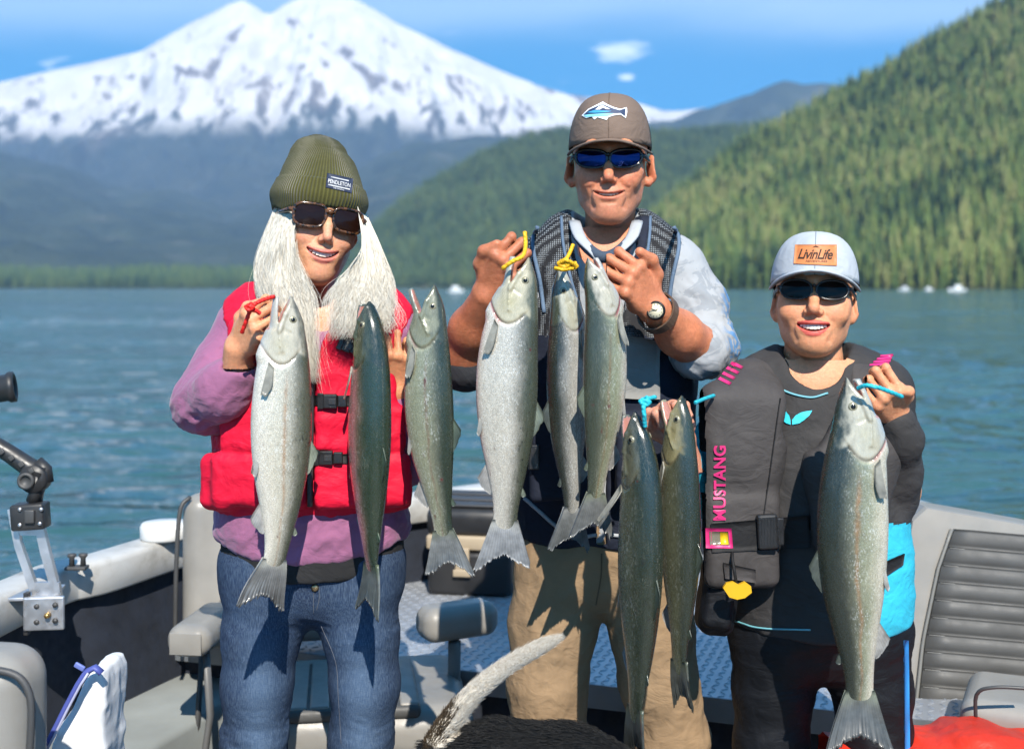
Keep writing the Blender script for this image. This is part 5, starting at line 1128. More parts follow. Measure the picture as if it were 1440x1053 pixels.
# ================================================================== the woman in the beanie
RED = fabric('red_vest_nylon', (.62, .006, .034), .62, weave=600, wst=.15, var=.10, bscale=22, bst=.35, bdist=.008)
PURPLE = fabric('purple_fleece', (.26, .098, .185), .9, weave=700, wst=.3, var=.14, sheen=.2, bscale=30, bst=.4, bdist=.006)
BLACKC = fabric('black_cotton', (.018, .018, .019), .9, var=.2)
STRAP = fabric('black_webbing', (.012, .012, .013), .65, weave=500, wst=.5); PLASTIC = plain('black_plastic', (.014, .014, .015), .35, vs=30)
def denim_mat():
    m = Mat('denim', (.05, .09, .18), .85, spec=.2); g = m.attr('rest'); fade = m.attr('fade', 'Fac')
    base = m.mix(m.n('MapRange', {0: m.noise(14, 5, g), 1: .35, 2: .7}).outputs[0], (.010, .020, .048), (.020, .040, .082)); base = m.mix(m.math('MULTIPLY', fade, .8), base, (.060, .100, .165))
    w1 = m.noise(260, 2, m.mp(g, (3, 3, .25))); base = m.mix(m.n('MapRange', {0: w1, 1: .40, 2: .72, 3: 0, 4: .5}).outputs[0], base, (.12, .17, .24)); base = m.mix(m.n('MapRange', {0: m.noise(300, 2, m.mp(g, (.4, .4, 3))), 1: .5, 2: .7, 3: 0, 4: .35}).outputs[0], base, (.012, .03, .08))
    m.set(Base_Color=base); m.bump(m.noise(500, 3, g), .3, .001); m.bump(m.noise(25, 4, g), .3, .006); return m.m
DENIM = denim_mat()
def knit_mat(name, col, freq):
    m = Mat(name, col, .95, spec=.15); a = m.attr('knit'); m.var(col, 30, .12)
    w = m.n('TexWave', {'Vector': a, 'Scale': freq, 'Distortion': .25, 'Detail': 1.0, 'Detail Scale': 3.0}, bands_direction='X').outputs[1]
    v = m.n('TexWave', {'Vector': a, 'Scale': freq * 1.3, 'Distortion': 1.2}, bands_direction='Y').outputs[1]
    c = m.n('MapRange', {0: w, 3: .62, 4: 1.12}).outputs[0]
    m.set(Base_Color=m.n('VectorMath', {0: m.N[m.b.inputs['Base Color'].links[0].from_node.name].outputs[0], 1: m.n('CombineXYZ', {0: c, 1: c, 2: c}).outputs[0]}, operation='MULTIPLY').outputs[0])
    m.bump(w, .8, .003); m.bump(v, .08, .0008); m.bump(m.noise(400, 2), .3, .001); m.set(Sheen_Weight=.15); return m.m
def hair_mat():
    m = Mat('white_hair', (.62, .58, .50), .38, spec=.5); m.set(Base_Color=m.ramp(m.noise(220, 3, m.mp(m.obj(), (1, 1, .06))), [(.25, (.34, .28, .20)), (.45, (.64, .59, .49)), (.75, (.82, .79, .71))])); m.set(Sheen_Weight=.0); return m.m
def woman_beanie():
    Y0 = 2.52; q = lambda a, b, d=0: P(a, b, Y0 + d); rp = lambda n: n * Y0 / FPX
    sk = (.62, .305, .17)
    # --- body
    tr = face_at(461, 307, 2.40, roll=9, yaw=21, pitch=3, scale=1.03)
    hV, hF, hC, teeth = build_head(dict(skin=sk, lips=(.52, .13, .12), mouth=.030, smile=.011, open=.0046, lip=.0046, chin=-.104, jaw=.80, facew=.94, cheek=1.15, nose=.90, neck=.040, fold=.65, browr=.7, flush=(.60, .24, .17), neckend=(-.012, .06, -.25)))
    pieces = [(tr(hV), hF, hC)]
    # hand on the picture's left: a fist around the fish's jaw, seen from its back
    G = SDF(P(318, 400, 2.40) - [0, .28, .16], P(425, 400, 2.40) + [.0, .12, .04], .0022)
    wr = P(335, 490, 2.34); along = P(364, 446, 2.275) - wr; along /= np.linalg.norm(along); palm = np.array([.35, .90, -.1]); palm -= along * (palm @ along); palm /= np.linalg.norm(palm); across = np.cross(along, palm); outp = palm
    G.chain([P(335, 535, 2.38), wr], [.034, .027], .01, flat=(1, 1, 1))
    hand_into(G, wr, np.stack([across, along, outp], 1), 1, [(46, 88, 60), (50, 90, 60), (54, 92, 55), (58, 90, 50)], [(.042, .045, .010), (.046, .074, .016), (.036, .098, .022)], .95)
    v, f = G.mesh(1); pieces.append((v, f, np.asarray(sk) * [1.02, .95, .9]))
    # other hand, behind the second and third fish
    G = SDF((P(520, 520, 2.45) - [0, .28, .12]), P(610, 420, 2.45) + [0, .12, .05], .0024)
    wr = P(556, 548, 2.42); along = P(552, 455, 2.345) - wr; along /= np.linalg.norm(along); across = np.array([-.95, -.2, 0]); across -= along * (across @ along); across /= np.linalg.norm(across); outp = np.cross(across, along); outp *= np.sign(outp[1]) * 1
    G.chain([P(560, 590, 2.46), wr], [.034, .027], .01)
    hand_into(G, wr, np.stack([across, along, outp], 1), -1, [(50, 88, 60)] * 4, [(.040, .050, .016), (.052, .074, .026), (.050, .096, .036)], .95)
    v, f = G.mesh(1); pieces.append((v, f, np.asarray(sk) * [1.05, .95, .88]))
    # trunk and legs under the clothes
    G = SDF(P(270, 1180, Y0) - [0, .2, 0], P(610, 420, Y0) + [0, .2, 0], .009)
    G.chain([q(447, 470), q(442, 560), q(438, 680), q(438, 800)], [rp(85), rp(95), rp(90), rp(80)], .04, flat=(1, .6, 1))
    G.cap(q(365, 470), q(535, 475), rp(38), None, .04)
    G.chain([q(378, 800), q(362, 930), q(360, 1150)], [rp(48), rp(40), rp(36)], .005); G.chain([q(502, 800), q(512, 930), q(510, 1150)], [rp(48), rp(38), rp(34)], .005)
    G.chain([q(355, 470), q(285, 575, -.03), P(338, 525, 2.38)], [.038, .034, .026], .02); G.chain([q(540, 475), q(572, 620, .03), P(560, 570, 2.45)], [.038, .034, .026], .02)
    v, f = G.mesh(0); pieces.append((v, f, sk))
    body = person('person', pieces, SKIN, 'smiling long-haired woman in olive beanie and red vest holding three salmon', group='people standing in the boat')
    if teeth: v, f = joinl(*teeth); mk('teeth', tr(v), f, TEETH, body)
    # --- jeans
    G = SDF(P(285, 1230, Y0) - [0, .2, 0], P(600, 770, Y0) + [0, .2, 0], .0045)
    G.cap(q(440, 740), q(440, 775), rp(122), rp(122), .03, flat=(1, .66, .35)); G.cap(q(378, 812), q(500, 812), rp(70), None, .03, flat=(1, 1.05, 1))
    G.chain([q(386, 830), q(368, 890, -.01), q(362, 960, -.015), q(358, 1040, -.01), q(352, 1250)], [rp(64), rp(53), rp(48), rp(44), rp(40)], .02, flat=(1, 1.15, 1))
    G.chain([q(497, 830), q(508, 890, -.01), q(513, 960, -.015), q(508, 1040, -.01), q(505, 1250)], [rp(62), rp(51), rp(47), rp(42), rp(40)], .02, flat=(1, 1.15, 1))
    v, f = G.mesh(1); Z = v[:, 2]; kn = np.exp(-((Z - q(0, 1020)[2]) / .06) ** 2); cr = np.exp(-((Z - q(0, 872)[2]) / .05) ** 2)
    v = wrinkle(v, f, .012, 15, (.5, 1, 2.0), 3, .12 + .9 * kn + .6 * cr, rot('Y', 12))
    px_ = CX + v[:, 0] * FPX / v[:, 1]; side = np.where(px_ < 440, np.exp(-((px_ - 365) / 26) ** 2), np.exp(-((px_ - 508) / 26) ** 2)); fade = side * sstep(q(0, 850)[2], q(0, 930)[2], v[:, 2]) * .8 + side * .25
    jeans = mk('jeans', v, f, DENIM, body, attrs={'rest': v, 'fade': fade})
    SJ = Surf(jeans); THREAD = plain('thread', (.10, .11, .13), .8)
    for pts in ([(443, 812), (441, 840), (441, 862)], [(452, 880), (472, 930), (476, 980), (480, 1045)], [(448, 815), (449, 840), (445, 858)]):
        pp = bez([(a, b, 0) for a, b in pts], 26)[:, :2]; v, f = tube(SJ.press(pp, .0006), .0006, 5); mk('seam', v, f, THREAD, jeans)
    v, f = lathe([(.0001, 0), (.007, 0), (.0075, .002), (.005, .0035), (.0001, .0035)], 14, SJ.press([(443, 826)], .0)[0], rot('X', 90)); mk('button', v, f, plain('brass', (.35, .25, .14), .35, 1.0), jeans)
    # --- black undershirt edge
    G = SDF(P(285, 815, Y0) - [0, .2, 0], P(600, 700, Y0) + [0, .2, 0], .0045)
    G.chain([q(440, 740), q(440, 798)], [rp(127), rp(129)], .03, flat=(1, .68, 1))
    G.cut(lambda X, Yq, Z: q(0, 803)[2] + .9 * (X - q(440, 0)[0]) ** 2 - Z + 0 * Yq)
    v, f = G.mesh(1); mk('undershirt', wrinkle(v, f, .006, 12, (1, 1, .6), 5), f, BLACKC, body)
    # --- sweatshirt
    G = SDF(P(225, 800, Y0) - [0, .33, 0], P(620, 405, Y0) + [0, .22, 0], .0045)
    G.chain([q(447, 500), q(443, 600), q(440, 700), q(440, 742)], [rp(116), rp(118), rp(122), rp(132)], .05, flat=(1, .68, 1))
    G.cap(q(355, 462), q(540, 466), rp(44), None, .05); G.cap(q(405, 440, .02), q(490, 442, .02), rp(40), None, .05)
    up = [q(348, 470), q(318, 520, -.03), q(287, 566, -.07)]; fo = [q(287, 566, -.07), q(316, 548, -.14), P(336, 522, 2.355)]
    G.chain(up, [rp(46), rp(43), rp(40)], .03); G.chain(fo, [rp(41), rp(35), rp(25)], .025)
    G.chain([q(545, 480), q(572, 560, .0), q(580, 640, -.02)], [rp(44), rp(38), rp(36)], .03); G.chain([q(580, 640, -.02), q(572, 610, -.06), P(559, 572, 2.43)], [rp(36), rp(30), rp(24)], .02)
    G.cut(lambda X, Yq, Z: q(0, 778)[2] + .9 * (X - q(440, 0)[0]) ** 2 - Z + 0 * Yq, .012)
    G.cap(q(456, 385, -.04), q(450, 455, -.12), rp(46), rp(30), .012, '-')
    G.ell(P(336, 516, 2.35), (.030, .035, .012), .01, '-')
    v, f = G.mesh(1); el = np.exp(-(np.linalg.norm(v - q(300, 562, -.09), axis=1) / .09) ** 2); hem = np.exp(-((v[:, 2] - q(0, 735)[2]) / .06) ** 2); v = wrinkle(v, f, .012, 14, (.8, 1, 1.4), 8, .35 + .8 * el + .7 * hem, rot('Y', -35)); v = wrinkle(v, f, .014, 26, (.5, 1, 1.6), 9, .20 + 1.0 * el + .4 * hem, rot('Y', -50))
    sw = mk('sweatshirt', v, f, PURPLE, body)
    # --- red life vest: two padded fronts, back and shoulders
    G = SDF(P(270, 745, Y0) - [0, .3, 0], P(610, 395, Y0) + [0, .24, 0], .004)
    def shell(off, k=.05):
        G.chain([q(447, 500), q(443, 600), q(440, 700)], [rp(120) + off, rp(121) + off, rp(128) + off], k, flat=(1, .70, 1)); G.cap(q(362, 458, .0), q(530, 462, .0), rp(42) + off, None, k); G.cap(q(395, 436, .02), q(500, 438, .02), rp(36) + off, None, k)
    shell(.014)
    for (a, b, rx, rz, tz) in ((376, 512, 56, 62, 10), (372, 603, 62, 33, 9), (366, 675, 68, 36, 8), (500, 512, 56, 62, -10), (506, 603, 62, 33, -9), (508, 675, 66, 36, -8)): G.box(q(a, b, -.128), (rp(rx), .026, rp(rz)), .018, .010, M=rot('Z', -tz * 1.6))
    G.box(q(322, 676, -.075), (rp(30), .045, rp(38)), .02, .012, M=rot('Z', -38)); G.box(q(546, 682, -.06), (rp(24), .045, rp(36)), .02, .012, M=rot('Z', 38))
    G.cut(lambda X, Yq, Z: q(0, 712)[2] + .004 * np.sin(X * 60) + .03 * (X - q(440, 0)[0]) - Z + 0 * Yq, .012)
    # arm holes, neck opening, front gap
    G.chain([q(330, 476, 0), q(308, 520, -.03), q(287, 566, -.07)], [rp(47), rp(46), rp(46)], .012, '-'); G.chain([q(562, 482, 0), q(585, 560), q(590, 600, -.02)], [rp(42), rp(42), rp(40)], .012, '-')
    G.chain([q(456, 396, -.05), q(448, 450, -.10), q(441, 500, -.16)], [rp(44), rp(26), rp(7)], .012, '-', flat=(1, 2.6, 1)); G.cap(q(452, 400, .03), q(452, 440, .0), rp(40), rp(30), .01, '-')
    G.box(q(438, 610, -.17), (.0042, .035, .19), .001, .006, '-')
    for zz in (572, 638): G.box(q(440, zz, -.19), (.2, .030, .0022), .0005, .008, '-')
    v, f = G.mesh(1); v = wrinkle(v, f, .008, 16, (1, 1, 1.2), 21, 1.0); vest = mk('life_vest', v, f, RED, body)
    SV = Surf(vest)
    zp = [(443, 492), (440, 520), (438, 560), (437, 620), (436, 700), (436, 712)]; v, f = tube(np.array([P(a, b, Y0 - .155 - .012) for a, b in zp]), .0055, 8); mk('zipper', v, f, plain('zipper_tape', (.03, .03, .032), .6), vest)
    v, f = tube(SV.press(bez([(445, 500, 0), (452, 470, 0), (466, 446, 0), (478, 428, 0)], 16)[:, :2], .001), .0032, 6); mk('piping', v, f, STRAP, vest)
    for (a, b, w_, tilt, strapw) in ((461, 563, 17, 0, 60), (456, 645, 17, 0, 56), (487, 484, 12, 24, 30)):
        t_ = R(tilt); rr = lambda x, y: (a + x * math.cos(t_) - y * math.sin(t_), b + x * math.sin(t_) + y * math.cos(t_))
        stick('strap', SV, [rr(-24 if not tilt else -10, -7), rr(w_ + 16, -7), rr(w_ + 16, 7), rr(-24 if not tilt else -10, 7)], STRAP, vest, 10, 4, .003)
        c0 = SV.press([rr(2, 0)], .006)[0]; M = rot('Y', tilt)
        b1 = box(c0, (rp(w_ * 1.1), .012, rp(19)), M, .003); b2 = box(c0 + M @ np.array([rp(w_ * .95), .001, 0]), (rp(12), .010, rp(15)), M, .002); b3 = box(c0 + M @ np.array([-rp(w_ * .75), .002, 0]), (rp(8), .010, rp(21)), M, .002)
        v, f = joinl(b1, b2, b3); bk = mk('buckle', v, f, PLASTIC, vest, False)
        v, f = box(c0 + M @ np.array([rp(w_ * .2), -.0065, 0]), (rp(10), .003, rp(8)), M, .001); mk('release_tab', v, f, plain('buckle_tab', (.03, .03, .031), .3), bk, False)
    stick_text('lettering', SV, 'Cabe', [(471, 446), (506, 452), (504, 467), (470, 461)], plain('white_thread', (.75, .72, .70), .7), vest, .0022, shear=.25)
    # --- head wear
    tk = lambda V: tr(V)
    G = SDF((-.13, -.145, -.02), (.13, .16, .19), .0022)
    G.ell((0, .014, .040), (.087, .119, .086), 0); G.ell((-.004, .024, .096), (.066, .080, .056), .03); G.ell((-.010, .032, .134), (.046, .055, .034), .025); G.ell((-.036, .028, .130), (.024, .034, .024), .012)
    G.ell((0, .014, .042), (.091, .122, .046), .006)
    G.cut(lambda X, Yq, Z: .022 - .30 * np.clip(Yq + .09, 0, .12) - Z + 0 * X, .006)
    G.ell((0, .018, -.01), (.082, .102, .085), .004, '-')
    v, f = G.mesh(1); th = np.arctan2(v[:, 0], -(v[:, 1] - .02)); kn = np.stack([th * .09, v[:, 2], 0 * th], 1); v = wrinkle(v, f, .006, 14, (1, 1, 2), 4, sstep(.07, .12, v[:, 2]))
    v = v + normals(v, f) * (.0036 * sstep(.0735, .0690, v[:, 2] + .02 * v[:, 0]) * (np.linalg.norm(v - [0, .014, .0], axis=1) > .085))[:, None]
    OL = knit_mat('olive_knit', (.078, .074, .020), 62); bn = mk('beanie', tk(v), f, OL, body, attrs={'knit': kn})
    # fold line of the cuff
    SB = Surf(bn)
    NAVY = plain('navy_label', (.018, .026, .055), .7, vs=60, va=.2); WHT = plain('label_thread', (.55, .55, .55), .7)
    cs = [(460, 244), (496, 252), (494, 272), (458, 264)]; lb = stick('label_patch', SB, cs, NAVY, bn, 10, 6, .0015)
    ls = Surf(lb); inset = lambda u0, v0, u1, v1: [tuple((np.array(cs[0]) * (1-u) + np.array(cs[1]) * u) * (1-v) + (np.array(cs[3]) * (1-u) + np.array(cs[2]) * u) * v) for u, v in ((u0, v0), (u1, v0), (u1, v1), (u0, v1))]
    stick_text('lettering', ls, 'PENDLETON', inset(.07, .36, .93, .64), WHT, lb, .0009, bold=.012)
    for a, b in ((.16, .24), (.72, .80)): stick('stripe', ls, inset(.15 if a < .5 else .08, a, .85 if a < .5 else .92, b), WHT, lb, 6, 2, .0008)
    stick_text('lettering', ls, 'THE ORIGINAL', inset(.28, .85, .72, .95), WHT, lb, .0009)
    TORT = Mat('tortoiseshell', (.05, .025, .012), .15, spec=.6); TORT.set(Base_Color=TORT.ramp(TORT.noise(130, 3), [(.42, (.008, .006, .005)), (.6, (.12, .05, .018))])); TORT = TORT.m
    LB = Mat('brown_lens', (.012, .0045, .003), .09, spec=.22); LB.set(Coat_Weight=.0); LB = LB.m
    glasses(tr, body, rrect(.0295, .0215, 3.6, 32, .10, -.001), .0365, 2.2, LB, TORT, .0032, -.104, .000, .010, .076, .006)
    # --- hair: two falls between an inner (face side) and an outer guide, laid over the shoulders
    HM = hair_mat(); r = np.random.default_rng(3)
    G1 = [  # left fall: inner, outer (px, py, depth)
        ([(419, 274, 2.43), (411, 325, 2.37), (409, 360, 2.37), (418, 395, 2.36), (430, 435, 2.325), (436, 490, 2.31), (444, 540, 2.31)], [(400, 266, 2.49), (375, 335, 2.45), (364, 375, 2.43), (368, 410, 2.39), (384, 445, 2.335), (402, 490, 2.315), (414, 535, 2.315)], 11000),
        ([(503, 290, 2.43), (511, 345, 2.375), (498, 376, 2.365), (486, 400, 2.35), (476, 424, 2.325), (469, 450, 2.305), (464, 480, 2.30)], [(502, 278, 2.49), (530, 345, 2.45), (542, 385, 2.42), (546, 412, 2.38), (545, 432, 2.335), (540, 452, 2.31), (534, 472, 2.30)], 11000)]
    Q = []; root_parts = []
    for inn, outr, n in G1:
        A = bez([P(*c) for c in inn], 15); B = bez([P(*c) for c in outr], 15); u = r.random(n) ** .9; v_ = r.random(n) ** 2; t = np.linspace(0, 1, 15)
        ln_ = .32 + .68 * r.random(n) ** 1.4 if inn[0][0] > 450 else .45 + .55 * r.random(n)
        cl_ = np.floor(u * 16 + r.normal(size=n) * .3); uc = u + (((cl_ + .5) / 16) - u) * .35
        for k in range(n):
            eo_ = r.normal() * .05; tt = t * ln_[k]; a = np.stack([np.interp(tt, t, A[:, c]) for c in range(3)], 1); b = np.stack([np.interp(tt, t, B[:, c]) for c in range(3)], 1)
            uu = uc[k] + .20 * np.sin(tt * 7.5 + cl_[k] * 1.3) * np.sqrt(tt) + eo_ + (u[k] - uc[k]) * tt ** 2 * 1.6 + r.normal() * .16 * tt ** 1.5 + .03 * math.sin(k)
            p = a + (b - a) * uu[:, None]; bul = np.sin(np.clip(uu, 0, 1) * math.pi) * .016 * np.clip(tt * 4, 0, 1); fly = (r.random() < .12) * r.normal(size=3) * .014; p += fly[None] * (tt ** 1.5)[:, None]; p[:, 1] += v_[k] * .045 * (1 - .5 * tt) - bul + .004 * np.sin(tt * 9 + cl_[k]); Q.append(p)
        # solid under-layer
        nu = 24; U = np.linspace(.04, .96, nu); S = np.stack([A * (1 - u_) + B * u_ for u_ in U], 1); S[..., 1] += .026 - np.sin(U * math.pi)[None] * .012 + .004 * np.sin(U * 60)[None]; S = S[:6]
        back = S + [0, .035, 0]; V = np.concatenate([S.reshape(-1, 3), back.reshape(-1, 3)]); f1 = grid_faces(6, nu); M_ = 6 * nu; idx = np.arange(M_).reshape(6, nu); rim = np.concatenate([idx[0, :], idx[1:, -1], idx[-1, -2::-1], idx[-2:0:-1, 0]]); nx = np.roll(rim, -1)
        root_parts.append((V, np.concatenate([f1, f1[:, ::-1] + M_, np.stack([rim, rim + M_, nx + M_, nx], 1)])))
    Gb = SDF((-.11, -.02, -.20), (.11, .14, .06), .005); Gb.ell((0, .045, -.03), (.082, .075, .09), 0); Gb.chain([(0, .06, -.06), (0, .07, -.17)], [.07, .055], .03); vb, fb_ = Gb.mesh(1); root_parts.append((tr(vb), fb_))
    V, Fq = join(*root_parts); hm = mk('hair', V, Fq, HM, body)
    Q = np.array(Q); hair_mesh(Q, .00022 + .00022 * r.random(len(Q)), HM, 'strand', hm)
    return body
WOMAN1 = woman_beanie()
# ================================================================== the man in the brown cap
def mesh_cloth():
    m = Mat('vest_mesh', (.03, .03, .03), .7, spec=.3); g = m.attr('rest')
    mp = m.mp(g, (250, 70, 250)); v = m.n('TexVoronoi', {'Vector': mp, 'Scale': 1.0, 'Randomness': .12}).outputs[0]
    hole = m.n('MapRange', {0: v, 1: .30, 2: .42, 3: 1, 4: 0}).outputs[0]; m.set(Base_Color=m.mix(hole, (.012, .012, .014), (.24, .26, .27))); m.bump(hole, .7, .002); return m.m
def shirt_mat():
    m = Mat('grey_fishing_shirt', (.3, .32, .34), .8, spec=.25); g = m.attr('rest')
    c = m.mix(m.n('MapRange', {0: m.noise(17, 4, m.mp(g, (1, 1, 1.6)), .6, 1.2), 1: .55, 2: .60}).outputs[0], (.33, .345, .36), (.25, .27, .29))
    cam_ = m.attr('print', 'Fac'); blu = m.math('MULTIPLY', m.n('MapRange', {0: m.noise(34, 3, g, .6, 1.5), 1: .49, 2: .54}).outputs[0], cam_); c = m.mix(blu, c, (.10, .24, .46))
    m.set(Base_Color=c); m.bump(m.noise(35, 4, g), .3, .005); m.bump(m.noise(700, 2, g), .15, .0006); return m.m
NAVYC = fabric('navy_cloth', (.012, .016, .030), .8, var=.25); TRIM = fabric('blue_grey_trim', (.10, .15, .22), .75)
KHAKI = fabric('khaki_cotton', (.26, .175, .100), .9, weave=600, wst=.25, var=.12, bscale=26, bst=.35, bdist=.006)
SILVERC = fabric('pale_grey_cloth', (.36, .38, .40), .7, var=.1)
def man_cap():
    Y0 = 2.66; q = lambda a, b, d=0: P(a, b, Y0 + d); rp = lambda n: n * Y0 / FPX
    sk = (.57, .225, .115); skA = np.array((.42, .150, .075))
    tr = face_at(856, 224, 2.54, roll=0, yaw=-6, pitch=1, scale=1.04)
    hV, hF, hC, teeth = build_head(dict(skin=sk, lips=(.46, .15, .10), mouth=.030, smile=.009, open=.0030, lip=.0034, chin=-.106, jaw=.98, facew=1.0, cheek=1.0, nose=1.12, neck=.049, fold=1.5, flush=(.52, .15, .09), earout=.008, stubble=(.28, .20, .17), hair=(.34, .32, .30), neckend=(.0, .05, -.25)))
    pieces = [(tr(hV), hF, hC)]
    # arm on the picture's left
    G = SDF(P(615, 560, 2.60) - [0, .42, 0], P(760, 310, 2.60) + [0, .12, 0], .0023)
    el = P(652, 498, 2.56); wr = P(684, 416, 2.43)
    G.chain([el + np.array([.01, .02, -.03]), el, (el * .55 + wr * .45) + [-.004, 0, 0], wr], [.046, .050, .043, .029], .02)
    along = P(716, 366, 2.375) - wr; along /= np.linalg.norm(along); outp = np.array([.30, .92, .0]); outp -= along * (outp @ along); outp /= np.linalg.norm(outp); across = np.cross(along, outp)
    hand_into(G, wr, np.stack([across, along, outp], 1), 1, [(48, 92, 60), (54, 95, 60), (60, 95, 60), (66, 92, 55)], [(.044, .044, .000), (.050, .074, -.004), (.038, .100, .004)], 1.04)
    v, f = G.mesh(1); ar = fbm(v, 60, 3, 2); pieces.append((v, f, skA[None] * (.75 + .5 * ar[:, None])))  # shade on this forearm painted in: skin darker than the other arm's
    # arm on the picture's right
    G = SDF(P(840, 560, 2.60) - [0, .42, 0], P(1030, 320, 2.60) + [0, .10, 0], .0023)
    el = P(988, 494, 2.56); wr = P(920, 434, 2.40)
    G.chain([el, el * .5 + wr * .5 + [0, 0, -.006], wr], [.049, .044, .030], .02)
    along = P(880, 384, 2.350) - wr; along /= np.linalg.norm(along); outp = np.array([-.35, .92, -.1]); outp -= along * (outp @ along); outp /= np.linalg.norm(outp); across = np.cross(outp, along)
    hand_into(G, wr, np.stack([across, along, outp], 1), 1, [(46, 92, 60), (52, 95, 60), (58, 95, 60), (64, 92, 55)], [(.046, .042, .000), (.054, .074, -.006), (.046, .104, -.004)], 1.06)
    v, f = G.mesh(1); ar = fbm(v, 60, 3, 4); pieces.append((v, f, skA[None] * (.85 + .45 * ar[:, None]) * [1.12, 1.15, 1.15]))
    G = SDF(P(690, 1200, Y0) - [0, .2, 0], P(1030, 320, Y0) + [0, .2, 0], .010)
    G.chain([q(852, 390), q(850, 520), q(848, 660), q(846, 770)], [rp(86), rp(92), rp(84), rp(74)], .04, flat=(1, .6, 1)); G.cap(q(770, 375), q(940, 375), rp(34), None, .04)
    G.chain([q(790, 800), q(776, 930), q(770, 1150)], [rp(44), rp(38), rp(32)], .005); G.chain([q(902, 800), q(920, 930), q(940, 1150)], [rp(44), rp(38), rp(32)], .005)
    G.chain([q(945, 385), q(1000, 490, -.08)], [.042, .036], .02); G.chain([q(765, 385), q(660, 505, -.06)], [.042, .036], .02)
    v, f = G.mesh(0); pieces.append((v, f, sk))
    body = person('person', pieces, SKIN, 'tall man in brown cap and mirrored sunglasses holding up three salmon', group='people standing in the boat')
    if teeth: v, f = joinl(*teeth); mk('teeth', tr(v), f, plain('man_teeth', (.5, .44, .34), .3, bst=0), body)
    # --- trousers
    G = SDF(P(690, 1260, Y0) - [0, .2, 0], P(1010, 700, Y0) + [0, .2, 0], .005)
    G.cap(q(846, 720), q(846, 765), rp(118), rp(118), .03, flat=(1, .64, .35)); G.cap(q(795, 800), q(898, 800), rp(68), None, .03)
    G.chain([q(790, 810), q(778, 880, -.01), q(770, 960, -.01), q(772, 1040), q(770, 1220, .02)], [rp(66), rp(60), rp(54), rp(52), rp(48)], .02); G.chain([q(904, 810), q(916, 880, -.01), q(926, 960, -.01), q(944, 1040), q(950, 1220, .02)], [rp(66), rp(58), rp(53), rp(52), rp(48)], .02)
    v, f = G.mesh(1); zz = v[:, 2]; v = wrinkle(v, f, .010, 24, (1.4, 1, .6), 14, .5, rot('Y', 20)); v = wrinkle(v, f, .016, 10, (1.2, 1, .8), 13, .45 + .5 * np.exp(-((zz - q(0, 985)[2]) / .07) ** 2) + .4 * np.exp(-((zz - q(0, 850)[2]) / .05) ** 2), rot('Y', 24)); trs = mk('trousers', v, f, KHAKI, body)
    ST = Surf(trs); v, f = tube(ST.press(bez([(846, 778, 0), (845, 810, 0), (838, 850, 0)], 20)[:, :2], .0005), .0015, 5); mk('fly_seam', v, f, plain('dark_khaki', (.12, .08, .045), .9), trs)
    # --- shirt
    G = SDF(P(600, 800, Y0) - [0, .30, 0], P(1060, 290, Y0) + [0, .22, 0], .0046)
    G.chain([q(852, 410), q(850, 520), q(848, 650), q(846, 740)], [rp(112), rp(116), rp(112), rp(116)], .05, flat=(1, .64, 1)); G.cap(q(768, 378), q(940, 378), rp(40), None, .05); G.cap(q(808, 342, .02), q(900, 342, .02), rp(36), None, .05)
    G.chain([q(945, 385), q(978, 430, -.02), q(994, 486, -.06)], [rp(48), rp(42), rp(39)], .03); G.chain([q(994, 486, -.06), P(984, 496, 2.54)], [rp(39), rp(37)], .03)
    G.chain([q(765, 390, .02), q(712, 450, .0), q(664, 506, -.06)], [rp(46), rp(42), rp(38)], .03); G.chain([q(664, 506, -.06), P(654, 512, 2.565)], [rp(38), rp(38)], .02)
    G.cut(lambda X, Yq, Z: q(0, 752)[2] - Z + 0 * (X + Yq)); G.chain([q(852, 280, -.03), q(850, 350, -.08), q(850, 392, -.13)], [rp(46), rp(34), rp(8)], .01, '-', flat=(1, 1.6, 1))
    v, f = G.mesh(1); e2 = np.exp(-(np.linalg.norm(v - q(1000, 470, -.06), axis=1) / .10) ** 2); v = wrinkle(v, f, .013, 15, (1, 1, 1.3), 17, .3 + .9 * e2, rot('Y', 40)); v = wrinkle(v, f, .013, 28, (.5, 1, 1.5), 18, .25 + .9 * e2, rot('Y', 52))
    pr = sstep(q(1000, 0)[0], q(1020, 0)[0], v[:, 0]); fcx = CX + v[f[:, 0], 0] * FPX / v[f[:, 0], 1]; cuff = (fcx < 700)
    def sub0(Fm):
        us = np.unique(Fm); rm = np.full(len(v), -1); rm[us] = np.arange(len(us)); return us, rm[Fm]
    u1, g1 = sub0(f[~cuff]); sh_ = mk('shirt', v[u1], g1, shirt_mat(), body, attrs={'rest': v[u1], 'print': pr[u1]}); u2, g2 = sub0(f[cuff]); mk('dark_cuff', v[u2], g2, fabric('charcoal_cuff', (.03, .032, .038), .8), sh_)
    # collar flaps and neck gaiter
    for s_ in (-1, 1):
        pts = [(852 + s_ * 44, 312, 2.60), (852 + s_ * 36, 334, 2.53), (852 + s_ * 18, 354, 2.49), (851 + s_ * 3, 376, 2.485)]; v, f = tube([P(*p_) for p_ in bez(pts, 14)], [.013] * 4 + [.013, .012, .012, .011, .010, .009, .008, .006, .004, .002], 10, flat=.35); mk('collar', v, f, SILVERC, body)
    v, f = tube([P(*p_) for p_ in bez([(812, 330, 2.56), (830, 352, 2.505), (850, 362, 2.485), (872, 352, 2.505), (893, 330, 2.56)], 18)], .012, 10); mk('neck_band', v, f, fabric('slate_band', (.05, .07, .10), .8), body)
    # --- fishing vest
    G = SDF(P(690, 800, Y0) - [0, .27, 0], P(1010, 285, Y0) + [0, .22, 0], .0044)
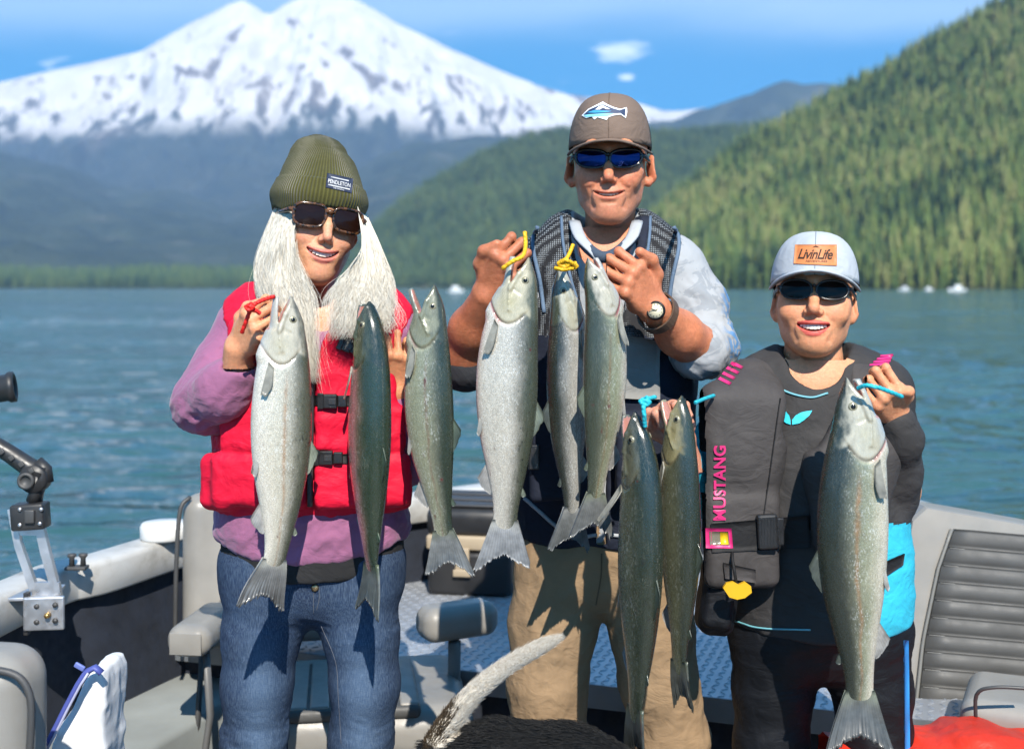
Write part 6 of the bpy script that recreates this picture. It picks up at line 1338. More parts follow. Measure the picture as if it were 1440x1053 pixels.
    G.chain([q(852, 410), q(850, 520), q(848, 650), q(846, 730)], [rp(117), rp(121), rp(118), rp(124)], .05, flat=(1, .67, 1)); G.cap(q(772, 374), q(936, 374), rp(41), None, .05); G.cap(q(806, 338, .02), q(902, 338, .02), rp(36), None, .05)
    G.chain([q(972, 390), q(1000, 450, -.02), q(1010, 500, -.06)], [rp(52), rp(47), rp(46)], .012, '-'); G.chain([q(732, 392, .02), q(700, 450), q(664, 506, -.06)], [rp(48), rp(44), rp(42)], .012, '-')
    G.chain([q(852, 275, -.05), q(851, 340, -.09), q(850, 420, -.15), q(849, 560, -.18)], [rp(50), rp(42), rp(30), rp(12)], .012, '-', flat=(1, 2.2, 1)); G.box(q(848, 660, -.16), (.010, .06, .16), .002, .006, '-')
    G.cut(lambda X, Yq, Z: q(0, 756)[2] + .004 * np.sin(X * 50) - Z + 0 * Yq)
    for (a, b) in ((788, 640), (908, 640)): G.box(q(a, b, -.165), (rp(40), .022, rp(60)), .012, .012)
    v, f = G.mesh(1); v = wrinkle(v, f, .009, 13, (1, 1, 1), 31, .8); low = sstep(q(0, 455)[2], q(0, 440)[2], v[:, 2])
    fc_ = v[f].mean(1); up = fc_[:, 2] > q(0, 470)[2]
    def sub(Fm):
        us = np.unique(Fm); rm = np.full(len(v), -1); rm[us] = np.arange(len(us)); return v[us], rm[Fm]
    v1, f1 = sub(f[up]); vest = mk('fishing_vest', v1, f1, mesh_cloth(), body, attrs={'rest': v1}); v2, f2 = sub(f[~up]); lowp = mk('lower_panel', v2, f2, NAVYC, vest)
    SV = Surf(vest, lowp)
    for s_ in (-1, 1):
        e_ = [(852 + s_ * 46, 308), (852 + s_ * 44, 340), (852 + s_ * 38, 380), (852 + s_ * 30, 420)]
        stick('neck_band', SV, [(e_[0][0] - s_ * 2, 306), (e_[0][0] + s_ * 17, 306), (e_[3][0] + s_ * 12, 420), (e_[3][0] - s_ * 3, 420)][::(1 if s_ > 0 else 1)], NAVYC, vest, 5, 14, .004)
        v, f = tube(SV.press(bez([(852 + s_ * 62, 306, 0), (852 + s_ * 60, 340, 0), (852 + s_ * 52, 380, 0), (852 + s_ * 40, 424, 0)], 22)[:, :2], .002), .0035, 6); mk('piping', v, f, TRIM, vest)
        a_ = [(852 + s_ * 96, 318), (852 + s_ * 102, 345), (852 + s_ * 92, 395), (852 + s_ * 86, 440)]; v, f = tube(SV.press(bez([(a, b, 0) for a, b in a_], 22)[:, :2], .002), .0045, 6); mk('piping', v, f, TRIM, vest)
    for pts in ([(738, 700), (800, 752), (838, 752)], [(858, 752), (905, 750), (958, 700)]):
        v, f = tube(SV.press(bez([(a, b, 0) for a, b in pts], 18)[:, :2], .002), .004, 6); mk('hem', v, f, SILVERC, vest)
    stick('pocket', SV, [(872, 470), (925, 480), (925, 560), (872, 560)], fabric('grey_pocket', (.20, .20, .19), .8), vest, 8, 8, .010)
    v, f = box(SV.press([(752, 642)], .006)[0], (.022, .014, .05), None, .003); mk('buckle', v, f, PLASTIC, vest, False)
    # --- watch
    wc = P(914, 447, 2.372); fa = np.array([-.20, -.95, .12]); fa /= np.linalg.norm(fa); ax_ = P(994, 500, 2.56) - P(920, 434, 2.40); ax_ /= np.linalg.norm(ax_)
    Mq = np.array(Vector((0, 0, 1)).rotation_difference(Vector(fa)).to_matrix()); wrist_c = P(925, 440, 2.412)
    b1 = np.cross(ax_, fa); b1 /= np.linalg.norm(b1); b2 = np.cross(ax_, b1); ring = [wrist_c + (b1 * math.cos(a) + b2 * math.sin(a)) * .0375 + ax_ * 0 for a in np.linspace(0, 2 * math.pi, 33)]
    V = []; 
    for i, p in enumerate(ring[:-1]):
        o_ = (p - wrist_c) / .0375
        for wv, tv in ((-.010, 0), (.010, 0), (.010, .0035), (-.010, .0035)): V.append(p + ax_ * wv + o_ * tv)
    n = 32; Fc = [[4*i+k, 4*i+(k+1) % 4, 4*((i+1) % n)+(k+1) % 4, 4*((i+1) % n)+k] for i in range(n) for k in range(4)]
    LEATH = plain('brown_leather', (.09, .055, .035), .6, vs=60, va=.2); wt = mk('wristwatch', V, Fc, LEATH, body, False)
    cpos = wrist_c + fa * .042
    v, f = lathe([(.0001, -.006), (.0165, -.006), (.0185, -.002), (.0185, .003), (.0165, .0055), (.0145, .0052), (.0145, .0035)], 32, cpos, Mq); mk('watch_case', v, f, plain('dark_steel', (.03, .03, .03), .3, .9), wt)
    v, f = lathe([(.0001, .0030), (.0148, .0030), (.0148, .0040), (.0001, .0041)], 28, cpos, Mq); dial = mk('dial', v, f, plain('cream_dial', (.62, .58, .42), .5, bst=0), wt)
    for a, l_, w_ in ((150, .0085, .0009), (178, .012, .0006), (20, .005, .0006)):
        d = Mq @ np.array([math.cos(R(a)), math.sin(R(a)), 0]); c0 = cpos + fa * .0046; v, f = tube([c0 - d * .002, c0 + d * l_], w_, 5); mk('hand', v, f, PLASTIC, dial)
    for k in range(12):
        d = Mq @ np.array([math.cos(R(30 * k)), math.sin(R(30 * k)), 0]); c0 = cpos + fa * .0043; v, f = tube([c0 + d * .0105, c0 + d * .0130], .0006, 4); mk('hour_mark', v, f, PLASTIC, dial)
    # --- cap
    TAN = fabric('taupe_twill', (.165, .118, .092), .85, weave=900, var=.08); NETB = Mat('black_net', (.012, .012, .013), .7); hv = NETB.n('TexVoronoi', {'Vector': NETB.obj(), 'Scale': 330.0, 'Randomness': .1}).outputs[0]; NETB.set(Base_Color=NETB.mix(NETB.n('MapRange', {0: hv, 1: .25, 2: .4, 3: 1, 4: 0}).outputs[0], (.006, .006, .006), (.05, .048, .045))); NETB.bump(hv, .5, .001); NETB = NETB.m
    cap_, br = ball_cap(tr, body, TAN, NETB, TAN, (.0850, .113, .110), .033, .012, .072, .0065, .078, brim_tilt=-.16, seam=fabric('taupe_seam', (.12, .085, .066), .9))
    SCP = Surf(cap_); pt = lambda L_: [(819 + x_ * .63, 148 + y_ * .63) for x_, y_ in L_]
    WH = plain('white_print', (.78, .80, .82), .6); BL = plain('blue_print', (.045, .30, .52), .6); DB = plain('dark_blue_print', (.015, .035, .09), .6); LBp = plain('light_blue_print', (.22, .60, .72), .6)
    fo = [(0, 24), (14, 10), (34, 0), (46, -6), (56, 0), (70, 6), (84, 10), (98, 6), (99, 16), (96, 30), (84, 22), (70, 24), (58, 28), (54, 34), (46, 28), (34, 28), (28, 33), (22, 27), (10, 30)]
    lg = stick_poly('fish_logo', SCP, pt(fo), WH, cap_, .0020); c0 = np.array(fo, float); cc = c0.mean(0)
    stick_poly('logo_body', SCP, pt([(4, 23), (16, 12), (34, 4), (46, 0), (56, 4), (68, 9), (82, 13), (95, 9), (94, 26), (84, 19), (70, 20), (56, 20), (36, 22), (18, 23)]), DB, lg, .0026)
    stick_poly('logo_belly', SCP, pt([(4, 24), (18, 22), (36, 21), (56, 20), (70, 20), (58, 25), (46, 26), (30, 26), (12, 28)]), LBp, lg, .0030)
    stick_poly('logo_peak', SCP, pt([(30, 12), (38, 5), (46, 2), (54, 7), (62, 11), (54, 11), (46, 8), (40, 12)]), WH, lg, .0032); stick_poly('logo_wave', SCP, pt([(12, 18), (28, 13), (48, 14), (66, 15), (50, 18), (28, 19)]), BL, lg, .0031)
    BLK = plain('black_frame', (.010, .011, .014), .18, bst=0); ML = Mat('blue_mirror_lens', (.006, .016, .09), .06, .80, spec=.5); ML.set(Coat_Weight=.0); ML = ML.m
    glasses(tr, body, rrect(.031, .0175, 3.0, 32, .16, .0025), .0335, 3.4, ML, BLK, .0030, -.104, .000, .006, .078, .0062)
    return body
MAN = man_cap()
# ================================================================== the woman in the grey cap
JER = fabric('black_jersey', (.036, .034, .034), .75, weave=700, wst=.2, var=.2); PFD = fabric('charcoal_vest_nylon', (.052, .047, .046), .7, weave=800, wst=.25, var=.15, bscale=30, bst=.3)
TURQ = fabric('turquoise_jersey', (.035, .42, .56), .6, weave=700, wst=.15, var=.08); MAG = plain('magenta_print', (.55, .02, .15), .5); TEAL = plain('teal_piping', (.14, .38, .44), .6); BLKP = fabric('black_stretch', (.006, .0068, .009), .6, var=.3)
def woman_cap():
    Y0 = 2.50; q = lambda a, b, d=0: P(a, b, Y0 + d); rp = lambda n: n * Y0 / FPX
    sk = (.61, .28, .145)
    tr = face_at(1145, 410, 2.385, roll=1.5, yaw=-14, pitch=10, scale=1.0)
    hV, hF, hC, teeth = build_head(dict(skin=sk, lips=(.50, .035, .05), mouth=.030, smile=.008, open=.0056, lip=.0052, chin=-.100, jaw=.96, facew=1.04, cheek=1.3, nose=1.2, neck=.056, fold=.9, browr=.7, flush=(.55, .20, .11), hair=(.012, .010, .010), neckend=(0, .04, -.25)))
    pieces = [(tr(hV), hF, hC)]
    # hand on the picture's right, behind the big salmon's head
    G = SDF(P(1195, 640, 2.42) - [0, .35, 0], P(1310, 500, 2.42) + [0, .06, 0], .0023)
    wr = P(1260, 586, 2.36); along = P(1236, 530, 2.265) - wr; along /= np.linalg.norm(along); across = np.array([.55, -.30, .75]); across -= along * (across @ along); across /= np.linalg.norm(across); outp = np.cross(across, along); outp *= np.sign(outp[1])
    G.chain([P(1270, 625, 2.39), wr], [.024, .025], .01)
    hand_into(G, wr, np.stack([across, along, outp], 1), 1, [(52, 92, 60)] * 4, [(.036, .044, -.004), (.040, .068, -.012), (.022, .088, -.014)], .93)
    v, f = G.mesh(1); pieces.append((v, f, np.asarray(sk) * [1.0, .95, .95]))
    # hand on the picture's left, holding the two dark salmon
    G = SDF(P(880, 660, 2.42) - [0, .30, 0], P(1010, 500, 2.42) + [0, .06, 0], .0023)
    wr = P(958, 622, 2.37); along = P(930, 545, 2.315) - wr; along /= np.linalg.norm(along); across = np.array([-.75, -.30, .35]); across -= along * (across @ along); across /= np.linalg.norm(across); outp = np.cross(along, across); outp *= -np.sign(outp[1])
    G.chain([P(970, 670, 2.40), wr], [.034, .026], .01)
    hand_into(G, wr, np.stack([across, along, outp], 1), -1, [(60, 92, 60)] * 4, [(.040, .046, .006), (.048, .078, .012), (.040, .104, .016)], .98)
    v, f = G.mesh(1); pieces.append((v, f, np.asarray((.55, .255, .17))))
    G = SDF(P(990, 1200, Y0) - [0, .2, 0], P(1320, 500, Y0) + [0, .2, 0], .010)
    G.chain([q(1146, 560), q(1146, 680), q(1150, 800), q(1152, 860)], [rp(100), rp(108), rp(104), rp(90)], .04, flat=(1, .66, 1)); G.cap(q(1060, 545), q(1240, 545), rp(36), None, .04)
    G.chain([q(1092, 880), q(1084, 960), q(1080, 1180)], [rp(46), rp(40), rp(34)], .005); G.chain([q(1212, 880), q(1222, 960), q(1224, 1180)], [rp(46), rp(42), rp(36)], .005)
    G.chain([q(1255, 560), q(1268, 690, -.02), P(1270, 650, 2.42)], [.036, .034, .026], .02); G.chain([q(1035, 565), q(1000, 690, -.02), P(972, 680, 2.42)], [.036, .034, .026], .02)
    v, f = G.mesh(0); pieces.append((v, f, sk))
    body = person('person', pieces, SKIN, 'grinning woman in grey cap and charcoal flotation vest holding a salmon in each hand', group='people standing in the boat')
    if teeth: v, f = joinl(*teeth); mk('teeth', tr(v), f, TEETH, body)
    # --- trousers
    G = SDF(P(1000, 1250, Y0) - [0, .2, 0], P(1310, 820, Y0) + [0, .2, 0], .005)
    G.cap(q(1153, 840), q(1153, 870), rp(122), rp(124), .03, flat=(1, .68, .35)); G.cap(q(1096, 900), q(1212, 900), rp(64), None, .03)
    G.chain([q(1090, 905), q(1086, 970), q(1084, 1040), q(1080, 1230)], [rp(62), rp(55), rp(50), rp(44)], .02); G.chain([q(1216, 905), q(1226, 970), q(1230, 1040), q(1230, 1230)], [rp(62), rp(54), rp(50), rp(44)], .02)
    v, f = G.mesh(1); v = wrinkle(v, f, .012, 12, (1, 1, 1.4), 43, .7); tz = mk('trousers', v, f, BLKP, body); STz = Surf(tz)
    stick('side_stripe', STz, [(1271, 900), (1277, 900), (1279, 1060), (1272, 1060)], plain('blue_stripe', (.02, .20, .52), .6), tz, 3, 16, .0015)
    # --- jersey with sleeves
    G = SDF(P(930, 900, Y0) - [0, .26, 0], P(1320, 480, Y0) + [0, .22, 0], .0046)
    G.chain([q(1146, 590), q(1146, 680), q(1150, 780), q(1153, 850)], [rp(112), rp(115), rp(120), rp(128)], .05, flat=(1, .74, 1)); G.cap(q(1062, 548), q(1238, 548), rp(42), None, .05); G.cap(q(1104, 540, .01), q(1190, 538, .01), rp(40), None, .05)
    G.chain([q(1240, 560), q(1250, 620), q(1252, 690, -.02)], [rp(40), rp(37), rp(35)], .03); G.chain([q(1252, 690, -.02), q(1260, 665, -.06), P(1266, 618, 2.385), P(1261, 594, 2.365)], [rp(36), rp(33), rp(28), rp(25)], .02)
    G.chain([q(1044, 570), q(1014, 630, .01), q(996, 690)], [rp(42), rp(40), rp(37)], .03); G.chain([q(996, 690), q(984, 670, -.05), P(968, 652, 2.40)], [rp(36), rp(30), rp(24)], .02)
    G.cut(lambda X, Yq, Z: q(0, 882)[2] + .5 * (X - q(1150, 0)[0]) ** 2 - Z + 0 * Yq); G.chain([q(1146, 478, -.02), q(1146, 516, -.065)], [rp(50), rp(36)], .01, '-')
    v, f = G.mesh(1); v = wrinkle(v, f, .010, 14, (1, 1, 1.4), 47, .7, rot('Y', 20)); px_ = CX + v[:, 0] * FPX / v[:, 1]; py_ = HY - (v[:, 2] - CZ) * FPX / v[:, 1]
    fc_ = f[:, 0]; right = (px_[fc_] > 1228) & (py_[fc_] > 738) & (px_[fc_] < 1330); left = (px_[fc_] < 996) & (py_[fc_] > 560) & (v[fc_, 1] < Y0 + .2)
    def sub(Fm):
        us = np.unique(Fm); rm = np.full(len(v), -1); rm[us] = np.arange(len(us)); return v[us], rm[Fm]
    m_ = right | left; a, b = sub(f[~m_]); jer = mk('jersey', a, b, JER, body); a, b = sub(f[left & ~right]); mk('turquoise_sleeve', a, b, TURQ, jer); a, b = sub(f[right]); tq = mk('turquoise_panel', a, b, TURQ, jer)
    SJ = Surf(jer, tq)
    v, f = tube(SJ.press(bez([(1084, 530, 0), (1102, 549, 0), (1138, 559, 0), (1164, 553, 0)], 20)[:, :2], .002), .0022, 6); mk('neck_piping', v, f, TEAL, jer)
    v, f = tube(SJ.press(bez([(1034, 872, 0), (1070, 882, 0), (1140, 885, 0)], 20)[:, :2], .002), .0018, 6); mk('hem_piping', v, f, TEAL, jer)
    stick('belt_strap', SJ, [(1232, 795), (1270, 778), (1268, 794), (1232, 818)], STRAP, tq, 8, 4, .004)
    # --- inflatable vest: two front panels and a collar, belt and pouch
    G = SDF(P(975, 870, Y0) - [0, .28, 0], P(1320, 470, Y0) + [0, .20, 0], .0042)
    G.cap(q(1054, 550), q(1236, 546), rp(41), None, .04); G.cap(q(1100, 538, .03), q(1192, 534, .03), rp(42), None, .04)
    G.chain([q(1054, 556, -.045), q(1046, 585, -.085), q(1040, 640, -.105)], [rp(42), rp(47), rp(50)], .05, flat=(1, .72, 1)); G.box(q(1038, 655, -.115), (rp(52), .028, rp(100)), .022, .05, M=rot('Y', 3) @ rot('Z', 10)); G.box(q(1042, 760, -.135), (rp(50), .028, rp(62)), .020, .02, M=rot('Z', 8))
    G.chain([q(1222, 555, -.07), q(1216, 640, -.11), q(1208, 740, -.12)], [rp(36), rp(40), rp(38)], .04, flat=(1, .8, 1)); G.chain([q(1185, 525, -.05), q(1170, 580, -.10), q(1162, 660, -.13), q(1168, 760, -.14)], [rp(24), rp(26), rp(26), rp(24)], .03, flat=(1, .7, 1))
    G.chain([q(1146, 480, -.03), q(1146, 530, -.07), q(1130, 600, -.12)], [rp(48), rp(42), rp(30)], .01, '-', flat=(1, 1.9, 1)); G.chain([q(1268, 560), q(1272, 640), q(1266, 700, -.02)], [rp(40), rp(44), rp(44)], .01, '-'); G.chain([q(1012, 600, .02), q(990, 690)], [rp(40), rp(40)], .01, '-')
    v, f = G.mesh(1); v = wrinkle(v, f, .006, 14, (1, 1, .8), 53, 1.0); vest = mk('flotation_vest', v, f, PFD, body); SV = Surf(vest, jer)
    stick_text('lettering', SV, 'MUSTANG', [(1003, 731), (1004, 626), (1021, 626), (1020, 731)], MAG, vest, .0035, bold=.03, space=1.08)
    for k in range(4):
        a = (1010 + 5.5 * k, 534 - 7.5 * k); stick('stripe', SV, [a, (a[0] + 3, a[1] - 3.5), (a[0] + 19, a[1] + 4.5), (a[0] + 16, a[1] + 8)], MAG, vest, 10, 4, .0013); b = (1222 + 5 * k, 515 - 4.2 * k); stick('stripe', SV, [b, (b[0] + 1, b[1] - 3), (b[0] + 28 - 3 * k, b[1] - 5), (b[0] + 28 - 3 * k, b[1] - 1.5)], MAG, vest, 10, 4, .0013)
    stick('seam_line', SV, [(1096, 560), (1098, 560), (1072, 745), (1070, 745)], STRAP, vest, 2, 20, .001)
    wn = stick('indicator_frame', SV, [(994, 742), (1028, 742), (1030, 770), (995, 770)], MAG, vest, 6, 5, .004); sw_ = Surf(wn); stick('indicator_window', sw_, [(998, 747), (1024, 747), (1026, 766), (999, 766)], plain('clear_panel', (.16, .14, .10), .2), wn, 4, 4, .001); stick('indicator_flag', sw_, [(1012, 748), (1023, 748), (1024, 765), (1013, 765)], plain('yellow_flag', (.65, .42, .01), .4), wn, 3, 3, .0018)
    bl = stick('waist_belt', SV, [(1000, 736), (1140, 724), (1140, 770), (1002, 776)], STRAP, vest, 24, 6, .003)
    c0 = SV.press([(1077, 745)], .010)[0]; v, f = joinl(box(c0, (rp(27), .016, rp(46)), rot('Y', -3), .005), box(c0 + [rp(17), .003, 0], (rp(10), .012, rp(36)), None, .003)); bk = mk('belt_buckle', v, f, PLASTIC, vest, False)
    for k in range(5): v, f = box(c0 + [rp(-8 + 4 * k), -.0082, 0], (rp(1.5), .002, rp(36))); mk('grip_rib', v, f, PLASTIC, bk, False)
    sl_ = stick('strap_end', SV, [(1016, 790), (1062, 800), (1062, 818), (1018, 812)], PFD, vest, 6, 4, .006)
    yl = [(1018, 826), (1022, 820), (1031, 818), (1038, 822), (1046, 818), (1054, 824), (1055, 832), (1046, 839), (1036, 841), (1026, 838)]; c0 = q(1036, 829, -.205); V, Fc = slab([((x - 1036) * Y0 / FPX, -(y - 829) * Y0 / FPX) for x, y in yl], -.004, .004); tb = mk('pull_tab', V + c0, Fc, plain('yellow_plastic', (.58, .33, .008), .4), vest, False)
    v, f = tube([c0 + [0, .005, .012], c0 + [-.004, .02, .05], c0 + [0, .05, .07]], .003, 6); mk('pull_cord', v, f, STRAP, vest)
    G = SDF(q(960, 910) - [0, .24, 0], q(1060, 770) + [0, .1, 0], .004); G.box(q(1008, 838, -.09), (rp(24), .045, rp(48)), .02, .01, M=rot('Y', 8)); G.box(q(1010, 850, -.13), (rp(19), .02, rp(30)), .012, .012, M=rot('Y', 8)); v, f = G.mesh(1); v = wrinkle(v, f, .006, 18, (1, 1, 1), 3); po = mk('pouch', v, f, BLKP, vest); sp = Surf(po); v, f = tube(sp.press(bez([(992, 812, 0), (1010, 806, 0), (1026, 808, 0)], 12)[:, :2], .002), .0025, 5); mk('zipper', v, f, PLASTIC, po)
    rr_ = np.random.default_rng(5)
    # chest emblem: two leaf shapes
    SC_ = Surf(jer); CYAN = plain('cyan_print', (.04, .55, .68), .5)
    stick_poly('emblem_leaf', SC_, [(1094, 576), (1100, 577), (1106, 579), (1110, 584), (1112, 591), (1112, 597), (1106, 595), (1100, 590), (1096, 583)], CYAN, jer, .003); stick_poly('emblem_leaf', SC_, [(1114, 597), (1114, 590), (1119, 584), (1126, 580), (1134, 578), (1142, 577), (1138, 584), (1131, 590), (1124, 595)], CYAN, jer, .003)
    # --- cap, glasses, hair
    GREYC = fabric('heather_grey', (.40, .43, .46), .9, weave=500, wst=.4, var=.14); cap_, br = ball_cap(tr, body, GREYC, plain('black_net_rear', (.012, .012, .013), .8), GREYC, (.0870, .113, .103), .031, .012, .070, .0065, .080, brim_tilt=-.14, seam=fabric('grey_seam', (.22, .25, .28), .9))
    SCP = Surf(cap_, br); OR = plain('tan_leather', (.52, .17, .05), .6, vs=50, va=.15); cs = [(1119, 346), (1146, 341), (1176, 347), (1176, 375), (1117, 371)]
    cq = [(1119, 345), (1176, 345), (1176, 374), (1117, 371)]; pa = stick('leather_patch', SCP, cq, OR, cap_, 14, 8, .0022); INK = plain('dark_ink', (.03, .012, .006), .8); sp = Surf(pa)
    stick_text('lettering', sp, 'LivinLife', [(1123, 350), (1171, 351), (1171, 365), (1122, 364)], INK, pa, .0010, shear=.35, bold=.012, space=.9); stick_text('lettering', sp, 'ADVENTURES', [(1133, 366), (1163, 366.5), (1163, 369), (1133, 368.6)], INK, pa, .0010)
    stick_poly('peak_mark', sp, [(1142, 348.6), (1147, 345.8), (1153, 348.6), (1147, 347.6)], INK, pa, .0010)
    DL = Mat('dark_lens', (.005, .004, .004), .09, spec=.18); DL.set(Coat_Weight=0.); glasses(tr, body, rrect(.0295, .0185, 2.4, 32, .05, .001), .0335, 3.2, DL.m, plain('dark_frame', (.012, .011, .011), .25, bst=0), .0022, -.103, .002, .006, .077, .005)
    HB = plain('black_hair', (.010, .008, .008), .45); G = SDF((-.11, -.05, -.07), (.11, .15, .06), .004); G.ell((0, .045, .0), (.080, .085, .06), 0); v, f = G.mesh(1); v = wrinkle(v, f, .008, 60, (1, 1, .2), 3); mk('hair', tr(v), f, HB, body)
    return body
WOMAN2 = woman_cap()
# ================================================================== dog, cords
def dog():
    Yd = 2.22; q = lambda a, b, d=0: P(a, b, Yd + d)
    G = SDF((-.35, Yd - .35, -.01), (.75, Yd + .25, .70), .006)
    zb = q(0, 1064)[2]
    G.chain([(-.14, Yd, zb - .060), (-.02, Yd - .02, zb - .035), (.10, Yd - .04, zb - .040), (.26, Yd - .08, zb - .085)], [.070, .092, .096, .090], .05)   # trunk, deep chest
    G.chain([(.26, Yd - .09, zb - .08), (.27, Yd - .09, zb - .13)], [.09, .07], .04)
    G.chain([(.30, Yd - .11, zb - .08), (.40, Yd - .17, zb - .11)], [.075, .058], .04); G.ell((.46, Yd - .20, zb - .12), (.075, .062, .062), .03); G.chain([(.51, Yd - .23, zb - .14), (.58, Yd - .27, zb - .16)], [.036, .028], .02)
    for s in (-1, 1): G.chain([(.435, Yd - .18 + s * .055, zb - .09), (.43, Yd - .18 + s * .085, zb - .16)], [.022, .016], .012, flat=(1, .7, 1))
    for s in (-1, 1):
        yo = s * .062; b = (-.14, Yd + yo, zb - .06)
        G.chain([b, (-.09, Yd + yo, zb - .20), (-.19, Yd + yo, zb - .31), (-.165, Yd + yo, .03), (-.13, Yd + yo, .018)], [.062, .042, .024, .018, .020], .02)
        G.chain([(.25, Yd - .09 + yo, zb - .08), (.26, Yd - .09 + yo, zb - .22), (.25, Yd - .09 + yo, .14), (.255, Yd - .09 + yo, .03), (.285, Yd - .09 + yo, .018)], [.055, .034, .022, .018, .020], .02)
    tail = [q(606, 1062), q(622, 1030), q(655, 985), q(700, 945), q(745, 918), q(766, 908)]
    TP = bez([tuple(t) for t in tail], 16); G.chain(TP, np.interp(np.linspace(0, 1, 16), [0, .3, .8, 1], [.020, .016, .009, .003]), .01)
    v, f = G.mesh(1); col = np.full(v.shape, .004)
    dt = np.min(np.linalg.norm(v[:, None] - TP[None, 3:], axis=2), axis=1); col[dt < .030] = (.55, .50, .42)
    root = mk('dog', v, f, None, label='black dog with raised white tail at the people\'s feet', category='dog', attrs={'col': col}); m = Mat('dog_coat', (.01, .01, .01), .6, spec=.3); m.set(Base_Color=m.attr('col')); m.bump(m.noise(90, 3, m.mp(m.obj(), (1, 1, 3))), .6, .004); root.data.materials.append(m.m)
    def fur_mat(nm, stops):
        m = Mat(nm, (.5, .5, .5), .55, spec=.3); m.set(Base_Color=m.ramp(m.n('TexNoise', {'Scale': 300.0, 'Detail': 2.0, 'Vector': m.obj()}).outputs[0], stops)); return m.m
    FW = fur_mat('white_fur', [(.3, (.55, .47, .36)), (.5, (.76, .71, .62)), (.75, (.86, .84, .79))]); FB = fur_mat('brown_fur', [(.3, (.02, .014, .01)), (.7, (.12, .085, .05))]); FK = fur_mat('black_fur', [(.3, (.002, .002, .002)), (.7, (.008, .008, .008))])
    r = np.random.default_rng(8); n = 17000; t = r.random(n); T = np.gradient(TP, axis=0); T /= np.linalg.norm(T, axis=1)[:, None]
    ip = lambda A, t: np.stack([np.interp(t, np.linspace(0, 1, 16), A[:, k]) for k in range(3)], 1)
    c, tg = ip(TP, t), ip(T, t); rd = r.normal(size=(n, 3)); rd -= tg * np.sum(rd * tg, 1)[:, None]; rd /= np.linalg.norm(rd, axis=1)[:, None]; rr = np.interp(t, [0, .3, .8, 1], [.019, .015, .008, .002])
    L_ = np.interp(t, [0, .2, .6, .9, 1], [.018, .022, .025, .032, .036]) * (.6 + .6 * r.random(n)); d = tg * 1.0 + rd * ((.22 + .25 * r.random(n)) * np.interp(t, [0, .7, 1], [1, .8, .12]))[:, None]; d /= np.linalg.norm(d, axis=1)[:, None]
    wh = (t + r.normal(size=n) * .04) > .16 + .16 * (rd[:, 0] < -.1)
    strands(c[wh] + rd[wh] * rr[wh][:, None], d[wh], 6, L_[wh], .00032, FW, 'tail_fur', root, (tg[wh]).mean(0), .9, .05, 1)
    strands(c[~wh] + rd[~wh] * rr[~wh][:, None], d[~wh], 6, L_[~wh] * .8, .0007, FB, 'tail_base_fur', root, (0, 0, -.3), .6, .05, 2)
    # short coat on the back
    up = np.where((v[:, 2] > zb + .02) & (dt > .035))[0]; nn = normals(v, f); pick = r.choice(up, 5000); d = nn[pick] * .45 + np.array([-.9, 0, -.1]); d /= np.linalg.norm(d, axis=1)[:, None]
    strands(v[pick] + r.normal(size=(5000, 3)) * .002, d, 4, .016, .0006, FK, 'coat', root, (0, 0, -.5), .5, .05, 3)
dog()
def cord_mat(nm, c):
    m = Mat(nm, c, .55); m.var(c, 60, .15); w = m.n('TexWave', {'Vector': m.obj(), 'Scale': 60.0, 'Distortion': 1.0}, bands_direction='DIAGONAL').outputs[1]; m.bump(w, .6, .002); return m.m
YEL = cord_mat('yellow_cord', (.72, .40, .008)); TUR = cord_mat('turquoise_cord', (.02, .42, .50)); REDC = cord_mat('red_cord', (.68, .012, .008))
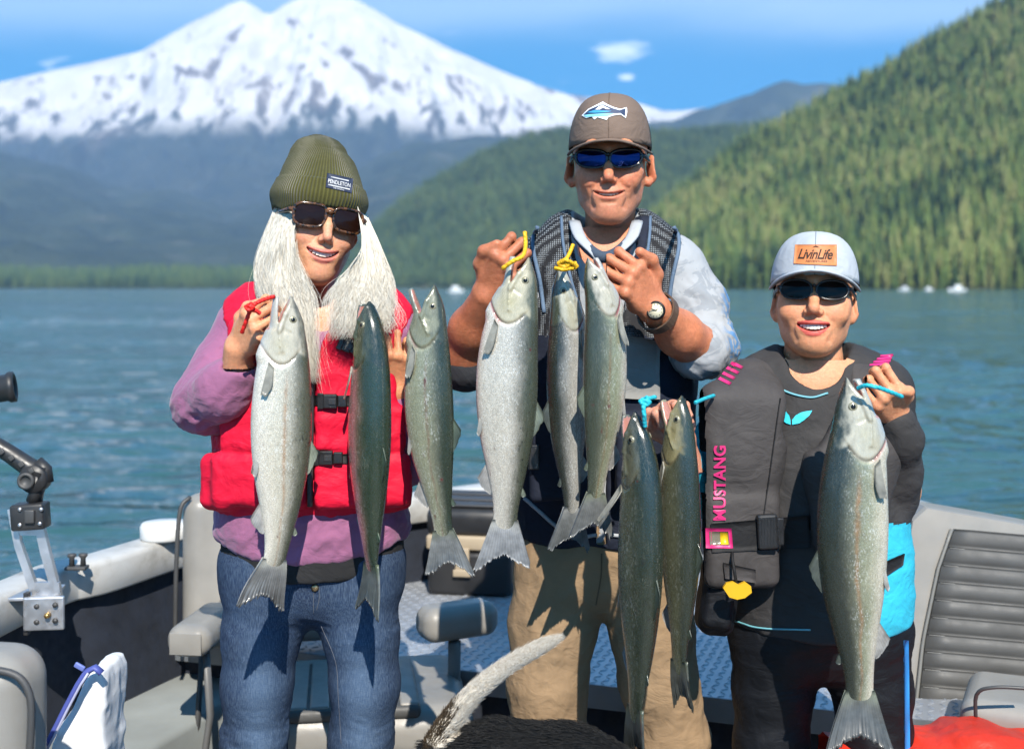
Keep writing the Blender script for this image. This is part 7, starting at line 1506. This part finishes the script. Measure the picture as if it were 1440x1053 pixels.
def cord(label, paths, mat, r=.0036, knots=()):
    root = None
    for i, pts in enumerate(paths):
        C = bez([P(*p) for p in pts], 40); tw = r * (1 + .10 * np.sin(np.arange(40) * 1.9)); v, f = tube(C, tw, 8)
        if root is None: root = mk('stringer_cord', v, f, mat, label=label, category='cord', group='stringer cords')
        else: mk('cord_loop', v, f, mat, root)
    for (px, py, Yk, s) in knots:
        G = SDF(P(px, py, Yk) - s * 2.5, P(px, py, Yk) + s * 2.5, s / 6); c = P(px, py, Yk)
        for k in range(3): a = k * 2.1; th = np.linspace(0, 6.28, 13); ring = np.stack([np.cos(th) * s, np.sin(th) * s * .55, np.sin(th + a) * s * .7], 1) @ rot('Y', 40 * k).T + c; G.chain(ring, s * .42, s * .12)
        v, f = G.mesh(1); mk('knot', v, f, mat, root)
    return root
cord('red cord with a bead in the fist of the woman in the beanie', [[(340, 468, 2.235), (346, 452, 2.225), (352, 436, 2.215), (358, 428, 2.215), (372, 421, 2.22), (386, 417, 2.235)], [(352, 436, 2.213), (360, 437, 2.21), (366, 441, 2.215)]], REDC, .0038, [(351, 432, 2.205, .0065)])
cord('yellow cord threaded through the jaw of the broadest silver salmon', [[(738, 326, 2.30), (739, 345, 2.29), (735, 360, 2.25), (720, 368, 2.245), (706, 378, 2.25)]], YEL, .0040)
cord('yellow cord knotted above the narrow glittering salmon', [[(806, 344, 2.34), (800, 358, 2.33), (794, 368, 2.31)], [(780, 377, 2.30), (792, 379, 2.295), (806, 377, 2.305)], [(786, 372, 2.30), (794, 366, 2.29), (806, 371, 2.30), (808, 378, 2.31)]], YEL, .0038, [(793, 371, 2.30, .0085), (807, 374, 2.31, .006)])
cord('turquoise cord knotted at the snout of the long dark salmon', [[(907, 600, 2.20), (906, 585, 2.19), (905, 570, 2.19), (908, 562, 2.20), (922, 558, 2.22)]], TUR, .0040, [(907, 565, 2.195, .0075)])
cord('turquoise cord stretched from the mottled salmon\'s snout to the vest', [[(978, 566, 2.235), (990, 561, 2.28), (1004, 556, 2.34)]], TUR, .0036)
cord('turquoise cord sticking out from the jaw of the large speckled salmon', [[(1206, 546, 2.14), (1218, 542, 2.125), (1235, 545, 2.12), (1252, 551, 2.13), (1269, 558, 2.15)]], TUR, .0038)
